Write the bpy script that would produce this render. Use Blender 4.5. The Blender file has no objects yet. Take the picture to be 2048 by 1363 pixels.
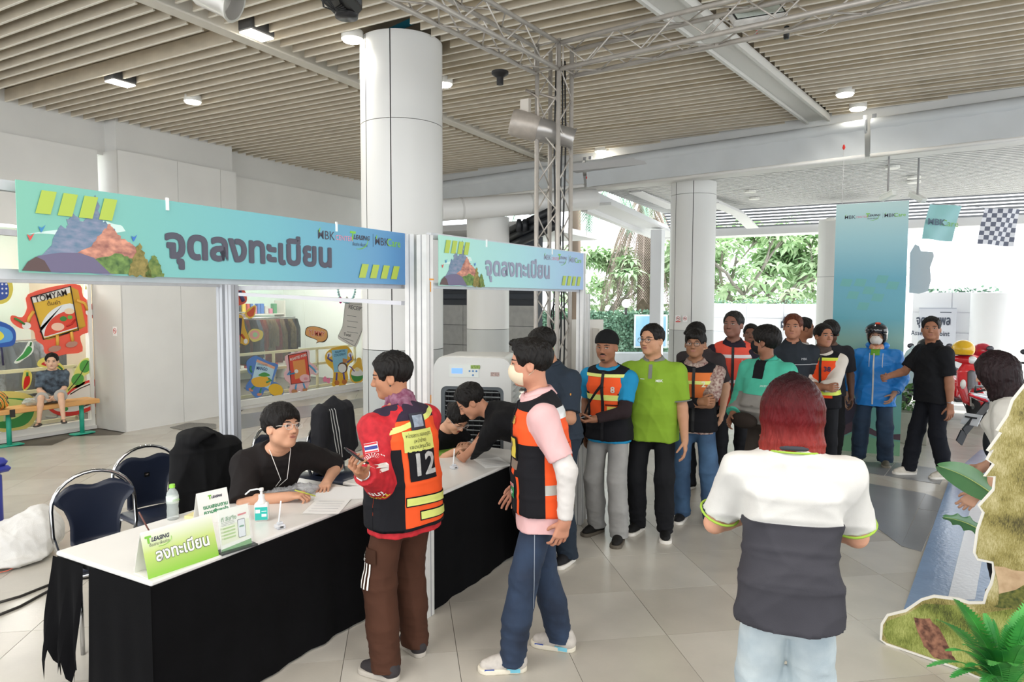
import bpy, bmesh, math, random
import numpy as np
from mathutils import Vector, Matrix, Quaternion
from mathutils.bvhtree import BVHTree
PI=math.pi; R=math.radians; rnd=random.Random(7)
S=bpy.context.scene; COL=S.collection
# ---------------- camera, world, sun, exposure ----------------
HC=1.95; FPX=1370.0; PITCH=R(3.5); YAW=R(29); ROLL=R(.17)
def V(*a): return Vector(a)
Fh=V(math.cos(YAW),math.sin(YAW),0); R0=V(math.sin(YAW),-math.cos(YAW),0); ZZ=V(0,0,1)
cF=Fh*math.cos(PITCH)-ZZ*math.sin(PITCH); u0=ZZ*math.cos(PITCH)+Fh*math.sin(PITCH)
cR=R0*math.cos(ROLL)+u0*math.sin(ROLL); cU=u0*math.cos(ROLL)-R0*math.sin(ROLL)
cam=bpy.data.cameras.new('camera'); co=bpy.data.objects.new('camera',cam); COL.objects.link(co)
m=Matrix((cR,cU,-cF)).transposed().to_4x4(); m.translation=V(0,0,HC); co.matrix_world=m
cam.sensor_width=36; cam.lens=36*FPX/2048; cam.clip_start=.05; cam.clip_end=300
S.camera=co
C0=V(0,0,HC)
def ray(x,y): return cF*FPX+cR*(x-1024)+cU*(681.5-y)
def onz(x,y,z=0.): d=ray(x,y); return C0+d*((z-HC)/d.z)
def onX(x,y,X): d=ray(x,y); return C0+d*(X/d.x)
def onY(x,y,Y): d=ray(x,y); return C0+d*(Y/d.y)
def atd(x,y,D): return C0+ray(x,y)*(D/FPX)
w=bpy.data.worlds.new('world'); S.world=w; w.use_nodes=True
bg=w.node_tree.nodes['Background']; bg.inputs[0].default_value=(.93,.965,1,1); bg.inputs[1].default_value=2.6
def lamp(kind,name,loc,energy,color=(1,1,1),size=.5,rot=None,sy=None,spot=None):
    l=bpy.data.lights.new(name,kind); l.energy=energy; l.color=color
    if kind=='AREA':
        l.shape='RECTANGLE'; l.size=size; l.size_y=sy or size
    elif kind=='SUN': l.angle=size
    else: l.shadow_soft_size=size
    if kind=='SPOT': l.spot_size=spot or R(120); l.spot_blend=.6
    o=bpy.data.objects.new(name,l); COL.objects.link(o); o.location=loc
    if rot: o.rotation_euler=rot
    return o
# daylight on the open street side
sun=lamp('SUN','sun',(20,-10,20),7.5,(1,.97,.9),R(1.5))
sun.rotation_euler=V(-.45,.30,-.84).to_track_quat('-Z','Y').to_euler()
for lx,ly in ((1.2,-1.5),(0.,3.0)): lamp('AREA','hall_fill_light',(lx,ly,4.40),130,(1,.97,.92),2.6,(0,0,0))  # added fill lights overhead, out of view, to brighten the people from the front
S.view_settings.view_transform='Standard'; S.view_settings.look='None'
S.view_settings.exposure=0.14; S.view_settings.gamma=1; S.view_settings.use_curve_mapping=False
S.cycles.max_bounces=8; S.cycles.diffuse_bounces=4; S.cycles.transparent_max_bounces=16
# ---------------- materials ----------------
def lin(h):
    if not isinstance(h,str): return tuple(h)+((1,) if len(h)==3 else ())
    h=h.lstrip('#'); h=h if len(h)==6 else ''.join(q*2 for q in h); c=[int(h[i:i+2],16)/255 for i in (0,2,4)]
    return tuple((x/12.92 if x<=.04045 else ((x+.055)/1.055)**2.4) for x in c)+(1,)
MC={}
def mat(col,rough=.6,metal=0,var=0,scale=6,bump=0,bscale=40,trans=0,alpha=1,emit=0,vcol=False,stretch=None,spec=.5,col2=None,detail=4,sheen=0,coat=0):
    key=(str(col),rough,metal,var,scale,bump,bscale,trans,alpha,emit,vcol,str(stretch),spec,str(col2),sheen,coat)
    if key in MC: return MC[key]
    m=bpy.data.materials.new('mat_%d'%len(MC)); MC[key]=m; m.use_nodes=True; nt=m.node_tree; n=nt.nodes; L=nt.links
    b=n['Principled BSDF']; b.inputs['Base Color'].default_value=lin(col); b.inputs['Roughness'].default_value=rough
    b.inputs['Metallic'].default_value=metal; b.inputs['Specular IOR Level'].default_value=spec
    if trans: b.inputs['Transmission Weight'].default_value=trans; b.inputs['IOR'].default_value=1.3
    if alpha<1: b.inputs['Alpha'].default_value=alpha
    if coat: b.inputs['Coat Weight'].default_value=coat
    if emit: b.inputs['Emission Color'].default_value=lin(col); b.inputs['Emission Strength'].default_value=emit
    if var or bump or col2:
        tc=n.new('ShaderNodeTexCoord'); src=tc.outputs['Object']
        if stretch:
            mp=n.new('ShaderNodeMapping'); mp.inputs['Scale'].default_value=stretch; L.new(src,mp.inputs[0]); src=mp.outputs[0]
    basec=None
    if vcol:
        a=n.new('ShaderNodeAttribute'); a.attribute_name='Col'; basec=a.outputs['Color']; L.new(basec,b.inputs['Base Color'])
    if var or col2:
        t=n.new('ShaderNodeTexNoise'); t.inputs['Scale'].default_value=scale; t.inputs['Detail'].default_value=detail; L.new(src,t.inputs[0])
        rp=n.new('ShaderNodeValToRGB'); L.new(t.outputs[0],rp.inputs[0]); rp.color_ramp.elements[0].position=.32; rp.color_ramp.elements[1].position=.68
        if col2:
            rp.color_ramp.elements[0].color=lin(col2); rp.color_ramp.elements[1].color=lin(col); L.new(rp.outputs[0],b.inputs['Base Color'])
        else:
            k=1-var; rp.color_ramp.elements[0].color=(k,k,k,1); rp.color_ramp.elements[1].color=(1,1,1,1)
            mx=n.new('ShaderNodeMixRGB'); mx.blend_type='MULTIPLY'; mx.inputs[0].default_value=1
            if basec: L.new(basec,mx.inputs[1])
            else: mx.inputs[1].default_value=lin(col)
            L.new(rp.outputs[0],mx.inputs[2]); L.new(mx.outputs[0],b.inputs['Base Color'])
    if bump:
        t=n.new('ShaderNodeTexNoise'); t.inputs['Scale'].default_value=bscale; t.inputs['Detail'].default_value=4; L.new(src,t.inputs[0])
        bp=n.new('ShaderNodeBump'); bp.inputs['Strength'].default_value=bump; bp.inputs['Distance'].default_value=.01
        L.new(t.outputs[0],bp.inputs['Height']); L.new(bp.outputs[0],b.inputs['Normal'])
    return m
# ---------------- mesh collector ----------------
def rotz(v,a): c,s=math.cos(a),math.sin(a); return V(v[0]*c-v[1]*s,v[0]*s+v[1]*c,v[2])
class MB:
    def __init__(s): s.v=[]; s.f=[]; s.mi=[]; s.M=None; s.m=0
    def add(s,vs,fs):
        o=len(s.v); M=s.M
        s.v+=[tuple(M@Vector(p)) if M else tuple(p) for p in vs]
        s.f+=[tuple(i+o for i in f) for f in fs]; s.mi+=[s.m]*len(fs); return s
    def box(s,c,d,rot=None,bev=0):
        x,y,z=d[0]/2,d[1]/2,d[2]/2; c=Vector(c)
        if bev:
            b=bev
            ring=lambda zz,i:[(x-i,y-b-i*0,zz),(x-b-i*0,y-i,zz),(-x+b,y-i,zz),(-x+i,y-b,zz),(-x+i,-y+b,zz),(-x+b,-y+i,zz),(x-b,-y+i,zz),(x-i,-y+b,zz)]
            r=[ring(-z,b),ring(-z+b,0),ring(z-b,0),ring(z,b)]; vs=[p for q in r for p in q]
            fs=[tuple(range(7,-1,-1)),tuple(range(24,32))]+[(k*8+i,k*8+(i+1)%8,(k+1)*8+(i+1)%8,(k+1)*8+i) for k in range(3) for i in range(8)]
        else:
            vs=[(a*x,b_*y,c_*z) for a in(-1,1) for b_ in(-1,1) for c_ in(-1,1)]
            fs=[(0,1,3,2),(4,6,7,5),(0,4,5,1),(2,3,7,6),(0,2,6,4),(1,5,7,3)]
        if rot is not None:
            if isinstance(rot,(int,float)): rot=Matrix.Rotation(rot,3,'Z')
            vs=[rot@Vector(p) for p in vs]
        return s.add([Vector(p)+c for p in vs],fs)
    def bb(s,a,b): a,b=Vector(a),Vector(b); return s.box((a+b)/2,[abs(q) for q in (b-a)])
    def bar(s,a,b,w,h=None,up=(0,0,1)):
        a,b=Vector(a),Vector(b); d=b-a; L=d.length; d=d/L; up=Vector(up)
        if abs(d.dot(up))>.99: up=V(1,0,0)
        x=d.cross(up).normalized(); z=x.cross(d)
        return s.box((a+b)/2,(w,L,h or w),Matrix((x,d,z)).transposed())
    def tube(s,a,b,r,r2=None,n=10,cap=True): return s.path([a,b],[r,r if r2 is None else r2],n,cap)
    def path(s,pts,r,n=8,cap=True,closed=False):
        pts=[Vector(p) for p in pts]; N=len(pts); rr=r if isinstance(r,(list,tuple)) else [r]*N
        vs=[]; prev=None
        for i,p in enumerate(pts):
            if closed: d=pts[(i+1)%N]-pts[i-1]
            else: d=pts[min(i+1,N-1)]-pts[max(i-1,0)]
            d=d.normalized() if d.length>1e-9 else V(0,0,1)
            if prev is None:
                u=V(0,0,1) if abs(d.z)<.9 else V(1,0,0); x=d.cross(u).normalized()
            else:
                x=(prev-d*prev.dot(d)); x=x.normalized() if x.length>1e-6 else d.orthogonal().normalized()
            prev=x; y=d.cross(x)
            vs+=[p+(x*math.cos(2*PI*k/n)+y*math.sin(2*PI*k/n))*rr[i] for k in range(n)]
        fs=[(i*n+k,i*n+(k+1)%n,((i+1)%N)*n+(k+1)%n,((i+1)%N)*n+k) for i in range(N if closed else N-1) for k in range(n)]
        if cap and not closed: fs+=[tuple(range(n-1,-1,-1)),tuple(range((N-1)*n,N*n))]
        return s.add(vs,fs)
    def lathe(s,prof,c=(0,0,0),n=24,axis=None,a0=0,a1=2*PI):
        full=abs(a1-a0-2*PI)<1e-6; k=n if full else n+1; vs=[]
        M=Matrix.Identity(3)
        if axis is not None: M=Vector(axis).to_track_quat('Z','Y').to_matrix()
        for (r,z) in prof:
            for i in range(k):
                a=a0+(a1-a0)*i/n; vs.append(M@V(r*math.cos(a),r*math.sin(a),z)+Vector(c))
        fs=[(j*k+i,j*k+(i+1)%k,(j+1)*k+(i+1)%k,(j+1)*k+i) for j in range(len(prof)-1) for i in range(n)]
        if full:
            if prof[0][0]>1e-5: fs.append(tuple(range(k-1,-1,-1)))
            if prof[-1][0]>1e-5: fs.append(tuple(range((len(prof)-1)*k,len(prof)*k)))
        return s.add(vs,fs)
    def ball(s,c,r,n=14,sq=(1,1,1)):
        h=max(5,n//2); prof=[(r*math.sin(PI*i/h),-r*math.cos(PI*i/h)) for i in range(h+1)]
        o=len(s.v); s.lathe(prof,(0,0,0),n)
        for i in range(o,len(s.v)): p=s.v[i]; s.v[i]=(p[0]*sq[0]+c[0],p[1]*sq[1]+c[1],p[2]*sq[2]+c[2])
        return s
    def prism(s,poly,o,x,y,t):
        """2D polygon in plane (o; x,y), thickness t along x cross y (starting at plane)"""
        o,x,y=Vector(o),Vector(x),Vector(y); z=x.cross(y).normalized(); n=len(poly)
        vs=[o+x*p[0]+y*p[1] for p in poly]+[o+x*p[0]+y*p[1]+z*t for p in poly]
        if sum(poly[i-1][0]*poly[i][1]-poly[i][0]*poly[i-1][1] for i in range(n))<0: rv=True
        else: rv=False
        f1=tuple(range(n)); f2=tuple(range(n,2*n))
        if rv: fs=[f1,f2[::-1]]+[(i,i+n,(i+1)%n+n,(i+1)%n) for i in range(n)]
        else: fs=[f1[::-1],f2]+[((i+1)%n,(i+1)%n+n,i+n,i) for i in range(n)]
        return s.add(vs,fs)
    def grid(s,fn,nu,nv,wrap=False):
        vs=[fn(i/(nu-(0 if wrap else 1)),j/(nv-1)) for j in range(nv) for i in range(nu)]
        k=nu if wrap else nu-1
        return s.add(vs,[(j*nu+i,j*nu+(i+1)%nu,(j+1)*nu+(i+1)%nu,(j+1)*nu+i) for j in range(nv-1) for i in range(k)])
    def build(s,name,mats,parent=None,smooth=False,world=False,auto=None):
        me=bpy.data.meshes.new(name); vs=s.v
        if world and parent is not None:
            Mi=(Matrix.Translation(parent.location)@parent.rotation_euler.to_matrix().to_4x4()).inverted(); vs=[tuple(Mi@Vector(p)) for p in vs]
        me.from_pydata(vs,[],s.f)
        if not isinstance(mats,(list,tuple)): mats=[mats]
        for m in mats: me.materials.append(m)
        if len(mats)>1: me.polygons.foreach_set('material_index',s.mi)
        if smooth: me.polygons.foreach_set('use_smooth',[True]*len(me.polygons))
        me.update()
        if smooth and auto: me.set_sharp_from_angle(angle=R(auto))
        return link(name,me,parent)
def link(name,data,parent=None,loc=None):
    o=bpy.data.objects.new(name,data); COL.objects.link(o)
    if parent is not None: o.parent=parent
    if loc is not None: o.location=loc
    return o
def tag(o,label=None,cat=None,group=None,kind=None):
    if label: o['label']=label
    if cat: o['category']=cat
    if group: o['group']=group
    if kind: o['kind']=kind
    return o
def thing(name,label,cat,loc=(0,0,0),rz=0,group=None):
    o=link(name,None); o.location=loc; o.rotation_euler=(0,0,rz); o.empty_display_size=.1
    return tag(o,label,cat,group)
def struct(o): o['kind']='structure'; return o
def copy_tree(o,parent=None):
    c=o.copy(); COL.objects.link(c); c.parent=parent
    for ch in list(o.children): copy_tree(ch,c)
    return c
def offset_origin(o,p):
    p=Vector(p); o.data.transform(Matrix.Translation(-p)); o.location=p; return o
# ---------------- lettering ----------------
TC={}
def textdata(s,size=1,bold=0,ext=.0,align='CENTER',shear=0,res=2,sp=1.0):
    k=(s,size,bold,ext,align,shear,res,sp)
    if k in TC: return TC[k]
    c=bpy.data.curves.new('lettering','FONT'); c.body=s; c.size=size; c.offset=min(bold,.012); c.extrude=ext; c.align_x=align; c.align_y='CENTER'; c.shear=shear; c.resolution_u=res; c.space_character=sp
    o=bpy.data.objects.new('tmp',c); COL.objects.link(o)
    dg=bpy.context.evaluated_depsgraph_get(); me=bpy.data.meshes.new_from_object(o.evaluated_get(dg))
    bpy.data.objects.remove(o); bpy.data.curves.remove(c)
    if bold>.012:
        e=bold-.008; co=np.zeros(len(me.vertices)*3); me.vertices.foreach_get('co',co); co=co.reshape(-1,3); fs=[tuple(p.vertices) for p in me.polygons]; n=len(co)
        P=np.concatenate([co+np.array([math.cos(PI/4*i)*e,math.sin(PI/4*i)*e,.0012*i]) for i in range(8)]+[co+np.array([0,0,.010])]); me=bpy.data.meshes.new('lettering'); me.from_pydata(P.tolist(),[],[tuple(i+n*j for i in f) for j in range(9) for f in fs])
    TC[k]=me; return me
def frameM(o,x,y):
    x=Vector(x).normalized(); y=Vector(y); y=(y-x*y.dot(x)).normalized(); z=x.cross(y)
    M=Matrix((x,y,z)).transposed().to_4x4(); M.translation=Vector(o); return M
def text(s,o,x,y,size,mt,parent=None,name='lettering',bold=0,width=None,align='CENTER',shear=0,ext=.0004,sp=1.0,world=True):
    me=textdata(s,1,bold/size if size else 0,0,align,shear,2,sp).copy(); M=frameM(o,x,y)
    sx=size
    if width:
        xs=[v.co.x for v in me.vertices]; w_=max(xs)-min(xs); sx=width/w_
    me.transform(Matrix.Diagonal((sx,size,size,1)))
    if world and parent is not None:
        Mi=(Matrix.Translation(parent.location)@parent.rotation_euler.to_matrix().to_4x4()).inverted(); M=Mi@M
    me.transform(M); me.materials.clear(); me.materials.append(mt)
    return link(name,me,parent)
# ---------------- smooth solids: distance field + surface nets ----------------
def A(*a): return np.array(a,float)
def nz(v): v=np.asarray(v,float); return v/(np.linalg.norm(v)+1e-12)
def cone(a,b,ra,rb=None,fa=False,fb=False):
    a=np.asarray(a,float); b=np.asarray(b,float); rb=ra if rb is None else rb
    ab=b-a; L2=ab@ab+1e-12; u=ab/math.sqrt(L2); m=max(ra,rb)
    def fn(x,y,z):
        px,py,pz=x-a[0],y-a[1],z-a[2]; t0=(px*ab[0]+py*ab[1]+pz*ab[2])/L2; t=np.clip(t0,0,1)
        d=np.sqrt((px-t*ab[0])**2+(py-t*ab[1])**2+(pz-t*ab[2])**2)-(ra+(rb-ra)*t)
        if fb: d=np.maximum(d,(t0-1)*math.sqrt(L2))
        if fa: d=np.maximum(d,-t0*math.sqrt(L2))
        return d
    return fn,np.minimum(a,b)-m,np.maximum(a,b)+m
def ell(c,r,M=None):
    c=np.asarray(c,float); r=np.asarray(r,float) if not np.isscalar(r) else A(r,r,r); m=r.max() if M is not None else r
    def fn(x,y,z):
        px,py,pz=x-c[0],y-c[1],z-c[2]
        if M is not None: px,py,pz=[M[0,i]*px+M[1,i]*py+M[2,i]*pz for i in range(3)]
        k0=np.sqrt((px/r[0])**2+(py/r[1])**2+(pz/r[2])**2); k1=np.sqrt((px/r[0]**2)**2+(py/r[1]**2)**2+(pz/r[2]**2)**2)+1e-9
        return k0*(k0-1)/k1
    return fn,c-m,c+m
def loft(pts,rx,ry,X,p=2.4,fl=False,fh=False):
    """elliptic sections rx (along X) by ry along a polyline"""
    pts=[np.asarray(q,float) for q in pts]; n=len(pts); X=nz(X); m=max(max(rx),max(ry))
    def fn(x,y,z):
        out=None
        for i in range(n-1):
            a,b=pts[i],pts[i+1]; ab=b-a; L=math.sqrt(ab@ab); u=ab/L; xx=nz(X-u*(X@u)); yy=np.cross(u,xx)
            px,py,pz=x-a[0],y-a[1],z-a[2]; s=px*u[0]+py*u[1]+pz*u[2]; t=np.clip(s/L,0,1); t=t
            ex=np.maximum(np.maximum(-s,s-L),0)
            U=np.abs(px*xx[0]+py*xx[1]+pz*xx[2]); W=np.abs(px*yy[0]+py*yy[1]+pz*yy[2])
            a_=rx[i]+(rx[i+1]-rx[i])*t; b_=ry[i]+(ry[i+1]-ry[i])*t
            q=((U/a_)**p+(W/b_)**p)**(1/p); dr=(q-1)*np.minimum(a_,b_)*1.15
            d=np.sqrt(np.maximum(dr,0)**2+ex**2)+np.minimum(dr,0)
            if fl and i==0: d=np.maximum(d,-s)
            if fh and i==n-2: d=np.maximum(d,s-L)
            out=d if out is None else smin(out,d,.015)
        return out
    q=np.array(pts); return fn,q.min(0)-m,q.max(0)+m
def smin(a,b,k):
    if k<=0: return np.minimum(a,b)
    h=np.maximum(k-np.abs(a-b),0)/k; return np.minimum(a,b)-h*h*k*.25
def half(n,c):
    n=nz(n); c=np.asarray(c,float); return lambda x,y,z:(x-c[0])*n[0]+(y-c[1])*n[1]+(z-c[2])*n[2]
BIG=.06
def solid(ops,h,cuts=()):
    """ops: (prim,k) or (prim,k,'-'); cuts: half-space functions (kept where negative). returns verts, quads"""
    los=[o[0][1] for o in ops if len(o)==2]; his=[o[0][2] for o in ops if len(o)==2]
    lo=np.min(los,0)-3*h; hi=np.max(his,0)+3*h; n=np.ceil((hi-lo)/h).astype(int)+1
    ax=[lo[i]+h*np.arange(n[i]) for i in range(3)]; d=np.full(n,BIG,np.float32)
    for o in ops:
        (fn,a,b),k=o[0],o[1]; mg=k+3*h
        i0=np.clip(np.floor((a-mg-lo)/h).astype(int),0,n-1); i1=np.clip(np.ceil((b+mg-lo)/h).astype(int)+1,0,n)
        if (i1<=i0).any(): continue
        sl=tuple(slice(i0[j],i1[j]) for j in range(3))
        q=fn(ax[0][sl[0]][:,None,None],ax[1][sl[1]][None,:,None],ax[2][sl[2]][None,None,:])
        if len(o)==2: d[sl]=smin(d[sl],q,k)
        else: d[sl]=-smin(-d[sl],q,k)
    for c in cuts: d=np.maximum(d,c(ax[0][:,None,None],ax[1][None,:,None],ax[2][None,None,:]))
    s=d<0; c=np.zeros(np.array(n)-1,np.int8)
    cs=[(i,j,k) for i in(0,1) for j in(0,1) for k in(0,1)]
    def sh(a,o): return a[o[0]:a.shape[0]-1+o[0],o[1]:a.shape[1]-1+o[1],o[2]:a.shape[2]-1+o[2]]
    for o in cs: c+=sh(s,o)
    I=np.argwhere((c>0)&(c<8)); N=len(I)
    if N==0: return np.zeros((0,3)),np.zeros((0,4),int)
    idx=np.full(c.shape,-1,np.int32); idx[I[:,0],I[:,1],I[:,2]]=np.arange(N)
    val={o:d[I[:,0]+o[0],I[:,1]+o[1],I[:,2]+o[2]] for o in cs}
    acc=np.zeros((N,3)); cnt=np.zeros(N)
    for o in cs:
        for axn in range(3):
            if o[axn]: continue
            e=list(o); e[axn]=1; e=tuple(e); a,b=val[o],val[e]; mk=(a<0)!=(b<0); t=np.where(mk,a/np.where(mk,a-b,1),0)
            p=np.tile(A(*o),(N,1)); p[:,axn]+=t; acc+=p*mk[:,None]; cnt+=mk
    P=(acc/cnt[:,None]+I)*h+lo
    F=[]
    for axn in range(3):
        o1=[slice(None)]*3; o2=[slice(None)]*3; o1[axn]=slice(0,-1); o2[axn]=slice(1,None)
        a=s[tuple(o1)]; b=s[tuple(o2)]; E=np.argwhere(a!=b)
        u,v=(axn+1)%3,(axn+2)%3; E=E[(E[:,u]>0)&(E[:,v]>0)&(E[:,u]<n[u]-1)&(E[:,v]<n[v]-1)]
        if not len(E): continue
        q=[]
        for du,dv in((0,0),(-1,0),(-1,-1),(0,-1)):
            e=E.copy(); e[:,u]+=du; e[:,v]+=dv; q.append(idx[e[:,0],e[:,1],e[:,2]])
        q=np.stack(q,1); fl=~a[E[:,0],E[:,1],E[:,2]]; q[fl]=q[fl][:,::-1]; F.append(q)
    F=np.concatenate(F); F=F[(F>=0).all(1)]
    return P,F
def vnorm(P,F):
    a=P[F[:,0]];b=P[F[:,1]];c=P[F[:,2]];d=P[F[:,3]]; n=np.cross(c-a,d-b); N=np.zeros_like(P)
    for i in range(4): np.add.at(N,F[:,i],n)
    return N/(np.linalg.norm(N,axis=1)[:,None]+1e-12)
def folds(P,seed,amp,wl=.12,stretch=(1,1,1)):
    r=np.random.RandomState(seed); Q=P*np.array(stretch); out=0
    for i in range(5):
        w=nz(r.randn(3))*(2*PI/(wl*(.6+.9*r.rand()))); v=nz(r.randn(3))*(2*PI/(wl*2.2))
        ph=Q@w+r.rand()*7+1.6*np.sin(Q@v+r.rand()*7)
        out=out+(1-np.abs(np.sin(ph*.5)))**2.2-.3
    return out*amp/2
def npmesh(name,P,F,mats,parent=None,smooth=True,mi=None,col=None):
    me=bpy.data.meshes.new(name); me.vertices.add(len(P)); me.vertices.foreach_set('co',np.asarray(P,np.float32).ravel())
    k=F.shape[1]; me.loops.add(F.size); me.loops.foreach_set('vertex_index',F.ravel().astype(np.int32))
    me.polygons.add(len(F)); me.polygons.foreach_set('loop_start',np.arange(0,F.size,k,dtype=np.int32))
    if smooth: me.polygons.foreach_set('use_smooth',np.ones(len(F),bool))
    if not isinstance(mats,(list,tuple)): mats=[mats]
    for m in mats: me.materials.append(m)
    if mi is not None: me.polygons.foreach_set('material_index',np.asarray(mi,np.int32))
    if col is not None:
        at=me.attributes.new('Col','FLOAT_COLOR','POINT'); c=np.ones((len(P),4),np.float32); c[:,:3]=col; at.data.foreach_set('color',c.ravel())
    me.update(calc_edges=True); me.validate()
    return link(name,me,parent)
def merge(parts):
    P=[];F=[];o=0
    for p,f in parts: P.append(p); F.append(f+o); o+=len(p)
    return np.concatenate(P),np.concatenate(F)
def patch(src,name,planes,off,mt,parent,region=None):
    """the piece of surface src=(P,F,N) inside all planes [(co,no)] kept where (p-co).no<0, lifted by off: crisp-edged trim on a garment"""
    P,F,N=src; ok=np.ones(len(P),bool)
    for co_,no in planes: ok&=((P-np.asarray(co_,float))@nz(no))<.03
    if region is not None: ok&=region(P)
    f=F[ok[F].all(1)]
    if not len(f): return None
    u,inv=np.unique(f,return_inverse=True); me=bpy.data.meshes.new(name)
    me.from_pydata((P[u]+N[u]*off).tolist(),[],inv.reshape(f.shape).tolist())
    bm=bmesh.new(); bm.from_mesh(me)
    for co_,no in planes:
        bmesh.ops.bisect_plane(bm,geom=bm.verts[:]+bm.edges[:]+bm.faces[:],plane_co=[float(q) for q in co_],plane_no=[float(q) for q in nz(no)],clear_outer=True)
    if not bm.faces: bm.free(); return None
    # turned-down rim so that the piece has an edge
    bd=[e for e in bm.edges if len(e.link_faces)==1]
    ex=bmesh.ops.extrude_edge_only(bm,edges=bd); vs=[g for g in ex['geom'] if isinstance(g,bmesh.types.BMVert)]
    bm.normal_update()
    nrm={v:v.normal.copy() for v in vs}
    for e in bd:
        for v in e.verts: pass
    kd={}
    for v in bm.verts:
        if v not in nrm and any(len(e.link_faces)>0 for e in v.link_edges): kd[tuple(round(c,5) for c in v.co)]=v.normal.copy()
    for v in vs:
        n_=kd.get(tuple(round(c,5) for c in v.co)); 
        if n_ is not None: v.co-=n_*(off+.004)
    bm.to_mesh(me); bm.free(); me.polygons.foreach_set('use_smooth',[True]*len(me.polygons)); me.set_sharp_from_angle(angle=R(50)); me.materials.append(mt); me.update()
    return link(name,me,parent)
class Surf:
    def __init__(s,P,F): s.P,s.F=P,F; s.N=vnorm(P,F); s._b=None
    def __iter__(s): return iter((s.P,s.F,s.N))
    def bvh(s):
        if s._b is None: s._b=BVHTree.FromPolygons(s.P.tolist(),s.F.tolist())
        return s._b
def onto(surf,me,o,x,y,off=.003,back=.25):
    """drop the flat mesh me, laid in frame (o;x,y), onto the surface along -z of that frame"""
    M=frameM(o,x,y); z=(M.to_3x3()@V(0,0,1)).normalized(); b=surf.bvh()
    bm=bmesh.new(); bm.from_mesh(me)
    L=[e for e in bm.edges if e.calc_length()>.02]
    for _ in range(2):
        L=[e for e in bm.edges if e.calc_length()>.02]
        if L: bmesh.ops.subdivide_edges(bm,edges=L,cuts=1); bmesh.ops.triangulate(bm,faces=[f for f in bm.faces if len(f.verts)>4])
    for v in bm.verts:
        p=M@v.co; hit=b.ray_cast(p+z*back,-z,back*2)
        v.co=(hit[0] if hit[0] is not None else b.find_nearest(p)[0])+z*off
    bm.to_mesh(me); bm.free(); me.update(); return me
def stext(surf,s,o,x,y,size,mt,parent,name='lettering',bold=0,off=.004,width=None,shear=0):
    me=textdata(s,1,bold/size,0,'CENTER',shear,2,1.0).copy(); sx=size
    if width: xs=[v.co.x for v in me.vertices]; sx=width/(max(xs)-min(xs))
    me.transform(Matrix.Diagonal((sx,size,size,1))); onto(surf,me,o,x,y,off); me.materials.clear(); me.materials.append(mt)
    return link(name,me,parent)
def sgrid(surf,name,fn,nu,nv,o,x,y,mt,parent,off=.002,back=.2):
    g=MB(); g.grid(lambda u,v:V(*fn(u,v),0),nu,nv); me=bpy.data.meshes.new(name); me.from_pydata(g.v,[],g.f)
    M=frameM(o,x,y); z=(M.to_3x3()@V(0,0,1)).normalized(); b=surf.bvh()
    for v in me.vertices:
        p=M@v.co; hit=b.ray_cast(p+z*back,-z,back*2)
        if hit[0] is None: nr=b.find_nearest(p); v.co=nr[0]+(nr[0]-nr[0]+z)*off
        else: v.co=hit[0]+z*off
    me.polygons.foreach_set('use_smooth',[True]*len(me.polygons)); me.materials.append(mt); return link(name,me,parent)
def rect(w,h): return lambda u,v:((u-.5)*w,(v-.5)*h)
# ---------------- people ----------------
def ik(a,c,l1,l2,pole):
    a,c=np.asarray(a,float),np.asarray(c,float); d=c-a; L=np.linalg.norm(d); L_=min(L,(l1+l2)*.999); d=d/L; c=a+d*L_
    x=(l1*l1-l2*l2+L_*L_)/(2*L_); h=math.sqrt(max(l1*l1-x*x,0)); p=np.asarray(pole,float); p=nz(p-d*(p@d))
    return a+d*x+p*h,c
def rotm(yaw=0,pitch=0,roll=0):
    """head frame: yaw turns to the person's left (+), pitch looks down (+), roll"""
    cy,sy=math.cos(yaw),math.sin(yaw); cp,sp=math.cos(pitch),math.sin(pitch); cr,sr=math.cos(roll),math.sin(roll)
    Rz=np.array([[cy,-sy,0],[sy,cy,0],[0,0,1]]); Rx=np.array([[1,0,0],[0,cp,sp],[0,-sp,cp]]); Ry=np.array([[cr,0,sr],[0,1,0],[-sr,0,cr]])
    return Rz@Rx@Ry
SKIN={'light':'#dcae92','mid':'#c08a68','tan':'#a5714f','dark':'#7c4f38'}
def skinmat(k): return mat(SKIN.get(k,k),.55,var=.08,scale=14,bump=.08,bscale=180,spec=.35)
HAIRM=lambda c='#14110f',r=.5:mat(c,r,var=.5,scale=70,stretch=(1,1,.18),bump=.55,bscale=190,spec=.25)
FAB=lambda c,var=.12,rough=.85,sc=9:mat(c,rough,var=var,scale=sc,bump=.12,bscale=420,spec=.25)
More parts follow.
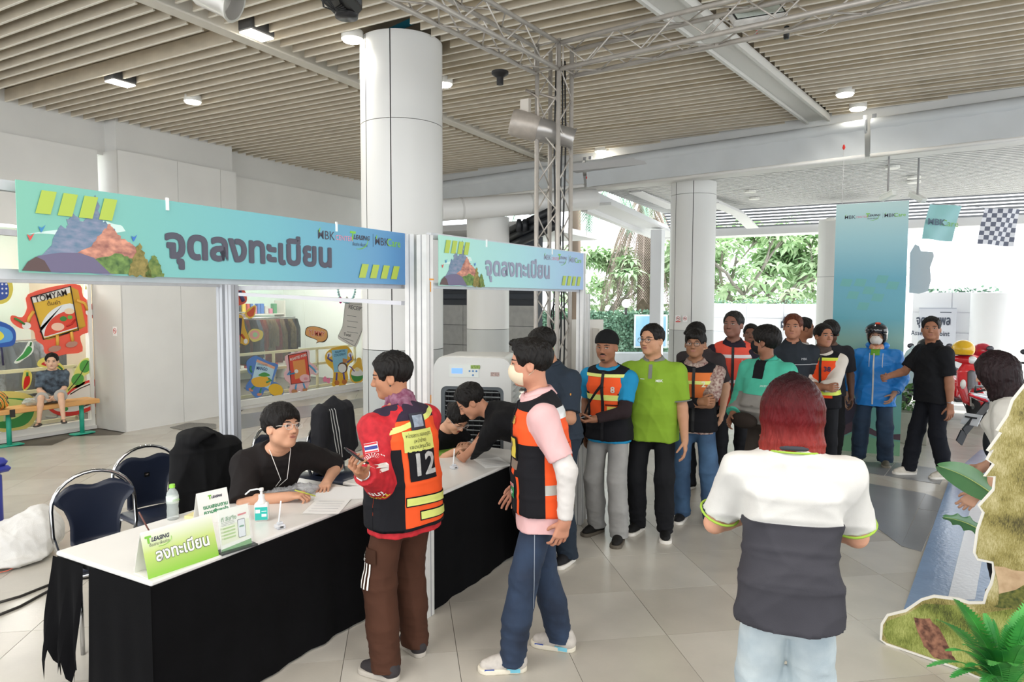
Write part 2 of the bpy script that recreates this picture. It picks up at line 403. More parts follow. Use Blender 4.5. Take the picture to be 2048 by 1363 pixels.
def hand_ops(W,d,n,side,s,curl=.35,spread=1.,thumb=.5,fc=None):
    """W wrist, d towards the knuckles, n where the palm faces, side +1 person's right; fc per-finger curl"""
    d=nz(d); n=nz(np.asarray(n,float)-d*(np.asarray(n,float)@d)); t=np.cross(d,n)*side   # towards the thumb
    ops=[]; k=[]
    for i,(o,L) in enumerate(((.030,.088),(.010,.091),(-.010,.086),(-.029,.078))):
        a=W+t*o*.55*s+d*.008*s; b=W+t*o*s+d*L*s; k.append(b); ops.append((cone(a,b,.0135*s,.0118*s),.014*s))
    ops.append((cone(W-d*.03*s,W+d*.02*s,.027*s,.024*s),.02*s))
    fl=((.043,.026,.021),(.047,.029,.022),(.044,.027,.022),(.034,.02,.02)); c0=curl
    for i in range(4):
        c0=(fc[i] if fc else curl); p=k[i]; a=c0*.9; u=nz(d*math.cos(a)+n*math.sin(a)+t*(.07-.05*i)*spread); r=.0092 if i<3 else .008
        for j in range(3):
            q=p+u*fl[i][j]*s; ops.append((cone(p,q,r*s,(r-.0008)*s),.002)); p=q; r-=.0009
            a+=c0*(1.25 if j==0 else .85); u=nz(d*math.cos(a)+n*math.sin(a)+t*(.10-.07*i)*spread)
    p=W+d*.022*s+t*.020*s+n*.006*s; a=.75-thumb*.35; u=nz(t*math.sin(a)*1.1+d*math.cos(a)+n*(.35+.5*thumb)); r=.0125
    for j,L in enumerate((.042,.032,.026)):
        q=p+u*L*s; ops.append((cone(p,q,r*s,(r-.0015)*s),.008*s if j==0 else .002)); p=q; r-=.0018
        u=nz(u+n*.35*thumb-t*.28*(j+1)*thumb+d*.15)
    return ops,(t,n,d)
def face(head,Hc,M,s,prm,obj,skin):
    """features laid on the head surface"""
    X,Y,Z=M[:,0],M[:,1],M[:,2]; W=lambda x,y,z:Hc+(X*x+Y*y+Z*z)*s
    def g(name,fn,nu,nv,o,mt,off=.0012,yd=None):
        return sgrid(head,name,fn,nu,nv,W(*o),X if yd is None else yd,Z,mt,obj,off,.06)
    # frames: x runs to the person's left in the picture plane of the face => normal = forward
    Xn=-X
    def g(name,fn,nu,nv,o,mt,off=.0012):
        return sgrid(head,name,fn,nu,nv,W(*o),Xn,Z,mt,obj,off,.06)
    op=prm.get('eye',1.); brow=mat(prm.get('browc','#1a1310'),.8)
    for sd in (-1,1):
        al=lambda hw,hh,cx=0:(lambda u,v:(cx+(u-.5)*2*hw*s,(v-.5)*2*hh*s*max(0,1-(abs(u-.5)*2)**2.2)+.0015*s*(u-.5)*2*(-sd)*-1))
        e=g('eye',al(.0145,.0055*op),11,5,(sd*.032,.09,.008),mat('#b3a9a0',.35),.0010)
        g('iris',lambda u,v:(.0052*s*(v)*math.cos(u*2*PI),min(.0050*op,.0052*v*abs(1))*s*math.sin(u*2*PI)),13,3,(sd*.032+prm.get('gaze',0)*-.004,.09,.0085),mat('#1d120c',.15),.0018)
        g('eyelid',lambda u,v:((u-.5)*.031*s,(.0052*op*(1-(abs(u-.5)*2)**2.2)+.0003+(v-.5)*.0032)*s),11,2,(sd*.032,.09,.008),mat('#2a1a14',.7),.0022)
        g('eyebrow',lambda u,v:((u-.5)*.040*s,(.004*(1-(2*u-1)**2)+(v-.5)*(.0085*(1-.6*abs(u-.5)*2)))*s),9,3,(sd*.033,.09,.0275),brow,.0016)
    lc=prm.get('lips','#a5695a')
    g('mouth',lambda u,v:((u-.5)*.047*s,(((v-.5)*.0165)*(1-(abs(2*u-1))**2.0)+.0012*math.cos((u-.5)*4*PI)*(v))*s),13,6,(0,.09,-.053),mat(lc,.5),.0010)
    g('mouth',lambda u,v:((u-.5)*.045*s,((v-.5)*.0022*(1-abs(2*u-1)**3))*s),11,2,(0,.09,-.0535),mat('#4a2520',.7),.0018)
    for sd in(-1,1): g('nostril',lambda u,v:((u-.5)*.006*s,(v-.5)*.004*s),3,3,(sd*.0075,.1,-.0335),mat('#5a3225',.8),.0012)
    if prm.get('mous'):
        g('moustache',lambda u,v:((u-.5)*.056*s,((v-.5)*.011*(1-.55*abs(2*u-1))-.010*(2*u-1)**2)*s),13,4,(0,.09,-.0405),mat('#1a1310',.9),.0022)
    if prm.get('beard'):
        g('beard',lambda u,v:((u-.5)*.03*s,((v-.5)*.014)*s),9,4,(0,.09,-.088),mat('#3a2a22',.95),.0014)
def person(label,x,y,face_deg,H=1.68,h=.010,**k):
    """x,y on the floor; face_deg: world heading. local +Y forward, +X the person's right"""
    s=H/1.70; g=k.get
    root=thing('person',label,'person',(x,y,g('z0',0)),R(face_deg-90),g('group'))
    b=g('build',1.); belly=g('belly',0.); sk=skinmat(g('skin','mid')); seed=g('seed',int(abs(x*131+y*57)*10)%9973)
    pz=g('pelvis',.94*s); P0=A(g('px',0),g('py',0),pz); l1,l2=R(g('lean',2)),R(g('lean2',g('lean',2)+3)); sd=R(g('side',0)); tw=R(g('twist',0))
    up1=nz(A(math.sin(sd),math.sin(l1),math.cos(l1))); up2=nz(A(math.sin(sd),math.sin(l2),math.cos(l2)))
    P1=P0+up1*.22*s; P2=P1+up2*.235*s; NB=P2+up2*.070*s      # waist-chest, shoulder height, neck base
    ct,st=math.cos(tw),math.sin(tw); X=A(ct,st,0); fx=g('female',False); sw=(.185 if not fx else .165)*s*g('sw',1.)*(.6+.4*b)
    SH={1:P2+X*sw+A(0,0,g('shR',0))-up2*.040*s,-1:P2-X*sw+A(0,0,g('shL',0))-up2*.040*s}
    HM=rotm(R(g('hy',0))+tw*0,R(g('hp',0)),R(g('hr',0))); nk=nz(up2+A(0,.25,0)+g('nk',A(0,0,0)))
    HC_=NB+nk*.060*s+HM@A(0,.025,.088)*s; hs=s*g('hs',1.04)
    def W2L(p): q=rotz(V(p[0]-x,p[1]-y,0),-R(face_deg-90)); return A(q.x,q.y,p[2]-g('z0',0))
    # arms
    E={};Wr={}
    for sd_,nm in((1,'R'),(-1,'L')):
        tgt=g('w'+nm); tgt=W2L(g('w'+nm+'w')) if g('w'+nm+'w') is not None else tgt
        if tgt is None: tgt=A(sd_*(sw/s+.06)*s,.04*s,pz-.10*s)
        pole=g('p'+nm,A(sd_*.5,-1,-.25)); E[sd_],Wr[sd_]=ik(SH[sd_],A(*tgt),.285*s,.255*s,pole)
    # legs
    HP={};K={};AN={};FT={}
    for sd_,nm in((1,'R'),(-1,'L')):
        f=g('f'+nm,(sd_*.10*s,0,-sd_*12)); HP[sd_]=P0+A(sd_*.088*s*(.5+.5*b),0,-.03*s)
        if g('f'+nm+'w') is not None: q=W2L(V(*g('f'+nm+'w')[:2],0)); f=(q[0],q[1],g('f'+nm+'w')[2])
        an=A(f[0],f[1],(f[3] if len(f)>3 else .085*s)); pl=g('k'+nm,A(sd_*.12,1,0)); K[sd_],AN[sd_]=ik(HP[sd_],an,.42*s,.42*s,pl); AN[sd_]=an; FT[sd_]=f
    def torso(inf,low=-.10,hi=True,bl=0):
        dn=A(0,0,-1) if not g('seated') else -up1
        wf=g('wf',.9 if fx else 1.0)
        q=[P0+dn*abs(low)*s,P0+up1*.0,P0+up1*.11*s+A(0,.3*belly,0)*s*.5,P1+A(0,.25*belly,0)*s*.5,P1+up2*.125*s+A(0,.006,0),P2-up2*.04*s,P2+up2*.015*s,P2+up2*.055*s]
        rx=[.172*b,.166*b,(.148*wf)*b+belly*.3,.150*wf*b,.164*b,.136*b,.098,.064]; ry=[.124*b,.124*b,.112*b+belly*.55,.110*b+belly*.3,.114*b+(.012 if fx else 0),.096*b,.078*b,.058]
        if fx: ry[4]+=.012
        if g('hip'): rx[0]+=g('hip'); rx[1]+=g('hip'); ry[0]+=g('hip')*.6; ry[1]+=g('hip')*.6
        return loft(q,[r*s+inf for r in rx],[r*s+inf for r in ry],A(1,0,0)*.55+X*.45,2.5,fl=True)
    def shoulders(inf,r=.058):
        o=[]
        for q in(1,-1): o.append((cone(P2+up2*.012*s,SH[q],(.046*s+inf),(.046*b**.5*s+inf)),.07*s))
        return o
    def arms(inf,t0=0,t1=2.,r0=.05,r1=.042,r2=.027,kk=.03,sides=(1,-1),flat=True):
        """t: 0 shoulder,1 elbow,2 wrist"""
        o=[]; bb=b**.5
        for q in sides:
            P=[SH[q],E[q],Wr[q]]; rr=[r0*s*bb+inf,r1*s*bb+inf,r2*s+inf]
            def at(t): i=min(int(t),1); f=t-i; return P[i]*(1-f)+P[i+1]*f,rr[i]*(1-f)+rr[i+1]*f
            if t0<1:
                a,ra=at(t0); e,re=at(min(t1,1)); o.append((cone(a,e,ra,re,False,flat and t1<=1),kk))
            if t1>1:
                a,ra=at(max(t0,1)); e,re=at(t1); o.append((cone(a,e,ra,re,flat and t0>=1,flat and t1<1.99 or (flat and inf>.004)),kk if t0<1 else .002))
        return o
    # ---- body
    ops=[(torso(-.022,-.06),.0)]+shoulders(-.018)+arms(0,0,2,.046,.039,.026,.02,flat=False)
    for q in(1,-1):
        a=E[q]*.72+Wr[q]*.28; ops.append((cone(E[q],a,.036*s*b**.5,.037*s*b**.5),.02)); ops.append((cone(a,Wr[q],.037*s*b**.5,.025*s),.02))
    ops.append((cone(NB,HC_+HM@A(0,-.02,-.05)*s,.056*s*g('nkr',1.),.050*s*g('nkr',1.)),.04*s)); ops.append((cone(NB-up2*.02*s+X*.05*s,NB-up2*.02*s-X*.05*s,.03*s),.04*s))
    for q in(1,-1):
        lr=g('legr',.7 if not g('bare') else 1.); ops.append((cone(HP[q],K[q],.078*s*lr,.05*s*lr),.03)); mid=K[q]*.68+AN[q]*.32
        ops.append((cone(K[q],mid,.048*s*lr,.05*s*lr),.02)); ops.append((cone(mid,AN[q],.05*s*lr,.034*s*lr),.02))
        if g('bare'): fw=A(-math.sin(R(FT[q][2])),math.cos(R(FT[q][2])),0); ops.append((cone(AN[q]+A(0,0,-.03*s),AN[q]+fw*.13*s+A(0,0,-.055*s),.03*s,.02*s),.02))
    parts=[solid(ops,h*1.05)]
    # head
    C_=lambda a,b_,c:HC_+HM@(A(a,b_,c)*hs); hh=g('hh',min(h*.5,.0055)); fw_=g('fw',1.)
    ho=[(ell(C_(0,-.014,.034),A(.076,.094,.083)*hs,HM),.0),(ell(C_(0,.014,-.032),A(.0655*fw_,.069,.074)*hs,HM),.035*hs),(ell(C_(.043*fw_,.012,-.058),A(.020,.03,.024)*hs,HM),.03*hs),(ell(C_(-.043*fw_,.012,-.058),A(.020,.03,.024)*hs,HM),.03*hs),(ell(C_(0,.056,-.088),A(.030*fw_,.024,.02)*hs,HM),.03*hs),
        (ell(C_(.036*fw_,.044,-.022),A(.026,.028,.026)*hs,HM),.02*hs),(ell(C_(-.036*fw_,.044,-.022),A(.026,.028,.026)*hs,HM),.02*hs),
        (cone(C_(-.034,.070,.024),C_(.034,.070,.024),.013*hs),.018*hs),(cone(C_(0,.080,.010),C_(0,.098,-.022),.0085*hs,.0115*hs),.012*hs),
        (ell(C_(.0115,.090,-.027),.0085*hs),.007*hs),(ell(C_(-.0115,.090,-.027),.0085*hs),.007*hs),
        (cone(C_(-.017,.074,-.049),C_(.017,.074,-.049),.0080*hs),.008*hs),(cone(C_(-.013,.073,-.060),C_(.013,.073,-.060),.0085*hs),.008*hs),
        (ell(C_(.033,.094,.007),A(.017,.012,.009)*hs,HM),.010*hs,'-'),(ell(C_(-.033,.094,.007),A(.017,.012,.009)*hs,HM),.010*hs,'-')]
    for q in(1,-1):
        em=HM@rotm(R(q*22),0,R(-q*8)); ho.append((ell(C_(q*.0795,-.008,-.004),A(.0085,.021,.033)*hs,em),.006*hs)); ho.append((ell(C_(q*.086,-.002,.002),A(.006,.010,.018)*hs,em),.005*hs,'-'))
    ho.append((cone(C_(0,-.022,-.03),NB+nk*.01*s,.050*s*g('nkr',1.),.0562*s*g('nkr',1.)),.035*hs))
    hd=solid(ho,hh); parts.append(hd); head=Surf(*hd)
    # hands
    hfr={}
    for q,nm in((1,'R'),(-1,'L')):
        if g('nohand'+nm): continue
        d=g('d'+nm); d=nz(Wr[q]-E[q]) if d is None else nz(d); n=g('n'+nm); n=A(-q,0,0) if n is None else A(*n)
        o,fr=hand_ops(Wr[q],d,n,q,s*g('hands',1.),g('c'+nm,.35),1.,g('t'+nm,.5),g('fc'+nm)); o.append((cone(Wr[q]-nz(Wr[q]-E[q])*.05*s,Wr[q],.027*s,.025*s),.015*s))
        parts.append(solid(o,min(hh*1.0,.0045) if h<.012 else .0055)); hfr[q]=(Wr[q],)+fr
    P,F=merge(parts); body=npmesh('body',P,F,sk,root)
    if not g('noface'): face(head,HC_,HM,hs,g('fc',{}) or {},root,sk)
    # ---- hair
    hc=g('hairc','#15110f'); st_=g('hair','short'); hm=HAIRM(hc)
    if st_:
        vol=g('hv',0.)+.005; 
        ops=[(ell(C_(0,-.018,.040+vol*.3),A(.0835+vol,.1015+vol,.0885+vol)*hs,HM),.0)]
        cuts=[]
        low=g('hlow',0.)
        def pl(n,c): cuts.append(half(HM@A(*n),C_(*c)))
        if st_ in('short','fringe','side','crop','tuft'):
            pl((0,.40,-.90),(0,.02,-.012-low)); 
            fc_={'short':(.094,.018),'fringe':(.106,-.004),'side':(.094,.020),'crop':(.090,.020),'tuft':(.098,.014)}[st_]
            ops.append((ell(C_(0,fc_[0],fc_[1]),A(.072,.066,.066)*hs,HM),.012*hs,'-'))
            for q in(1,-1): ops.append((ell(C_(q*.088,.002,-.022),A(.03,.030,.040)*hs,HM),.008*hs,'-'))
            if st_=='fringe':
                ops.append((ell(C_(.012,.066,.070),A(.060,.030,.026)*hs,HM@rotm(0,R(-30),0)),.02*hs)); 
            if st_=='tuft': ops.append((ell(C_(.02,.045,.112),A(.045,.05,.02)*hs,HM),.02*hs))
        elif st_=='bob':
            ops=[(ell(C_(0,-.018,.030),A(.102,.114,.100)*hs,HM),.0),(loft([C_(0,-.016,-.005),C_(0,-.016,-.05),C_(0,-.018,-.135),C_(0,-.02,-.165)],[.094*hs,.104*hs,.112*hs,.114*hs],[.104*hs,.106*hs,.102*hs,.098*hs],HM[:,0],2.1,fh=True),.09*hs)]
            ops.append((ell(C_(0,.12,-.05),A(.066,.085,.125)*hs,HM),.015*hs,'-')); pl((0,0,-1),(0,0,-.165+.0))
        elif st_=='bun':
            pl((0,.62,-.78),(0,.02,-.02)); ops.append((ell(C_(0,.103,-.004),A(.070,.062,.066)*hs,HM),.01*hs,'-'))
            for q in(1,-1): ops.append((ell(C_(q*.09,.004,-.03),A(.03,.03,.042)*hs,HM),.008*hs,'-'))
            ops.append((ell(C_(0,-.125,.02),A(.03,.028,.035)*hs,HM),.01*hs))
        hP,hF=solid(ops,hh*1.1,cuts); hs_=Surf(hP,hF); q=(hP-HC_)@HM
        rr=np.random.RandomState(seed); n_=np.sin(q[:,0]*330+4*np.sin(q[:,1]*90)+3*np.sin(q[:,2]*60))*.5+np.sin(q[:,1]*210+5*np.sin(q[:,0]*120)+q[:,2]*80)*.5
        n2=np.sin(q[:,0]*95+3*np.sin(q[:,1]*50+seed))*np.sin(q[:,1]*80+q[:,2]*60+seed); hP=hP+hs_.N*((n_*.0022+n2*.003)*g('hn',1.))[:,None]; npmesh('hair',hP,hF,hm,root)
    hx=g('hat')
    if hx=='beanie':
        q=solid([(ell(C_(0,-.022,.045),A(.094,.112,.096)*hs,HM),0),(ell(C_(0,-.10,.03),A(.05,.035,.04)*hs,HM),.04)],hh,[half(HM@A(0,.22,-.97),C_(0,.05,.038))]); npmesh('beanie',q[0],q[1],FAB('#121213'),root)
    if hx=='cap':
        q=solid([(ell(C_(0,-.018,.045),A(.09,.106,.09)*hs,HM),0)],hh,[half(HM@A(0,.1,-.99),C_(0,.05,.035))]); npmesh('cap',q[0],q[1],FAB('#17171a'),root)
    if g('mask'):
        mc=g('mask'); pls=[(C_(0,.02,-.008),HM@A(0,-.18,1)),(C_(0,.024,0),HM@A(0,-1,-.1)),(C_(0,.03,-.108),HM@A(0,.3,-1))]
        q=solid([(ell(C_(0,.022,-.045),A(.070*fw_,.076,.070)*hs,HM),0),(ell(C_(0,.078,-.03),A(.028,.025,.034)*hs,HM),.04)],hh*1.2,[half(p[1],p[0]) for p in pls]); npmesh('face_mask',q[0],q[1],FAB(mc,.05),root)
        mb=MB()
        for sd_ in(-1,1):
            mb.path([C_(sd_*.058,.035,-.02),C_(sd_*.079,-.005,.018),C_(sd_*.084,-.026,.0),C_(sd_*.078,-.02,-.03),C_(sd_*.06,.03,-.07)],.0017*hs,5)
        mb.build('ear_loop',FAB(mc,.02),root,True)
    if g('glass'):
        gm=mat(g('glass'),.35,metal=.3); mb=MB()
        for sd_ in(-1,1):
            c=(sd_*.034,.1,.006); mb.path([C_(c[0]+.023*math.copysign(abs(math.cos(a))**.7,math.cos(a)),c[1]-.008*abs(math.cos(a)+sd_*.0)*.5,c[2]+.018*math.copysign(abs(math.sin(a))**.7,math.sin(a))) for a in [2*PI*i/16 for i in range(16)]],.0016*hs,5,closed=True)
            mb.path([C_(sd_*.056,.094,.010),C_(sd_*.076,.06,.012),C_(sd_*.083,-.005,.008),C_(sd_*.083,-.03,-.012)],.0016*hs,5)
        mb.path([C_(-.012,.1,.012),C_(0,.104,.016),C_(.012,.1,.012)],.0016*hs,5); gl=mb.build('glasses',gm,root,True)
        mb=MB()
        for sd_ in(-1,1): mb.add([C_(sd_*.034+.021*math.cos(a),.0975,.006+.016*math.sin(a)) for a in [2*PI*i/14 for i in range(14)]],[tuple(range(14))])
        mb.build('lens',mat('#e8eef2',.05,alpha=.07,spec=.5),gl,False)
    # ---- clothes
    ctx=dict(W2L=W2L,root=root,s=s,P0=P0,P1=P1,P2=P2,NB=NB,up1=up1,up2=up2,X=X,SH=SH,E=E,W=Wr,HP=HP,K=K,AN=AN,HC=HC_,HM=HM,hs=hs,head=head,hand=hfr,torso=torso,arms=arms,shoulders=shoulders,h=h,b=b,seed=seed,C=C_,FT=FT,g=g)
    trousers(ctx,g('tr','#22242a'),g('tb',.018),g('tlen',1.),g('tmat'))
    for q in(1,-1): shoe(ctx,q,g('shoe','#151515'),g('sole','#e8e4dc'),g('sandal'))
    sc=g('shirt','#333333'); ctx['shirt']=top(ctx,'shirt' if not g('jacket') else 'jacket',sc,g('sinf',.012),g('hem',.10),g('sl',.8),g('sr',.014),g('smat'),g('neck','round'))
    return ctx
def fin(ctx,name,PF,mt,amp,wl,stretch=(1,1,1),sd=0,mi=None,col=None):
    P,F=PF; sf=Surf(P,F); P=P+sf.N*folds(P,ctx['seed']+sd,amp,wl,stretch)[:,None]; o=npmesh(name,P,F,mt,ctx['root'],col=col(P) if col else None)
    sf=Surf(P,F); sf.obj=o; return sf
def trousers(c,colr,bag,ln,mt=None):
    s,b,g=c['s'],c['b'],c['g']; P0=c['P0']; h=c['h']; sit=g('seated')
    up=c['up1']; q=[P0-up*.10*s,P0-up*.04*s,P0+up*.03*s,P0+up*.06*s]; hp=g('hip',0)
    rx=[.135*b,.160*b+hp,.152*b+hp,.140*b]; ry=[.10*b,.116*b+hp*.6,.108*b+hp*.6,.098*b]
    ops=[(loft(q,[r*s+.004 for r in rx],[r*s+.004 for r in ry],A(1,0,0),2.3),.0)]; cuts=[]
    bb=b**.5
    for k in(1,-1):
        HP,K,AN=c['HP'][k],c['K'][k],c['AN'][k]; r1=.084*s*bb; r2=.060*s*bb+bag*.8; r3=.046*s+bag*1.15
        if ln>=1: 
            end=AN+A(0,0,-.045*s)
            ops.append((cone(HP,K,r1,r2),.05*s)); ops.append((cone(K,K*.45+AN*.55,r2,(r2+r3)/2+.004),.03*s)); ops.append((cone(K*.45+AN*.55,end,(r2+r3)/2+.004,r3),.02*s))
        else: 
            e=K*ln+HP*(1-ln); ops.append((cone(HP,e,r1+.012,r2+.03*s,False,True),.05*s))
    if ln>=1 and not sit: cuts.append(half((0,0,-1),(0,0,.042*s)))
    PF=solid(ops,h*1.02,cuts)
    P,F=PF; sf=Surf(P,F); z=P[:,2]; low=np.clip(1-(z-.05)/.35,0,1)*(1 if ln>=1 else 0); kn=np.exp(-((z-c['K'][1][2])/.10)**2)
    am=g('tamp',.007); d=folds(P,c['seed'],am,.22,(1,1,.6))+folds(P,c['seed']+5,.010,.10,(.5,.5,1.7))*low+folds(P,c['seed']+9,.006,.11,(.6,.6,1.5))*kn
    P=P+sf.N*d[:,None]; c['trs']=Surf(P,F); c['trs'].obj=npmesh('trousers' if ln>=1 else 'shorts',P,F,mt or FAB(colr,.15),c['root'])
def shoe(c,q,up,so,sandal=False):
    s=c['s']; f=c['FT'][q]; an=c['AN'][q]; yaw=R(f[2]); fw=A(-math.sin(yaw),math.cos(yaw),0); rt=A(math.cos(yaw),math.sin(yaw),0); z0=an[2]-.085*s; O=A(an[0],an[1],z0); 
    W=lambda x,y,z:O+rt*x*s+fw*y*s+A(0,0,z*s); Mx=np.stack([rt,fw,A(0,0,1)],1)
    h=max(.005,c['h']*.55)
    def sole(t0,t1,gr):
        a=W(0,-.045,0); b_=W(0,.125,0); ab=(b_-a)[:2]; L2=ab@ab
        def fn(x,y,z):
            px,py=x-a[0],y-a[1]; t=np.clip((px*ab[0]+py*ab[1])/L2,0,1); r=(.036+.012*np.sin(t*PI*.5)-.0*t)*s+gr
            d2=np.sqrt((px-t*ab[0])**2+(py-t*ab[1])**2)-r; dz=np.maximum(t0*s-(z-z0),(z-z0)-t1*s); return np.maximum(d2,dz)
        return fn,np.minimum(a,b_)-.06*s,np.maximum(a,b_)+A(.06,.06,.06)*s
    if sandal:
        P=solid([(sole(.0,.030,-.002),0)],h); o=npmesh('sandal',*P,mat('#45403c',.8),c['root'])
        mb=MB()
        for y_ in(.045,.085): mb.grid(lambda u,v:W(-.05*math.cos(u*PI),y_+(v-.5)*.03,.028+.036*math.sin(u*PI)),9,3)
        mb.build('strap',mat('#45403c',.8),o,True); return
    ops=[(cone(W(0,-.035,.050),W(0,.10,.036),.042*s,.034*s),0),(cone(W(0,.06,.035),W(0,.135,.032),.036*s,.030*s),.02*s),(cone(W(0,-.04,.05),W(0,-.03,.088),.040*s,.040*s),.03*s),(cone(W(0,.02,.07),W(0,.08,.045),.026*s,.03*s),.03*s)]
    P=solid(ops,h,[half((0,0,-1),W(0,0,.018)),half((0,0,1),W(0,0,.115))]); o=npmesh('shoe',*P,FAB(up,.2,.7,30) if isinstance(up,str) else up,c['root'])
    S_=solid([(sole(.0,.028,.003),0)],h); npmesh('sole',*S_,mat(so,.6,bump=.2,bscale=80),o)
    mb=MB()
    for i in range(4):
        y_=.035+i*.018; z_=.084-i*.0095; mb.path([W(-.02,y_,z_-.006),W(0,y_+.004,z_),W(.02,y_,z_-.006)],.0028*s,5)
    mb.build('laces',mat('#d8d4cc' if up!='#151515' else '#202020',.8),o,True)
def top(c,name,colr,inf,hem,sl,sr,mt=None,neck='round'):
    s,g=c['s'],c['g']; h=c['h']
    ops=[(c['torso'](inf,-hem),0)]+[(o[0],o[1]) for o in c['shoulders'](inf*.8)]+c['arms'](sr,0,sl,.046,.043,.034,.04)
    PF=solid(ops,h*1.02,[half(nz(c['up2']+A(0,.12,0)),c['NB']+A(0,0,-.005*s)*1)])
    amp=g('samp',.009); col=g('scol')
    m=mt or FAB(colr,.1)
    sf=fin(c,name,PF,m,amp,g('swl',.17),(1,1,.8),1,col=(lambda P:col(c,P)) if col else None)
    NB=c['NB']; up=c['up2']; X=A(1,0,0)
    if neck=='round':
        mb=MB(); Yv=nz(np.cross(up,X)); mb.path([NB-up*.012*s+(X*math.cos(a)*.066+Yv*math.sin(a)*.070)*s+A(0,0,-.006)*math.sin(a)*0+up*(-.018*s*max(0,-0+(Yv@A(0,1,0))*math.sin(a))) for a in [2*PI*i/20 for i in range(20)]],.0065*s,6,closed=True); mb.build('neckband',mt or FAB(colr),c['root'],True)
    elif neck=='collar':
        cc=g('collarc',colr); mb=MB(); Yv=A(0,1,0)-up*(A(0,1,0)@up); Yv=nz(Yv)
        def fn(u,v):
            a=-PI/2+.0+(u-.5)*2*(PI-.30); ca,sa=math.cos(a),math.sin(a)   # opens at the front
            fr=max(0,sa); r=.068+.004*v if v<.5 else .070+.030*(v-.5)*2
            z=(.030*v*2 if v<.5 else .030-.045*(v-.5)*2*(1+.55*fr)) 
            return NB+(X*ca*r+Yv*sa*(r+.004*fr))*s+up*(z-.002-.030*fr)*s
        mb.grid(fn,30,7); mb.build('collar',FAB(cc),c['root'],True)
    return sf
def vest(c,base,inf=.024,hem=.10,arm=.035,col=None,amp=.007,name='vest'):
    """sleeveless vest over the shirt"""
    s=c['s']; ops=[(c['torso'](inf,-hem),0)]
    for q in(1,-1):
        e=c['P2']+(c['SH'][q]-c['P2'])*.70; ops.append((cone(c['P2']+c['up2']*.03*s,e+c['up2']*.012*s,.052*s+inf*.7,.052*s+inf*.7),.04*s))
    cuts=[half(nz(c['up2']+A(0,.35,0)),c['NB']+A(0,0,-.012*s))]
    for q in(1,-1):
        a=c['SH'][q]; xn=nz(a-c['P2']); xn[2]=0; xn=nz(xn); ops.append((cone(a+xn*.050*s+A(0,0,-.01),a+xn*.3*s,.088*s,.13*s),.012,'-')); ops.append((ell(a+xn*.035*s+A(0,0,.0),A(.06,.085,.10)*s),.01,'-'))
    PF=solid(ops,c['h'],cuts); return fin(c,name,PF,FAB(base,.08,.75),amp,.2,(1,1,.7),3,col=(lambda P:col(c,P)) if col else None)
# ================= the setting =================
tile_l=mat('#c9c4ba',.25,var=.10,scale=3.2,bump=.05,bscale=60,spec=.5,detail=8); tile_m=mat('#c2bcb1',.26,var=.12,scale=2.6,bump=.05,bscale=60,detail=8)
tile_d=mat('#8b8d90',.30,var=.12,scale=3,bump=.05,bscale=60,detail=8); grout=mat('#6f6a62',.9)
white=mat('#e6e5e1',.55,var=.05,scale=2); wall_w=mat('#dddcd8',.7,var=.06,scale=1.5,bump=.1,bscale=25)
MBx=MB(); MBx.bb((-4,-9,-.12),(40,16,-.012)); floor=struct(MBx.build('floor',grout))
# large square floor tiles, laid on the skew
ta=R(38); tx=V(math.cos(ta),math.sin(ta),0); ty=V(-math.sin(ta),math.cos(ta),0); TS=.612; g_=.003
tme=MB(); tme.box((0,0,-.007),(TS-g_,TS-g_,.014)).M=None
tdat=None
def seen(p,mg=60):
    d=p-C0; z=d.dot(cF)
    if z<.6: return None
    x=1024+FPX*d.dot(cR)/z; y=681.5-FPX*d.dot(cU)/z
    return (x,y,z) if -mg-400/z<x<2048+mg+400/z and y<1363+500/z else None
cand=[]
for i in range(-30,60):
    for j in range(-40,50):
        c=tx*(3.69+(i+.5)*TS)+ty*(-.28+(j+.5)*TS)
        if not(-2<c.x<13.2 and -6<c.y<10.0): continue
        q=seen(c)
        if q: cand.append((q[2],c))
cand.sort(key=lambda t:t[0]); m0=MB(); m0.box((0,0,-.007),(TS-g_,TS-g_,.014)); to=m0.build('tile',tile_l,floor); base=to.data; alt=base.copy(); alt.materials[0]=tile_m
def inlay(c):
    x,y=c.x,c.y
    return (8.2<x<9.1 and -4<y<1.4) or (9.2<x<9.9 and 5<y<9.8) or (y>8.55-.25*(x-7) and y<9.0-.25*(x-7) and x>7.3) 
for n,(z,c) in enumerate(cand[:298]):
    o=to if n==0 else bpy.data.objects.new('tile',base)
    if n: COL.objects.link(o); o.parent=floor
    if n and rnd.random()<.4: o.data=alt
    o.location=(c.x,c.y,rnd.uniform(-.0006,.0006)); o.rotation_euler=(0,0,ta+rnd.choice((0,PI/2,PI)))
if len(cand)>298:
    m0=MB()
    for z,c in cand[298:]: m0.box((c.x,c.y,-.007),(TS-g_,TS-g_,.014),ta)
    o=m0.build('far_tile',tile_l,floor); tag(o,kind='stuff')
# grey stone bands let into the floor, flush slabs cut by pixel-measured outlines
def slab(name,poly,mt,t=.0035,par=floor,gap=None):
    P=[onz(x,y) for x,y in poly]; m=MB(); m.prism([(p.x,p.y) for p in P],(0,0,.0005),(1,0,0),(0,1,0),t); return m.build(name,mt,par)
for poly in (((1677,997),(1803,1092),(1835,1018),(1700,1000)),((1683,998),(1835,1018),(1851,967+20),(1700,960)),((1803,1092),(1843,1103),(1876,1024),(1837,1018)),((1837,1017),(1876,1023),(1893,1003),(1852,987)),
    ((1695,938),(1768,951),(1790,925),(1600,920)),((1770,951),(1880,968),(1895,940),(1792,925)),
    ((480,829),(732,795),(735,812),(480,858)),((480,905),(735,845),(735,880),(480,925)),((330,932),(470,905),(470,985),(400,985)),((412,868),(432,858),(432,870),(416,869))):
    slab('grey_floor_slab',poly,tile_d)
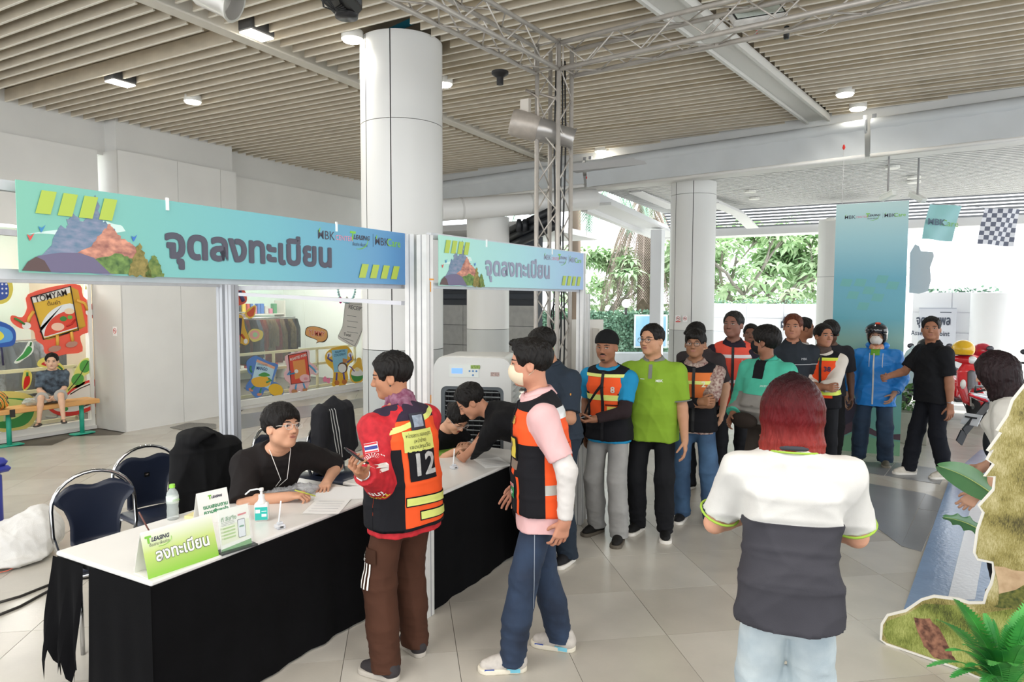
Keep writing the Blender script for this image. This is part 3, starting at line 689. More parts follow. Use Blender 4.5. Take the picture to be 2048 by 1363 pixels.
# ground outside
m=MB(); m.bb((13.2,-14,-.02),(40,18,.004)); g=struct(m.build('outside_ground',mat('#cfcfca',.6,var=.08,scale=1.2))); 
# blue floor sheet with a white stripe
P=[onz(*p) for p in ((1800,1240),(1902,950),(1960,900),(2300,900),(2500,1240))]
o=MB(); o.prism([(p.x,p.y) for p in P],(0,0,.001),(1,0,0),(0,1,0),.004); sh=o.build('floor_sheet',mat('#8fa9cc',.22,var=.12,scale=5,bump=.25,bscale=30)); tag(sh,'glossy blue plastic sheet on the floor beside the grass cut-out board','sheet')
P=[onz(*p) for p in ((1895,1200),(1945,1000),(1985,1000),(1950,1200))]; d=(P[1]-P[0]).normalized()
o=MB(); o.prism([(p.x,p.y) for p in P],(0,0,.0055),(1,0,0),(0,1,0),.001); o.build('white_stripe',mat('#dfe3ea',.25,bump=.25,bscale=30),sh)
# ---- left wall (Y=10)
def bbm(name,a,b,mt,par=None,kind=True):
    o=MB().bb(a,b).build(name,mt,par)
    if kind and par is None: struct(o)
    return o
wl=bbm('wall_left',(2,10.02,4.0),(13.3,10.4,5.2),wall_w)
bbm('cladding_panel',(2,9.99,2.9),(5.80,10.03,4.05),white,wl); bbm('cladding_panel',(8.02,9.99,2.75),(11.5,10.03,4.05),white,wl)
bbm('cladding_panel',(11.5,9.99,0),(13.3,10.03,4.05),white,wl)
for a,b in ((5.92,6.85),(6.856,7.62),(7.626,7.9)): bbm('cladding_panel',(a,9.70,.0),(b,9.74,4.05),white,wl)
bbm('cladding_panel',(5.90,9.70,0),(5.918,10.42,4.05),mat('#cfcdc8',.6),wl); bbm('cladding_panel',(7.9,9.7,0),(7.93,10.02,4.05),white,wl)
bbm('pilaster_beam',(5.93,9.75,4.04),(7.9,10.02,4.9),wall_w,wl)
bbm('wall_core',(5.92,9.74,0),(7.9,10.4,4.05),wall_w,wl)
# ---- shop windows
glass=mat('#eef6f2',.02,alpha=.10,spec=.6); frame_w=mat('#e9e8e2',.45); rail_y=mat('#d9d3a4',.5)
shopfl=mat('#c7c3b8',.5); 
def shopwin(name,x0,x1,z0,z1,Y=10):
    w=thing(name,None,None,(x0,Y,0)); struct(w)
    bbm('window_frame',(x0-0.0-x0,.0,z0-.10),(x1-x0,.10,z0),frame_w,w); bbm('window_frame',(0,0,z1),(x1-x0,.1,z1+.08),frame_w,w)
    bbm('window_frame',(0,0,z0),(.05,.1,z1),frame_w,w); bbm('window_frame',(x1-x0-.05,0,z0),(x1-x0,.1,z1),frame_w,w)
    n=max(1,round((x1-x0)/1.8)); k=(x1-x0-.1)/n
    for i in range(n): bbm('pane',(.05+i*k+.002,.045,z0),(.05+(i+1)*k-.002,.055,z1),glass,w)
    return w
shopwin('window_1',2.2,5.88,.14,2.9,10.40); shopwin('window_2',8.02,11.5,.14,2.75)
bbm('window_sill',(2.2,10.36,0),(5.88,10.5,.05),white); bbm('trim_2',(2,10.0,2.9),(5.9,10.45,2.97),white); bbm('trim_1',(8.02,9.90,0),(11.5,10.1,.04),white)
# inner railing seen through the glass
def railing(x0,x1,lab):
    t=thing('railing',lab,'railing',(x0,10.25 if x0>6 else 10.62,0))
    m=MB()
    for z in (.93,.62,.16): m.bb((0,0,z-.025),(x1-x0,.04,z+.025))
    m.build('rail',rail_y,t); n=int((x1-x0)/.9)
    pm=MB().bb((-.02,0,0),(.02,.04,.93)).build('post',rail_y,t)
    for i in range(1,n+1): q=pm.copy(); COL.objects.link(q); q.location=((x1-x0)*i/n-.03,0,0)
    return t
railing(2.25,5.76,'pale yellow railing inside the shop window behind the bench'); railing(8.07,11.45,'pale yellow railing inside the shop window with the small stickers')
# shop interior
wc=mat('#e9efe9',.7); bbm('wall_shop_back',(1.5,13.6,0),(12.5,13.7,3.3),mat('#cfe6da',.7,col2='#e8ece6',scale=.8,var=.1)); bbm('wall_shop_left',(1.4,10.1,0),(1.5,13.7,3.3),wc); bbm('wall_shop_right',(12.5,10.1,0),(12.6,13.7,3.3),wc); bbm('ceiling_shop',(1.4,10.1,3.2),(12.6,13.7,3.3),wc)
bbm('wall_shop_middle',(6.6,10.4,0),(6.75,13.6,3.2),mat('#d9c2a6',.7))
for i,(x,y) in enumerate(((3,11.4),(4.3,10.9),(4.9,11.9),(5.4,11.0),(8.6,11.2),(9.6,11.7),(10.6,11.1),(11.4,11.9))):
    t=thing('ceiling_lamp','round shop ceiling lamp shining behind the glass','lamp',(x,y,3.2),0,'lamps in the shop ceiling'); MB().lathe([(0,-.03),(.10,-.03),(.11,0)],n=16).build('lamp_disc',mat('#fffaf0',emit=9),t); MB().lathe([(.11,-.035),(.13,-.035),(.13,0)],n=16).build('rim',frame_w,t)
for x in (3.6,5.2): lamp('POINT','shop_light',(x,11.5,2.7),75,(1,.98,.93),.25)
for x in (9.,10.8): lamp('POINT','shop_light',(x,11.5,2.6),75,(1,.99,.95),.25)
# clothes racks
def rack(x,y,L,lab,cols,n,h=1.45,rz=0):
    t=thing('clothes_rack',lab,'clothes rack',(x,y,0),rz); m=MB(); m.tube((0,0,h),(L,0,h),.014)
    for a in (0,L): m.tube((a,0,0),(a,0,h),.014); m.tube((a,-.22,.02),(a,.22,.02),.014)
    m.build('rail',mat('#b9b9b9',.3,metal=.8),t,True)
    for i in range(n):
        c=rnd.choice(cols); w=rnd.uniform(.14,.25); l=rnd.uniform(.45,.9); m=MB(); px=(i+.5)*L/n
        m.grid(lambda u,v:V(px+.012*math.sin(u*9+i)+.008*math.sin(v*7),(u-.5)*2*w*(.55+.45*min(1,v*3)),h-.03-v*l),9,7)
        m.grid(lambda u,v:V(px+.02+.012*math.sin(u*9+i),(u-.5)*2*w*(.55+.45*min(1,v*3)),h-.03-v*l),9,7)
        m.build('garment',mat(c,.9,var=.55,scale=22),t,True)
rack(8.3,11.0,2.4,'rack of dark patterned garments inside the right shop window',['#4a2a2a','#8b3026','#3a3f4a','#93805a','#a85a3a','#2d3a33','#c9b8a8','#1f2026','#6a7a8a'],30,1.55,.12)
rack(8.2,11.9,1.9,'rack of pale and grey garments deeper in the shop',['#8f959b','#b7a7a0','#6d7480','#c9c2ba'],20,1.65,.05)
rack(4.9,11.4,1.2,'rack of grey garments inside the left shop window',['#55606a','#8a9096','#3c4148'],14,1.3,.3)
# shelves with small goods
def shelf(x,y,w,lab,grp,rz=0,nz_=4):
    t=thing('display_shelf',lab,'shelf',(x,y,0),rz); m=MB(); m.bb((0,0,0),(.03,.35,1.9)); m.bb((w-.03,0,0),(w,.35,1.9)); m.build('side_panel',mat('#dad6cc',.6),t)
    for k in range(nz_):
        MB().bb((.03,0,.3+k*.42),(w-.03,.35,.325+k*.42)).build('shelf_board',mat('#dad6cc',.6),t)
    M_=Matrix.Translation(V(x,y,0))@Matrix.Rotation(rz,4,'Z'); proto={}
    for k in range(nz_):
        px=.08
        while px<w-.12:
            hh=rnd.choice((.12,.18,.24)); ww=rnd.choice((.07,.10)); cc=rnd.choice(('#c9504a','#4a7ac0','#e0c04a','#5aa070','#d8d4cc','#3a3f4a','#d98aa0'))
            kk=(hh,ww,cc)
            if kk not in proto:
                bx=MB(); bx.box((0,0,hh/2),(ww,.12,hh),bev=.008); ob_=bx.build('goods_box',mat(cc,.5,var=.3,scale=20)); proto[kk]=ob_.data; bpy.data.objects.remove(ob_)
            o=bpy.data.objects.new('goods_box',proto[kk]); COL.objects.link(o); o.matrix_world=M_@Matrix.Translation(V(px,.16,.326+k*.42)); o.rotation_euler=(0,0,rz)
            tag(o,'small packaged item among the '+grp,'package',grp); px+=ww+.03
shelf(9.2,13.0,2.8,'white display shelf at the back of the right shop','goods on the back shelf of the right shop')
shelf(3.0,13.0,2.6,'white display shelf at the back of the left shop','goods on the back shelf of the left shop')
# mannequin
t=thing('mannequin','white mannequin in a pale dress inside the left shop window','mannequin',(4.25,10.95,0)); 
P=solid([(ell((0,0,1.66),(.075,.09,.11)),0),(cone((0,0,1.5),(0,0,1.62),.05,.045),.03),(loft([A(0,0,.95),A(0,0,1.15),A(0,0,1.4),A(0,0,1.5)],[.16,.12,.17,.06],[.11,.09,.11,.05],A(1,0,0)),.03),(cone((-.19,0,1.4),(-.24,.05,.95),.045,.03),.03),(cone((.19,0,1.4),(.24,.05,.95),.045,.03),.03)],.015); npmesh('body',*P,mat('#e6e2dc',.4),t)
P=solid([(loft([A(0,0,.55),A(0,0,.95),A(0,0,1.15),A(0,0,1.40)],[.30,.19,.14,.18],[.24,.14,.11,.12],A(1,0,0),fl=True),0)],.015); npmesh('dress',P[0],P[1],mat('#cfcbd0',.8,col2='#9fa4a8',scale=12,var=.1),t); MB().lathe([(0,.0),(.2,.0),(.2,.02),(.02,.03),(.02,.6)],n=20).build('stand',mat('#999',.3,metal=.7),t,True)
t=thing('mannequin','headless mannequin in dark patterned clothes at the left edge','mannequin',(3.55,10.9,0)); P=solid([(loft([A(0,0,.55),A(0,0,.95),A(0,0,1.15),A(0,0,1.42),A(0,0,1.5)],[.26,.19,.15,.2,.07],[.2,.14,.11,.12,.06],A(1,0,0),fl=True),0)],.015); npmesh('dress',P[0],P[1],mat('#5b6566',.9,col2='#c0c4c0',scale=16,var=.1),t); MB().lathe([(0,.0),(.2,.0),(.2,.02),(.02,.03),(.02,.6)],n=20).build('stand',mat('#999',.3,metal=.7),t,True)
# ---- ceiling: deck and baffle slats
CZ=4.45
deck=bbm('ceiling',(-4,-8,5.25),(13.5,10.4,5.4),mat('#3a3632',.9,var=.4,scale=3))
bbm('ceiling_panel',(4.2,-8,CZ+.165),(12.7,10.1,CZ+.18),mat('#b7ab96',.85,var=.2,scale=4),deck); bbm('ceiling_panel',(-4,-8,CZ+.165),(2.6,10.1,CZ+.18),mat('#b7ab96',.85),deck)
slm=mat('#d2c6b0',.8,var=.16,scale=3,stretch=(3,1.2,3)); slm2=mat('#c8baa0',.8,var=.22,scale=4,stretch=(3,1.2,3)); slm_lit=mat('#eee8da',.7,var=.08,scale=3)  # slat bottom edges: light bounced off the floor, put into a paler colour
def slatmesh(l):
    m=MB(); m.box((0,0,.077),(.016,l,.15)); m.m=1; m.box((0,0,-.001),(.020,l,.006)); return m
def diagY(x): return 1.71-(x-5.79)*.157
segs={}
for i in range(62):
    x=2.55+i*.163
    if x>12.5: break
    spans=[(5.72,10.02 if not 5.93<x<7.9 else 9.74)]
    if x<5.0: spans.append((-7.5,5.42))
    elif x<10.55: spans+= [(diagY(x)+.19,5.42),(-7.5,diagY(x)-.19)]
    else: spans.append((-7.5,5.42))
    if i in (12,): spans=spans[1:]
    for a,b in spans:
        if abs(x-5.55)<.42 and a<4.34<b: spans2=[(a,3.93),(4.75,b)]
        else: spans2=[(a,b)]
        for a_,b_ in spans2:
            k=round(b_-a_,2)
            if k not in segs: segs[k]=slatmesh(b_-a_).build('slat',[rnd.choice((slm,slm,slm2)),slm_lit],deck)
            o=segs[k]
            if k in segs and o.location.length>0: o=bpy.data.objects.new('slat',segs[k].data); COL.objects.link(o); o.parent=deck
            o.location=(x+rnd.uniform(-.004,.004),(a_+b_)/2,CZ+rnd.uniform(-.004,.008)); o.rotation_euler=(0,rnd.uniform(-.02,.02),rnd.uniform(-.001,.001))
# pipes above the open gap
t=MB(); 
for k in range(6): t.tube((2.9+k*.28,-2,4.95+.06*(k%2)),(2.9+k*.28,10,4.95+.06*(k%2)),.03+.02*(k%3))
o=t.build('service_pipes',mat('#6d5a4c',.6,var=.4,scale=3),deck,True); tag(o,kind='stuff')
t=MB(); t.tube((2.5,7,4.8),(8,6.2,4.8),.09); t.tube((5.3,3.6,4.68),(5.8,5.4,4.68),.09); t.build('blue_pipe',mat('#2d87a0',.6),deck,True)
# white track beam along the hall and the wide skew channel
m=MB(); m.bb((1.5,5.50,CZ-.03),(12.3,5.52,CZ+.14)); m.bb((1.5,5.44,CZ-.04),(12.3,5.58,CZ-.025)); m.bb((1.5,5.44,CZ+.12),(12.3,5.58,CZ+.14)); struct(m.build('ceiling_beam',mat('#d9d4c8',.5)))
m=MB(); a,b=V(4.2,1.96,CZ-.02),V(10.5,.97,CZ-.02); c=V(11.1,.35,CZ-.02)
d=(b-a).normalized(); n_=V(-d.y,d.x,0); 
m.bar(a,b,.24,.02); m.bar(a+n_*.14,b+n_*.14,.035,.09); m.bar(a-n_*.14,b-n_*.14,.035,.09)
c=onz(1705,254,CZ-.02); m.bar(b,c,.24,.02); d2=(c-b).normalized(); n2=V(-d2.y,d2.x,0); m.bar(b+n2*.14,c+n2*.14,.035,.09); m.bar(b-n2*.14,c-n2*.14,.035,.09)
struct(m.build('ceiling_channel',mat('#dcdbd5',.5)))
# ---- downlights
def downlight(x,y,z,lab,e=35,kind='round',cat='lamp',grp=None):
    t=thing('ceiling_lamp',lab,cat,(x,y,z),0,grp)
    if kind=='round': MB().lathe([(0,-.03),(.088,-.03),(.092,-.01)],n=20).build('lamp_disc',mat('#fff8ea',emit=14),t); MB().lathe([(.09,-.012),(.105,-.012),(.105,.06),(.09,.06)],n=20).build('rim',frame_w,t,True,auto=40)
    else: MB().box((0,0,-.01),(.26,.16,.01)).build('lamp_panel',mat('#fff8ea',emit=14),t); MB().box((0,0,.06),(.28,.18,.12),bev=.01).build('housing',mat('#4a4a4a',.5),t)
    l=lamp('SPOT','lamp_light',(x,y,z-.06),e,(1,.95,.86),.09,(0,0,0),spot=R(150)); l.parent=t; l.location=(0,0,-.06)
downlight(4.6,5.30,CZ-.03,'square floodlight glowing between slats near the white beam',60,'sq')
downlight(4.85,7.85,CZ-.03,'bright square ceiling lamp above the left shop window',60,'sq')
downlight(5.74,7.79,CZ-.02,'ceiling lamp with an open flap beside it, above the white wall',45)
downlight(5.12,4.59,CZ-.02,'round ceiling lamp just left of the big column top',45)
downlight(6.67,4.61,CZ-.02,'round ceiling lamp half hidden behind the big column',45)
downlight(10.9,4.35,CZ-.02,'small round ceiling lamp right of the lattice tower',14)
downlight(9.29,.58,CZ-.02,'round ceiling lamp right of the bent white channel, nearer one',35)
downlight(10.05,.47,CZ-.02,'round ceiling lamp right of the bent white channel, next to the blind',10)
# ---- cross beam with roll-up blinds
BA=V(11.75,8.9,3.85); BB=V(9.75,-2.9,3.85); bd=(BB-BA).normalized(); bn=V(bd.y,-bd.x,0); bn=bn if bn.x>0 else -bn   # away from camera
beam_m=mat('#dfdfdc',.6,var=.05,scale=2)
m=MB(); m.bar(BA+bn*.25+V(0,0,.33),BB+bn*.25+V(0,0,.33),.4,.66); wb=struct(m.build('cross_beam',beam_m))
fab=mat('#cdd1d3',.45,var=.05,scale=3,bump=.25,bscale=9,spec=.4)
def beampt(px,z):   # point of the beam face under image column px
    r_=ray(px,340); n=bn; t=(BA-C0).dot(n)/V(r_.x,r_.y,0).dot(n); return V(C0.x+r_.x*t,C0.y+r_.y*t,z)
def blind(x0,x1,lab,dz=0,drop=.36):
    a,b=beampt(x0,4.2),beampt(x1,4.2); L=(b-a).length; d=(b-a).normalized(); t=thing('roller_blind',lab,'blind',a-bn*.17)
    o=V(0,0,0); e=d*L
    m=MB(); m.tube(o,e,.09,n=18); m.build('roll',fab,t,True,auto=40)
    m=MB(); N=int(L*14)
    m.grid(lambda u,v:d*(u*L)+V(0,0,-v*drop-.02)-bn*(.07-.05*v+.012*math.sin(u*L*7+v*2+dz)*v+.006*math.sin(u*L*17-v*5)),N,8); m.build('fabric',fab,t,True)
    m=MB(); m.tube(V(0,0,-drop-.03)-bn*.02,e+V(0,0,-drop-.03)-bn*.02,.028,n=10); m.build('bottom_bar',mat('#e4e3df',.5),t,True)
    m=MB()
    for q in (.02,L-.02): m.box(d*q+V(0,0,.05)+bn*.04,(.05,.05,.2))
    m.build('bracket',mat('#8b8d90',.4,metal=.5),t)
    return t,d,L
blind(1187,1735,'rolled white blind on the beam, middle one above the thin column'); blind(1746,2150,'rolled white blind on the beam at the picture\'s upper right',2); blind(884,1180,'wrinkled rolled white blind between the big column and lattice tower',4,.30)
for px,py in ((1187,372),(1694,330)):
    p=beampt(px,3.92)-bn*.20; m=MB(); m.tube(p,p-V(0,0,.9),.003,n=4); t=m.build('pull_cord',mat('#cfcfcf',.8)); offset_origin(t,p); tag(t,'thin pull cord hanging from the blind %s'%('near the lattice tower' if px<1300 else 'near the teal panel'),'cord')
    m=MB(); m.lathe([(0,0),(.022,.03),(.008,.12),(0,.14)],V(0,0,.03 if px<1300 else 0),n=8); m.build('red_tag',mat('#e0352b',.6),t,True)
# long white duct below the beam on the left
a,b=V(8.5,7.2,3.28),V(11.2,2.9,3.75)
a=atd(880,420,10.6); b=atd(1190,398,11.6)
m=MB(); m.tube(a,b,.17,n=24); 
duct=struct(m.build('white_duct',mat('#e4e4e2',.45),None,True,auto=40)); d=(b-a).normalized()
for k in (.12,.55): m=MB(); m.tube(a+(b-a)*k,a+(b-a)*k+d*.03,.176,n=24); m.build('joint_ring',mat('#cfcfcc',.5),duct,True,auto=40)
# ---- columns clad in curved panels
cl_w=mat('#e2e2df',.38,var=.03,scale=1.5); cl_g=mat('#c3c6c4',.42,var=.04,scale=2)
def column(name,c,r,zt,seams,zj=(3.65,),zc=1.45,rz=0):
    root=link(name,None,None,(c.x,c.y,0)); struct(root)
    MB().lathe([(r-.03,0),(r-.03,zt)],n=32).build('core',mat('#555',.8),root,True,auto=40)
    zs=[0,zc]+[z for z in zj if z<zt-.1]+[zt]
    ang=[R(a) for a in seams]
    for k in range(len(zs)-1):
        for i in range(len(ang)):
            a0=ang[i]; a1=ang[(i+1)%len(ang)]; 
            if a1<=a0: a1+=2*PI
            q=.005/r; m=MB(); m.lathe([(r-.02,zs[k]+.004),(r,zs[k]+.004),(r,zs[k+1]-.002),(r-.02,zs[k+1]-.002)],n=max(4,int((a1-a0)*8)),a0=a0+q,a1=a1-q); m.build('cladding_panel',cl_g if k==0 and zc else cl_w,root,True,auto=40)
    return root
def toward(c): return math.degrees(math.atan2(-c.y,-c.x))
c=atd(806,600,6.95); q=toward(c); bigcol=column('column',c,.405,4.47,[q-57,q-15,q+80,q+165,q+230]); bc=c
for k,(px,py) in enumerate(((728,130),(790,100))):
    p=atd(px,py,6.50 if k else 6.72); m=MB(); m.prism([(0,0),(.07,0),(.045,-.27)],p+V(0,0,.16),R0,(0,0,1),.02); m.build('steel_bracket',mat('#8f9290',.4,metal=.4),bigcol,world=True)
c=atd(1383,600,11.4); q=toward(c); col2=column('column',c,.365,3.86,[q-48,q+0,q+90,q+200]); c2=c
c=atd(976,600,11.5); q=toward(c); column('column',c,.355,3.30,[q+40,q-60,q-180],(2.6,)); 
c=atd(1677,600,13.5); q=toward(c); column('column',c,.40,3.52,[q+20,q-40,q-180],(2.4,))
def nosmoke(p,xd,w,lab,col_='#d23a32',band=False):
    t=thing('no_smoking_sign',lab,'sign',p); M=frameM((0,0,0),xd,(0,0,1)); m=MB(); m.M=M; m.box((0,0,0),(w,w*1.35,.004)); m.build('plate',mat('#eeeeec',.5),t)
    m=MB(); m.M=M; r=w*.36; m.path([V(r*math.cos(a),r*math.sin(a)+w*.05,.004) for a in [2*PI*i/20 for i in range(20)]],w*.035,4,closed=True); m.bar(V(-r*.7,r*.7+w*.05,.005),V(r*.7,-r*.7+w*.05,.005),w*.06,.003,up=(0,0,1)); 
    if band: m.box((0,-w*.53,.003),(w*.9,w*.22,.003))
    m.build('prohibition_ring',mat(col_,.5),t)
    m=MB(); m.M=M; m.box((-w*.03,w*.05,.0035),(w*.42,w*.07,.002)); m.build('cigarette',mat('#333',.6),t)
q=V(R0.x,R0.y,0)
for px,lab,bnd in ((1356,'red and white prohibition sign on the thin column, left one',True),(1370,'red and white no smoking sign on the thin column, right one',False)):
    p=atd(px,637,11.09 if bnd else 11.035); nosmoke(p,R0,.085 if bnd else .075,lab,band=bnd)
nosmoke(onX(230,662,5.895),(0,-1,0),.10,'small no smoking sign on the grey side of the white wall')
# ---- stone wall with dark louvres between column and tower
w3=struct(MB().bb((13.0,6.62,0),(13.3,10.3,3.4)).build('wall_back',mat('#3c4046',.8)))
for k in range(4):
    for j in range(4): MB().bb((12.97,6.62+j*.92,.02+k*.45),(13.0,7.53+j*.92,.46+k*.45)).build('stone_block',mat('#a9aaa8',.85,var=.15,scale=8,bump=.3,bscale=60),w3)
for k in range(7): MB().box((12.97,8.45,2.0+k*.19),(.05,3.66,.11),Matrix.Rotation(.5,3,'Y')).build('louvre_slat',mat('#454a52',.6),w3)
m=MB()
a=atd(1010,478,11.9); 
for k in range(3): m.tube(a+V(0,0,-.13*k+.1),atd(1112,430,10.9)+V(0,0,-.13*k+.1),.07,n=12)
struct(m.build('black_pipes',mat('#23262b',.4),None,True))
for px in (1038,1050):
    p=atd(px,462,11.3); m=MB(); m.lathe([(0,0),(.05,0),(.05,.12),(.03,.2),(0,.2)],n=12); o=m.build('spotlight',mat('#23262b',.4),None,True); o.location=p; tag(o,'small black spotlight below the dark pipes, %s one'%('left' if px==1038 else 'right'),'spotlight',group='spotlights below the dark pipes')
# low soffit on the left beyond the duct
m=MB(); m.bb((11.3,5.8,3.28),(14.5,10.4,3.40)); struct(m.build('ceiling_soffit',mat('#c9cacb',.6)))
# ---- street canopy
can=bbm('canopy_ceiling',(10.6,-6,4.08),(16.2,4.75,4.2),mat('#c2c2c2',.7))
k=0; x=11.0; sm=MB().bb((-.03,-6,3.93),(.03,4.7,4.06)).build('slat',mat('#dcdcda',.6),can)
while x<15.6:
    if k: o=bpy.data.objects.new('slat',sm.data); COL.objects.link(o); o.parent=can
    else: o=sm
    o.location=(x,0,0); k+=1; x+=.135
for k in range(7): MB().box((15.7+k*.09,-.6,3.93-k*.055),(.05,10.6,.035)).build('dark_slat',mat('#8a8d92',.6),can)
bbm('canopy_fascia',(16.3,-6,3.42),(16.9,4.9,3.60),mat('#dcdcdc',.6)); 
m=MB(); m.bar((11.4,4.85,3.72),(16.6,4.95,3.55),.12,.42); m.bar((11.4,4.6,3.62),(16.6,4.7,3.45),.5,.05); struct(m.build('canopy_edge',mat('#e2e3e4',.5)))
for pts in ((atd(1270,379,12.5),atd(1345,412,14.3),atd(1345,412,14.3)),(atd(1425,402,13.2),atd(1478,425,14.3),atd(1505,452,15.2)),(atd(1905,290,10.2),atd(1935,330,12.2),atd(1948,405,14.5))):
    m=MB()
    for a,b in zip(pts,pts[1:]):
        if (b-a).length>.01: m.bar(a,b,.16,.06); m.bar(a+V(0,0,-.04),b+V(0,0,-.04),.26,.02)
    struct(m.build('canopy_beam',mat('#e6e6e6',.5)))
for px,py in ((1785,335),(1828,355),(1828,364),(1500,383),(1508,397),(1664,438)):
    p=onz(px,py,3.9 if px!=1664 else 3.42); t=thing('ceiling_lamp','small round canopy lamp '+{1785:'right of the beam, nearest the teal box',1664:'just left of the teal box top',1828:'further right above the hanging flags' if py==355 else 'lower of the two above the hanging flags',1500:'upper of the two right of the thin column',1508:'lower of the two right of the thin column'}[px],'lamp',p,0,'lamps in the outside canopy'); MB().lathe([(0,-.01),(.08,-.01),(.085,0)],n=14).build('lamp_disc',mat('#fffaf0',emit=6),t); MB().lathe([(.085,-.015),(.1,-.015),(.1,.02)],n=14).build('rim',frame_w,t)
m=MB(); p=atd(1312,700,15); m.bb((p.x-.12,p.y-.12,0),(p.x+.12,p.y+.12,3.45)); struct(m.build('canopy_post',mat('#e8eaee',.5)))
# ================= booth frames, banners =================
alu=mat('#dcdcda',.4,var=.10,scale=14); alu2=mat('#c2c4c8',.45,var=.1,scale=20); grey_alu=mat('#b9bcc2',.4)
def post(name,lab,c,w,z,mt=alu,grp=None):
    o=MB().box((0,0,z/2),(w,w,z)).build(name,mt); o.location=(c.x,c.y,0); tag(o,lab,'post',grp)
    m=MB(); m.box((w/2+.0006,0,z/2),(.001,.006,z)); m.box((-w/2-.0006,0,z/2),(.001,.006,z)); m.box((0,-w/2-.0006,z/2),(.006,.001,z)); m.build('groove',mat('#8c8d90',.6),o); return o
pA=atd(826,600,4.20); pB=atd(850,600,4.12); pC=atd(446,600,5.45); pD=atd(463.5,600,5.38); pE=atd(1162,600,5.85); pF=atd(1173,600,6.0)
post('booth_post','scuffed white booth post at the front, left one of the joined pair',pA,.070,2.34); post('booth_post','scuffed white booth post at the front, right one of the joined pair',pB,.070,2.33)
post('booth_post','grey booth post at the back of the first booth, left of the joined pair',pC,.070,2.34,grey_alu); post('booth_post','grey booth post at the back, right of the joined pair',pD,.070,2.34,grey_alu)
post('booth_post','white booth post at the far end of the second banner',pE,.06,2.34); 
post('booth_post','thin booth post just behind the far end of the second banner',pF,.05,2.0)
def fascia(lab,a,b,z0,z1,studs,par=None):
    t=thing('booth_rail_frame',lab,'frame',(a.x,a.y,0)); m=MB(); A_=V(a.x,a.y,0)-t.location; B_=V(b.x,b.y,0)-t.location
    for z in (z0,z1): MB().bar(A_+V(0,0,z),B_+V(0,0,z),.035,.035).build('rail',alu2,t)
    for k in studs: p=A_+(B_-A_)*k; MB().bar(p+V(0,0,z0),p+V(0,0,z1),.03,.03,up=(1,0,0)).build('stud',alu2,t)
    return t
yF=2.655; xl=1.02
fascia('white top rail frame of the first booth, behind the large banner',V(xl,yF,0),V(pA.x-.03,yF,0),2.03,2.33,(.0,.5,1))
fascia('grey back rail frame of the first booth, above the boy',V(.4,4.42,0),V(pC.x-.03,pC.y,0),2.055,2.33,(.1,.42,.62,.86,1))
fascia('white rail frame joining front and back posts between the booths',V(pA.x,pA.y+.06,0),V(pC.x+.06,pC.y-.05,0),2.03,2.33,(.3,.7))
fascia('rail frame at the open left end of the first booth',V(xl,yF+.05,0),V(xl-.1,4.4,0),2.03,2.33,(.02,.5,.98))
m=MB(); a=atd(480,588,5.3); m.bar(V(0,0,0),atd(806,606,4.25)-a,.03,.025); o=m.build('clear_rail',mat('#c9c9cf',.3)); o.location=a; tag(o,'thin lower rail running from the back posts to the joined front posts','rail')
fascia('white rail frame behind the second, reversed-looking banner',V(pB.x+.04,pB.y-.0,0),V(pE.x-.03,pE.y+.02,0),2.03,2.33,(0,.5,1))
for px,py,L,dx in ((825,480,.05,(0,0,1)),(862,570,.05,(1,0,0)),(855,578,.07,(0,0,1)),(853,800,.05,(0,0,1))): pass
m=MB()
q=lambda px,py,D: atd(px,py,D)
for px,py,w_,h_ in ((862,561,.045,.010),(855,576,.008,.06),(853,803,.008,.05)):
    p=pB+V(0,0,0); z=HC+(600-py)/FPX*4.08; m.box((p.x+(px-850)/FPX*4.1*R0.x,p.y-.0365+0*R0.y,z),(w_,.002,h_))
o=m.build('orange_tape',mat('#e09a3c',.6)); offset_origin(o,(pB.x,pB.y-.04,2)); tag(o,'bits of orange tape stuck on the scuffed white post','tape')
# banner print
def grad(c0,c1,c2,axis=0,l=1,noise=.0):
    m=bpy.data.materials.new('print'); m.use_nodes=True; n=m.node_tree.nodes; L=m.node_tree.links; b=n['Principled BSDF']; b.inputs['Roughness'].default_value=.45
    tc=n.new('ShaderNodeTexCoord'); sp=n.new('ShaderNodeSeparateXYZ'); L.new(tc.outputs['Object'],sp.inputs[0]); rp=n.new('ShaderNodeValToRGB'); mp=n.new('ShaderNodeMapRange'); mp.inputs['From Max'].default_value=l
    L.new(sp.outputs[axis],mp.inputs[0]); L.new(mp.outputs[0],rp.inputs[0]); e=rp.color_ramp.elements; e[0].color=lin(c0); e[1].color=lin(c2); q=e.new(.5); q.color=lin(c1)
    L.new(rp.outputs[0],b.inputs['Base Color']); return m
lime=mat('#a9bf4a',.5); ink=mat('#4a4a58',.5); 
def ptext(s,M,x,z,size,mt,par,bold=0,width=None,y=.0,shear=0):
    """text on a panel whose local frame is x right, z up, front towards -y"""
    me=textdata(s,1,bold/size,0,'CENTER',shear).copy(); sx=size
    if width: xs=[v.co.x for v in me.vertices]; sx=width/(max(xs)-min(xs))
    me.transform(Matrix.Diagonal((sx,size,size,1))); me.transform(Matrix.Translation(V(x,-y,z))@Matrix.Rotation(PI/2,4,'X')); me.materials.clear(); me.materials.append(mt); return link('lettering',me,par)
def poly(par,name,pts,mt,y=.002,t=.0006):
    m=MB(); m.prism([(p[0],p[1]) for p in pts],V(0,-y,0),(1,0,0),(0,0,1),t); return m.build(name,mt,par)
def wob(pts,n=4,a=.004,sd=1):
    r=random.Random(sd); out=[]
    for i in range(len(pts)):
        p,q=pts[i],pts[(i+1)%len(pts)]
        for k in range(n): out.append((p[0]+(q[0]-p[0])*k/n+(r.uniform(-a,a) if k else 0),p[1]+(q[1]-p[1])*k/n+(r.uniform(-a,a) if k else 0)))
    return out
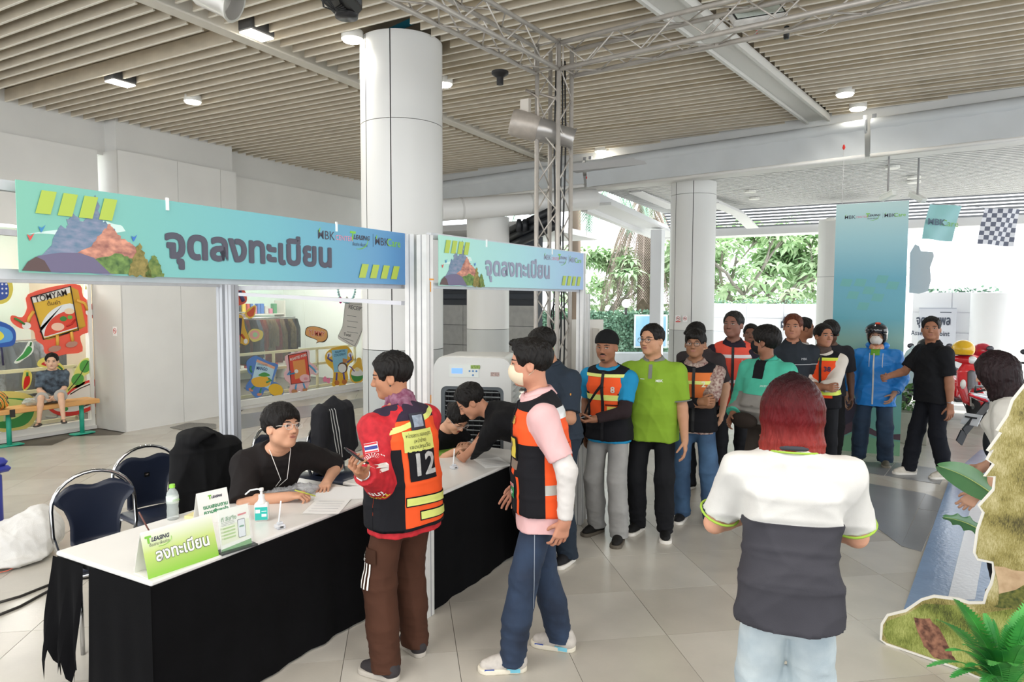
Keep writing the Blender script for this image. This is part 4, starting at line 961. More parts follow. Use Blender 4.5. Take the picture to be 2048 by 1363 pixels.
dark=mat('#3f4150',.5); grn=mat('#7fc241',.5); pink=mat('#e08aa0',.5); blu=mat('#4a78b8',.5)
def logos(par,x,z,s,y=.003,dark_=None):
    d=dark_ or dark
    ptext('MBK',0,x-.30*s,z,.078*s,d,par,.0003*s,y=y); ptext('CENTER',0,x-.135*s,z-.005*s,.045*s,pink,par,y=y)
    poly(par,'logo_leaf',[(x-.366*s,z+.012*s),(x-.362*s,z+.035*s),(x-.352*s,z+.048*s),(x-.356*s,z+.024*s)],grn,y+.0006)
    ptext('LEASING',0,x+.035*s,z+.012*s,.042*s,d,par,.001,y=y,shear=.3); poly(par,'logo_mark',[(x-.075*s,z+.05*s),(x-.02*s,z+.05*s),(x-.025*s,z+.035*s),(x-.045*s,z+.035*s),(x-.05*s,z-.01*s),(x-.062*s,z-.01*s),(x-.055*s,z+.035*s),(x-.08*s,z+.035*s)],grn,y)
    ptext('เงื่อนง่าย เพื่อนช่วย',0,x+.02*s,z-.035*s,.03*s,d,par,y=y,width=.15*s)
    m=MB(); m.path([V(x+.0*s+.10*s*math.cos(a),-y,z-.0*s+.065*s*math.sin(a)) for a in [R(-100)+R(110)*i/12 for i in range(13)]],[.0008+.002*s*math.sin(PI*i/12) for i in range(13)],4); m.build('logo_swoosh',grn,par)
    poly(par,'logo_line',[(x+.155*s,z-.04*s),(x+.157*s,z-.04*s),(x+.157*s,z+.05*s),(x+.155*s,z+.05*s)],d,y)
    ptext('MBK',0,x+.25*s,z,.078*s,d,par,.0003*s,y=y); ptext('Care',0,x+.385*s,z,.078*s,grn,par,.0005*s,y=y)
    poly(par,'logo_leaf',[(x+.184*s,z+.012*s),(x+.188*s,z+.035*s),(x+.198*s,z+.048*s),(x+.194*s,z+.024*s)],grn,y+.0006)
def banner(lab,a,b,z0,z1,fade=0):
    L=(V(b.x,b.y,0)-V(a.x,a.y,0)).length; h=z1-z0; rz=math.atan2(b.y-a.y,b.x-a.x); t=thing('banner',lab,'banner',(a.x,a.y,z0),rz)
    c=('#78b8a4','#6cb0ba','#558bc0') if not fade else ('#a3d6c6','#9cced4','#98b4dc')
    m=MB(); m.box((L/2,0,h/2),(L,.003,h)); m.build('sheet',grad(c[0],c[1],c[2],0,L),t)
    P=lambda x,z:(x*L,z*h)
    Q=lambda x,z:(x*L*.62,z*h)
    cm=mat('#c9e3dc',.6); 
    poly(t,'cloud',wob([Q(.02,.42),Q(.10,.50),Q(.16,.62),Q(.21,.66),Q(.27,.62),Q(.285,.55),Q(.20,.50),Q(.1,.44)],3,.004,3),cm,.002)
    poly(t,'mountain',wob([Q(.035,.02),Q(.06,.22),Q(.10,.52),Q(.12,.55),Q(.135,.70),Q(.155,.62),Q(.18,.66),Q(.20,.95),Q(.215,.70),Q(.24,.58),Q(.28,.40),Q(.30,.33),Q(.36,.02)],5,.008,5),mat('#5a7a92',.7,col2='#8a8fa6',scale=22,var=.2,stretch=(1,1,2.5)),.0028)
    poly(t,'mountain',wob([Q(.14,.20),Q(.19,.38),Q(.215,.50),Q(.24,.62),Q(.26,.50),Q(.29,.42),Q(.315,.36),Q(.335,.22),Q(.355,.10),Q(.25,.08),Q(.16,.10)],5,.006,8),mat('#d99a82',.7,col2='#8f5f58',scale=26,var=.2,stretch=(1,1,1.6)),.0034)
    poly(t,'hill',wob([Q(.12,.03),Q(.2,.2),Q(.26,.27),Q(.30,.22),Q(.35,.03)],6,.004,9),mat('#7c9a55',.8,col2='#3f5c38',scale=40,var=.2),.004)
    poly(t,'road_tunnel',[Q(.005,.02),Q(.02,.12),Q(.045,.19),Q(.10,.24),Q(.15,.25),Q(.19,.20),Q(.235,.02)],mat('#6a6480',.6),.0046); poly(t,'tunnel_mouth',[Q(.005,.02),Q(.02,.12),Q(.04,.18),Q(.06,.14),Q(.075,.02)],mat('#5a4746',.6),.0052)
    for cx,w_,hh,cc in ((.325,.035,.42,('#9a8a52','#6d6a3a')),(.37,.03,.30,('#7f8f4c','#4e6a38'))):
        poly(t,'tree',wob([Q(cx-w_,.0),Q(cx-w_*.7,hh*.5),Q(cx,hh),Q(cx+w_*.7,hh*.5),Q(cx+w_,.0)],6,.006,int(cx*99)),mat(cc[0],.8,col2=cc[1],scale=60,var=.2),.0052)
    for k in range(4):
        x=.026+k*.034; poly(t,'lime_bar',[P(x,.66),P(x+.023,.66),P(x+.034,.92),P(x+.011,.92)],lime,.006)
        x=.800+k*.044; poly(t,'lime_bar',[P(x,.10),P(x+.026,.10),P(x+.040,.35),P(x+.014,.35)],lime,.006)
    for bx,bz,bc in ((.048,.52,'#3a84b8'),(.02,.42,'#d0504a'),(.30,.50,'#3a6fc0')):
        poly(t,'bird',[Q(bx,bz),Q(bx+.008,bz-.02),Q(bx+.018,bz+.02),Q(bx+.010,bz-.05),Q(bx+.006,bz-.07)],mat(bc,.6),.006)
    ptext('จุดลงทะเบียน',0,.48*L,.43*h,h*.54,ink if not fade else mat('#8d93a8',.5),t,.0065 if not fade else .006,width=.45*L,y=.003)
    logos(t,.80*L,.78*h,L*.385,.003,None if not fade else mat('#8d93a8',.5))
    for k in (.26,.72): MB().box((k*L,-.004,h-.015),(.012,.006,.05)).build('cable_tie',mat('#e8ecec',.4),t)
    return t
banner('large turquoise banner with mountain print and bold registration lettering',V(1.225,2.585,0),V(3.345,2.600,0),2.035,2.345)
banner('paler second turquoise banner further away, at the far booth',V(pB.x+.07,pB.y-.05,0),V(pE.x-.05,pE.y-.04,0),2.03,2.335,1)
# ================= lattice truss =================
tru=mat('#c4beb6',.38,metal=.3,var=.18,scale=9)
def truss(name,lab,o,dx,side,u,v,L,step,rc=.019,rb=.0065):
    """box truss from o along dx; u,v the two section directions"""
    t=thing(name,lab,'truss',o); cs=[(0,0),(side,0),(side,side),(0,side)]; pt=lambda c,s_:u*c[0]+v*c[1]+dx*s_
    for c in cs:
        MB().tube(pt(c,0),pt(c,L),rc,n=10).build('chord',tru,t,True)
    n=int(L/step)
    for k in range(4):
        a,b=cs[k],cs[(k+1)%4]
        for i in range(n):
            s0,s1=i*step,(i+1)*step; p,q=(a,b) if i%2==0 else (b,a)
            MB().tube(pt(p,s0),pt(q,s1),rb,n=6).build('brace',tru,t,True)
        MB().tube(pt(a,.02),pt(b,.02),rb,n=6).build('brace',tru,t,True)
    return t
ang=R(-6); X_=V(math.cos(ang),math.sin(ang),0); Y_=V(-math.sin(ang),math.cos(ang),0); T0=atd(1106,600,6.0); T0.z=0; ts=.215
o0=T0-X_*ts/2-Y_*ts/2
truss('lattice_tower','upright square lattice tower of grey tubes behind the second banner',o0,ZZ,ts,X_,Y_,4.12,.245)
zt=3.87
truss('lattice_truss','overhead lattice truss running from the tower towards the upper left',o0+V(0,0,zt)-X_*.02,-X_,ts,Y_,ZZ,4.3,.25)
truss('lattice_truss','overhead lattice truss running from the tower to the upper right',o0+V(0,0,zt)-Y_*.02+X_*.0,-Y_,ts,X_,ZZ,5.2,.25)
# cylinder spotlight on the tower
hg=mat('#b5aca2',.4,metal=.3,var=.15,scale=20)
a=atd(1022,243,5.9); b=atd(1148,278,5.9); d=(b-a).normalized(); L=(b-a).length
t=thing('cylinder_spotlight','big grey cylindrical spotlight clamped to the lattice tower','spotlight',a)
MB().lathe([(0,0),(.10,0),(.115,.03),(.115,.22),(.10,.24)],axis=d,n=24).build('housing',hg,t,True,auto=40); MB().lathe([(.10,.24),(.10,.36),(.085,.38),(.085,L-.02),(.095,L),(.08,L),(.08,L-.1),(0,L-.1)],axis=d,n=24).build('snout',mat('#aaa7a3',.3,metal=.6),t,True,auto=40)
MB().box(d*.13+V(0,0,.13),(.05,.08,.18)).build('gear_box',mat('#c9c2b8',.5),t); m=MB(); m.path([d*.13+V(0,-.12,0),d*.13+V(0,-.12,.22),d*.13+V(0,.0,.30),d*.40+V(0,.0,.30),d*.45+V(0,.02,.25)],.012,6); m.build('yoke',hg,t,True); m=MB(); m.path([d*.13+V(0,-.05,.10),d*.18+V(0,-.1,-.02),d*.25+V(0,-.08,-.03),d*.30+V(0,-.06,.05)],.007,6); m.build('cord',mat('#222',.6),t,True)
# second cylinder light at the top edge
a=atd(395,-28,4.0); b=atd(470,6,4.0); d=(b-a).normalized()
t=thing('cylinder_spotlight','grey cylindrical spotlight with dark mouth at the picture\'s top edge','spotlight',a); MB().lathe([(0,0),(.085,0),(.1,.03),(.1,.2),(.115,.24),(.10,.24),(.095,.16),(0,.14)],axis=d,n=24).build('housing',mat('#b9b6b0',.35,metal=.4),t,True,auto=40); MB().lathe([(0,.15),(.094,.15)],axis=d,n=24).build('lens',mat('#15171a',.2),t); m=MB(); m.bar(d*.1,d*.1+V(0,0,.35),.03,.01); m.build('yoke',hg,t)
# black moving-head lamp at top
a=atd(680,6,4.2); t=thing('stage_light','black stage light with dangling cords at the top edge','stage light',a,R(20)); bk=mat('#1b1b1d',.4)
m=MB(); m.box((0,0,.05),(.28,.20,.16),bev=.03); m.build('housing',bk,t); m=MB(); m.lathe([(0,-.02),(.07,-.02),(.08,.06)],(.10,0,-.03),n=16); m.build('lens_ring',mat('#2a2a2d',.3),t,True)
for k in range(4): MB().box((.02+k*.02,-.102,.05),(.008,.004,.07)).build('vent_slot',mat('#55585c',.5),t)
m=MB()
for k in range(4): m.path([V(-.13-.02*k,.02*k,.12),V(-.17-.015*k,.01,-.02-.03*k),V(-.13+.01*k,-.02,-.09),V(-.05+.03*k,-.03,-.03)],.006,5)
m.build('cords',mat('#1a1a1a',.6),t,True)
# floodlight on the right truss
a=atd(1514,22,5.1); t=thing('floodlight','rectangular white floodlight hung on the upper right truss','floodlight',a); Mx=frameM((0,0,0),R0+V(0,0,.16),V(0,0,1)+Fh*.9)
m=MB(); m.M=Mx; m.box((0,0,-.02),(.40,.20,.05),bev=.01); m.build('housing',mat('#cfccc6',.5,var=.2,scale=20),t); m=MB(); m.M=Mx; m.box((0,0,.006),(.37,.175,.004)); m.build('black_edge',mat('#20211f',.5),t); m=MB(); m.M=Mx; m.box((0,0,.010),(.345,.155,.004)); m.build('front_glass',mat('#cdd6cc',.25,var=.12,scale=60),t)
m=MB(); m.M=Mx
for sd in(-1,1): m.bar(V(sd*.205,0,0),V(sd*.205,.12,-.06),.02,.006)
m.build('bracket',mat('#aaa',.4,metal=.5),t); m=MB(); m.path([a*0+V(0,0,-.10),V(.02,0,-.14),V(0,0,-.18)],.005,5); m.build('red_ribbon',mat('#e03030',.7),t)
a=atd(1573,64,5.15); m=MB(); m.lathe([(0,0),(.02,0),(.022,.05),(.018,.09),(0,.1)],(0,0,-.05),n=12); o=m.build('cable_plug',mat('#222',.5),None,True); o.location=a; tag(o,'black cable plug dangling under the floodlight','plug')
m=MB(); m.path([V(0,0,-.05)]+[(atd(1573+t_*13,64+22*math.sin(PI*t_/9)-t_*3.5,5.15)-a) for t_ in range(1,9)],.003,4); m.build('cord',mat('#c9c4ba',.6),o,True)
a=atd(1000,148,6.0); m=MB(); m.lathe([(0,-.09),(.03,-.09),(.03,-.03),(.075,0),(.075,.02),(0,.03)],n=16); o=m.build('ceiling_sensor',mat('#1e1e20',.5),None,True,auto=40); o.location=a; tag(o,'small black cone fitting under the left truss near the tower','fitting')
# cables on tower
m=MB()
for k in range(4): p=T0+X_*(.02+.02*k)-Y_*(.02*k)+V(0,0,0); m.path([p+V(.01*math.sin(z*3+k),.008*math.cos(z*4+k),z) for z in [.4+.3*i for i in range(13)]],.008,6)
for k in range(2): p=T0+X_*.05; m.path([p+V(.10*math.sin(a_),0,1.78+.13*math.cos(a_)) for a_ in [2*PI*i/14 for i in range(15)]],.006,5)
o=m.build('power_cables',mat('#191a1c',.5),None,True); offset_origin(o,T0+V(0,0,1)); tag(o,'black power cables running up inside the lattice tower','cable')
# ================= white boards behind the tower =================
a=atd(1158,650,6.45); t=thing('partition_board','tall white partition board behind the second banner post','board',(a.x,a.y,0),math.atan2(R0.y,R0.x)+R(8)); MB().box((0,0,.88),(.46,.05,1.76)).build('board',mat('#dedbd4',.6,var=.05,scale=4),t); MB().box((.14,-.14,.84),(.03,.24,1.68)).build('side_board',mat('#d2cec6',.6),t)
a=atd(1186,900,5.75); t=thing('white_plinth','white boxed plinth beside the man with the black beanie','plinth',(a.x+.02,a.y+.0,0),math.atan2(R0.y,R0.x)); MB().box((.02,0,.50),(.13,.10,1.0)).build('body',mat('#d9d6cf',.6),t); MB().box((.02,0,1.01),(.15,.12,.02)).build('lid',mat('#e2dfd9',.6),t)
# ================= air cooler =================
c=atd(957,800,6.15); t=thing('air_cooler','large white evaporative air cooler with black grille behind the table','air cooler',(c.x,c.y,0),math.atan2(R0.y,R0.x)-R(9)); cw=mat('#d3d3cf',.35); cg=mat('#5d6468',.5)
def rr(w,h,r,n=5,bot=True):
    out=[]
    for (sx,sy) in ((1,1),(-1,1),(-1,-1),(1,-1)):
        rr_=r if sy>0 or bot else .01
        for i in range(n+1):
            a=PI/2*i/n+{(1,1):0,(-1,1):PI/2,(-1,-1):PI,(1,-1):1.5*PI}[(sx,sy)]; out.append((sx*(w/2-rr_)+rr_*math.cos(a),sy*(h/2-rr_)+rr_*math.sin(a)))
    return out
CW,CH=.68,1.46
outer=rr(CW,CH,.10,5,False); inner=rr(CW-.13,.98,.05)
m=MB(); n=len(outer); vs=[V(p[0],-.24,p[1]+CH/2) for p in outer]+[V(p[0]*.999,-.27,p[1]*.985+CH/2) for p in outer]+[V(p[0],-.272,p[1]+.71) for p in inner]+[V(p[0],-.24,p[1]+.71) for p in inner]
m.add(vs,[(j*n+i,j*n+(i+1)%n,(j+1)*n+(i+1)%n,(j+1)*n+i) for j in range(3) for i in range(n)]); m.build('front_bezel',cw,t,True,auto=40)
m=MB(); m.add([V(p[0],-.24,p[1]+CH/2) for p in outer]+[V(p[0]*.97,.26,p[1]+CH/2) for p in outer],[(i,(i+1)%n,n+(i+1)%n,n+i) for i in range(n)]+[tuple(range(n,2*n))]); m.build('body',cw,t,True,auto=40)
i1=rr(CW-.13,.98,.05); i2=rr(CW-.19,.92,.04); m=MB(); n=len(i1); m.add([V(p[0],-.262,p[1]+.71) for p in i1]+[V(p[0],-.255,p[1]+.71) for p in i2]+[V(p[0],-.2,p[1]+.71) for p in i2],[(j*n+i,j*n+(i+1)%n,(j+1)*n+(i+1)%n,(j+1)*n+i) for j in range(2) for i in range(n)]); m.build('grille_frame',cg,t,True,auto=40)
MB().box((0,-.19,.71),(CW-.16,.01,.95)).build('grille_back',mat('#101113',.8),t)
for k in range(22):
    MB().box((0,-.235,.275+k*.0415),(CW-.20,.03,.005),Matrix.Rotation(R(-25),3,'X')).build('grille_slat',mat('#8f9496',.4),t)
for k in range(9): MB().box((-.22+k*.055,-.215,.71),(.004,.02,.90)).build('grille_fin',mat('#26292b',.5),t)
for k in range(20):
    MB().box((CW/2+.008,.02,.30+k*.053),(.03,.34,.006),Matrix.Rotation(R(28),3,'Y')).build('side_slat',mat('#c4c6c6',.4),t)
MB().box((-.07,-.274,1.335),(.26,.006,.11)).build('control_panel',mat('#d8dcd6',.3),t); MB().box((-.13,-.279,1.335),(.095,.004,.045)).build('display',mat('#6f9cf0',.3,emit=.7),t)
for k,(dx,dz) in enumerate(((.0,.0),(.03,.0),(.06,.0),(.03,-.035))): MB().lathe([(0,.0),(.008,0),(.008,.004)],(-.02+dx,-.278,1.335+dz),axis=(0,-1,0),n=10).build('button',mat('#4a80b8',.4),t)
MB().box((.03,-.2785,1.37),(.08,.003,.03)).build('leaf_print',mat('#9ab85a',.6,var=.6,scale=90),t); MB().box((.20,-.272,1.31),(.075,.004,.035)).build('sticker',mat('#c9b0a8',.5,var=.6,scale=80),t)
# ================= tables =================
TZ=.72; top_w=mat('#e4e2de',.25,var=.03,scale=3); blk=mat('#0d0d0f',.95,var=.3,scale=4,bump=.1,bscale=300,spec=.12)
def table(lab,x0,x1,y0,y1,fold=1,side=True,curve=0):
    t=thing('trestle_table',lab,'table',(x0,y0,0)); W,D=x1-x0,y1-y0
    MB().box((W/2,D/2,TZ-.013),(W,D,.026),bev=.008).build('table_top',top_w,t)
    MB().box((W/2,D/2,TZ-.035),(W-.01,D-.01,.02)).build('edge_band',mat('#151515',.6),t)
    for sx in(.12,W-.12):
        for sy in(.1,D-.1): MB().tube((sx,sy,0),(sx,sy,TZ-.04),.016).build('leg',mat('#8d8f92',.3,metal=.7),t,True)
    # cloth skirt
    def fx(s):  # path round the front, then the left end
        pass
    m=MB(); N=int(W*26)
    def front(u,v):
        x=-.008-.022*v+u*(W+.01+.02*v); z=(TZ-.018)*(1-v)+.012*v; z+=curve*max(0,u-.45)**2*v*.9
        y=-.006-.012*v-(.010*math.sin(x*15+1.5*math.sin(x*6))+.006*math.sin(x*37+v*3))*v**.8*fold-.012*v
        return V(x+(.01*math.sin(v*5+x*3))*v,y,z)
    m.grid(front,N,16); m.build('table_skirt',blk,t,True)
    if side:
        m=MB()
        def left(u,v):
            y=u*D*.62+.0; z=(TZ-.018)*(1-v)+.02*v
            return V(-.008-.022*v-.014*v*math.sin(y*19+v*1.2)**2*min(1,u*4),y-.010-.034*v*(1-u),z)
        m.grid(left,22,14); m.build('table_skirt',blk,t,True)
        m=MB()
        def left2(u,v):
            y=D*.66+u*D*.34; rag=.05+.12*abs(math.sin(u*9+1))+.10*abs(math.sin(u*23)); z=(TZ-.018)*(1-v)+rag*v
            return V(-.012-.045*v*math.sin(u*7+v*2)**2-.02*v,y+.05*v*u,z)
        m.grid(left2,18,16); m.build('table_skirt',blk,t,True)
    return t
table('long white-topped table with black skirt, nearest, with the green sign',1.78,3.36,2.775,3.525,.9)
table('white-topped table with black skirt, behind the man in vest 12',3.42,4.85,2.47,3.2,.7,False,.30)
# ================= chairs =================
chrome=mat('#c9cacc',.12,metal=1); navy=mat('#1d2436',.38,var=.1,scale=8,bump=.05,bscale=200,spec=.5)
def chair(lab,x,y,rz,badge=False):
    t=thing('banquet_chair',lab,'chair',(x,y,0),R(rz),'navy banquet chairs behind the tables')
    pts=[V(-.20,.20,.44)]+[V(-.225,.22,.55),V(-.225,.235,.66)]+[V(.225*-math.cos(a),.24+.015*math.sin(a),.70+.20*math.sin(a)) for a in [PI*i/14 for i in range(15)]]+[V(.225,.235,.66),V(.225,.22,.55),V(.20,.20,.44)]
    m=MB(); m.path(pts,.0115,8); m.build('back_frame',chrome,t,True)
    def back(u,v,dy=0):
        z=.47+v*.40; w=.130+.080*min(1,max(0,(v-.30)/.5))**1.3 ; w*=1-.0*v
        dip=-.055*math.exp(-((u-.5)/.22)**2)*v**3+.025*(1-abs(2*u-1))*v**3*0
        cz=-.10*abs(2*u-1)**2.4*max(0,v-.55)/.45
        return V((2*u-1)*w,.222-.02*v+dy+.03*(1-(2*u-1)**2),z+dip+cz)
    m=MB(); m.grid(lambda u,v:back(u,v),15,12); m.grid(lambda u,v:back(u,v,.035),15,12)
    nu,nv=15,12; o_=nu*nv
    bd=[(i,i+1) for i in range(nu-1)]+[((nv-1)*nu+i,(nv-1)*nu+i+1) for i in range(nu-1)]+[(j*nu,(j+1)*nu) for j in range(nv-1)]+[(j*nu+nu-1,(j+1)*nu+nu-1) for j in range(nv-1)]
    m.f+=[(a,b,b+o_,a+o_) for a,b in bd]; m.mi+=[0]*len(bd); m.build('backrest',navy,t,True)
    m=MB(); m.box((0,0,.455),(.42,.42,.05),bev=.02); m.build('seat',navy,t,True,auto=50)
    for sx in(-1,1):
        MB().path([V(sx*.20,-.19,.43),V(sx*.205,-.22,.0)],.0115,8).build('leg',chrome,t,True); MB().path([V(sx*.20,.20,.43),V(sx*.215,.30,.0)],.0115,8).build('leg',chrome,t,True)
    for y_ in (-.19,.2): MB().tube((-.2,y_,.425),(.2,y_,.425),.01).build('seat_rail',chrome,t,True)
    if badge: MB().box((0,.222-.02*.6+.027,.70),(.035,.004,.03)).build('badge',mat('#1a1a1a',.3,metal=.3),t); o=text('VIP',V(0,.222+.012,.70),(1,0,0),(0,0,1),.014,mat('#b9a9a0',.4),t,world=False)
    return t
chair('navy chair with chrome arch at the near left table end',2.30,3.98,-14); chair('navy chair with chrome arch and small badge, behind the first',2.90,4.36,-10,True)
chair('navy chair under the black jacket',3.05,3.90,-6); chair('navy chair seen between the seated man and the standing man',4.0,4.25,8)
chair('navy chair under the tracksuit jacket with white stripes',4.32,3.98,4)
def drape(lab,c,rz,w,h,d,colr,stripes=False,seed=3,hood=True):
    t=thing('jacket',lab,'jacket',c,R(rz)); 
    ops=[(loft([A(0,0,-h),A(0,0,-h*.5),A(0,0,-.06),A(0,0,-.01)],[w*.50,w*.50,w*.46,w*.32],[d*.55,d*.5,d*.42,d*.3],A(1,0,0),2.4,fl=True),0),(cone(A(-w*.36,0,-.06),A(-w*.50,-.05,-h*.75),.06,.05),.05),(cone(A(w*.36,0,-.06),A(w*.50,-.03,-h*.8),.06,.05),.05)]
    if hood: ops.append((ell(A(-w*.16,-.02,.02),A(w*.26,d*.55,.075)),.05)); ops.append((ell(A(-.02,-.13,.0),A(.10,.07,.04)),.03,'-'))
    P,F=solid(ops,.009); sf=Surf(P,F); P=P+sf.N*(folds(P,seed,.016,.26,(1,1,.35))+folds(P,seed+4,.004,.10,(1,1,.5)))[:,None]; npmesh('cloth',P,F,FAB(colr,.2),t)
    if stripes:
        s2=Surf(P,F)
        for k in range(3): sgrid(s2,'white_stripe',lambda u,v:((u-.5)*.010,(v-.5)*h*.85),3,24,(-w*.22+k*.03,-.4,-h*.5),(1,.0,0.12),(0,0,1),mat('#d8d8d6',.7),t,.004,.6)
    return t
drape('black jacket thrown over the chair beside the seated man',(3.05,4.08,.99),-8,.50,.62,.26,'#101012'); drape('dark tracksuit jacket with white stripes hung on a chair back',(4.33,4.14,1.07),4,.46,.5,.2,'#2b2b2f',True,8,False)
# ================= things on the tables =================
def pz(px,py,z=TZ): return onz(px,py,z)
a,b=pz(297,1158),pz(438,1110); u=(b-a).normalized(); L=(b-a).length; nrm=V(u.y,-u.x,0)  # towards camera
rz=math.atan2(u.y,u.x); h=.20
def tent(lab,a,b,h,dep,front,back='#eceae4'):
    u=(b-a).normalized(); L=(b-a).length; rz=math.atan2(u.y,u.x); t=thing('tent_sign',lab,'sign',a,rz)
    tilt=math.atan2(dep/2,h); s_=math.hypot(h,dep/2)
    M=Matrix.Rotation(-tilt,4,'X'); m=MB(); m.M=M; m.box((L/2,0,s_/2),(L,.002,s_)); p=m.build('front_panel',front(s_) if callable(front) else front,t)
    m=MB(); m.M=Matrix.Translation(V(0,dep,0))@Matrix.Rotation(tilt,4,'X'); m.box((L/2,0,s_/2),(L,.002,s_)); m.build('back_panel',mat(back,.5),t); MB().bb((0,0,.001),(L,dep,.003)).build('base_panel',mat(back,.5),t)
    g_=link('print_area',None,t); g_.rotation_euler=(-tilt,0,0)
    return t,L,s_,M
def reparent_text(objs,M):
    for o in objs: o.data.transform(M)
def kids(t): return set(t.children)
t,L,s_,M=tent('white and lime green tent sign with registration lettering at the table corner',a,b,.195,.12,lambda s:grad('#f0f0ee','#cfdc8a','#8fbf3a',2,0) )
for o in list(t.children):
    if o.name.startswith('print_area'): bpy.data.objects.remove(o)
fp=[o for o in t.children if o.name.startswith('front_panel')][0]; gm=grad('#86bf3a','#c4d97a','#f2f2f0',2,s_); fp.data.materials[0]=gm
k0=kids(t); ptext('ลงทะเบียน',0,L*.52,s_*.42,s_*.36,mat('#5c6a52',.5),t,.0042,width=L*.76,y=.002); ptext('ลงทะเบียน',0,L*.52,s_*.42,s_*.36,mat('#f4f4ee',.5),t,.0016,width=L*.755,y=.0032)
ptext('T',0,L*.085,s_*.80,s_*.2,grn,t,.003,y=.002); ptext('LEASING',0,L*.24,s_*.79,s_*.12,dark,t,.001,width=L*.25,y=.002,shear=.3); ptext('เงื่อนง่าย เพื่อนช่วย',0,L*.22,s_*.68,s_*.09,dark,t,width=L*.27,y=.002)
m=MB(); m.path([V(L*.25+L*.14*math.cos(a_),-.0025,s_*.74+s_*.13*math.sin(a_)) for a_ in [R(-110)+R(120)*i/10 for i in range(11)]],.0012,4); m.build('logo_swoosh',grn,t)
reparent_text([o for o in t.children if o not in k0],M)
a,b=pz(402,1052),pz(463,1036)
t,L,s_,M=tent('white tent sign with green lettering behind the acrylic stand',a,b,.17,.09,mat('#eeeeea',.5))
for o in list(t.children):
    if o.name.startswith('print_area'): bpy.data.objects.remove(o)
k0=kids(t); ptext('T',0,L*.40,s_*.80,s_*.16,grn,t,.002,y=.002); ptext('LEASING',0,L*.62,s_*.79,s_*.10,dark,t,.001,width=L*.36,y=.002,shear=.3); ptext('แบบสอบถาม',0,L*.55,s_*.52,s_*.16,mat('#2f8a5a',.5),t,.001,width=L*.8,y=.002); ptext('ความพึงพอใจ',0,L*.55,s_*.36,s_*.14,mat('#2f8a5a',.5),t,.001,width=L*.8,y=.002)
reparent_text([o for o in t.children if o not in k0],M)
# acrylic stand with printed leaflet
a,b=pz(443,1106),pz(503,1088); u=(b-a).normalized(); L=(b-a).length; t=thing('leaflet_stand','clear acrylic stand holding a green and white leaflet','stand',a,math.atan2(u.y,u.x)); H_=.205
M=Matrix.Rotation(R(-8),4,'X'); m=MB(); m.M=M; m.box((L/2,0,H_/2),(L,.003,H_)); m.build('leaflet',mat('#eef0e6',.3),t)
k0=kids(t); poly(t,'green_band',[(0,0),(L,0),(L,.032),(0,.016)],mat('#4f9a3c',.4),.003); poly(t,'pale_panel',[(.004,.035),(L-.004,.05),(L-.004,.135),(.004,.12)],mat('#dfe6c8',.4),.003); ptext('ที ลีสซิ่ง',0,L*.32,.155,.026,mat('#3f8a3a',.4),t,.0004,y=.003)
for k in range(4): poly(t,'text_bar',[(.016,.06+k*.016),(L*.5,.062+k*.016),(L*.5,.07+k*.016),(.016,.068+k*.016)],mat('#9cbf6a',.4),.0036); m=MB(); m.lathe([(0,0),(.004,0)],(.010,-.004,.065+k*.016),axis=(0,-1,0),n=8); m.build('bullet',mat('#c8d8a0',.4),t)
for k in range(3): poly(t,'text_bar',[(.010,.126+k*.007),(L*.5,.128+k*.007),(L*.5,.130+k*.007),(.010,.128+k*.007)],mat('#8f9a88',.4),.0036)
poly(t,'phone_print',rrp:=[(L*.60+p[0]+.018,.095+p[1]) for p in rr(.040,.09,.006)],mat('#2a2c30',.3),.0034); poly(t,'screen_print',[(L*.60+p[0]+.018,.095+p[1]) for p in rr(.035,.084,.004)],mat('#d9e0e4',.3),.004); poly(t,'screen_button',[(L*.6+.006,.10),(L*.6+.030,.10),(L*.6+.030,.108),(L*.6+.006,.108)],mat('#2f8a5a',.3),.0046)
poly(t,'red_label',[(L*.62,.157),(L*.90,.159),(L*.90,.167),(L*.62,.165)],mat('#d04a50',.4),.0036)
reparent_text([o for o in t.children if o not in k0],M)
m=MB(); m.M=M; m.box((L/2,-.006,H_/2+.002),(L+.012,.0015,H_+.006)); m.build('acrylic_sheet',mat('#eef4f4',.05,alpha=.12),t); m=MB(); m.box((L/2,.0,.004),(L+.03,.07,.008)); m.build('foot',mat('#3a3f40',.15,alpha=.8),t)
# sanitizer bottle
a=pz(524,1040); t=thing('hand_sanitizer','white pump bottle with turquoise label on the near table','bottle',a,R(-50)); pl=mat('#e9e9e6',.3)
m=MB(); m.box((0,0,.052),(.075,.042,.104),bev=.010); m.build('body',pl,t,True,auto=50); m=MB(); m.lathe([(.026,.10),(.018,.118),(.016,.124),(.017,.145),(.008,.147),(.006,.165)],n=16); m.build('neck',pl,t,True,auto=40)
m=MB(); m.path([V(0,0,.165),V(0,0,.176),V(-.025,-.0,.178),V(-.06,-.0,.172),V(-.085,0,.150)],.0045,7); m.build('pump_spout',pl,t,True); MB().lathe([(0,.182),(.012,.182),(.012,.168),(0,.168)],n=14).build('pump_head',pl,t,True,auto=40)
MB().box((0,-.0215,.045),(.066,.002,.072)).build('label',mat('#2fb5ab',.4),t); MB().box((-.018,-.0229,.058),(.024,.001,.02)).build('label_patch',mat('#e6f2f0',.4),t); MB().box((.015,-.0229,.058),(.026,.001,.004)).build('label_text',mat('#e6f2f0',.4),t); MB().box((.015,-.0229,.035),(.026,.001,.015)).build('label_text',mat('#e6f2f0',.4),t)
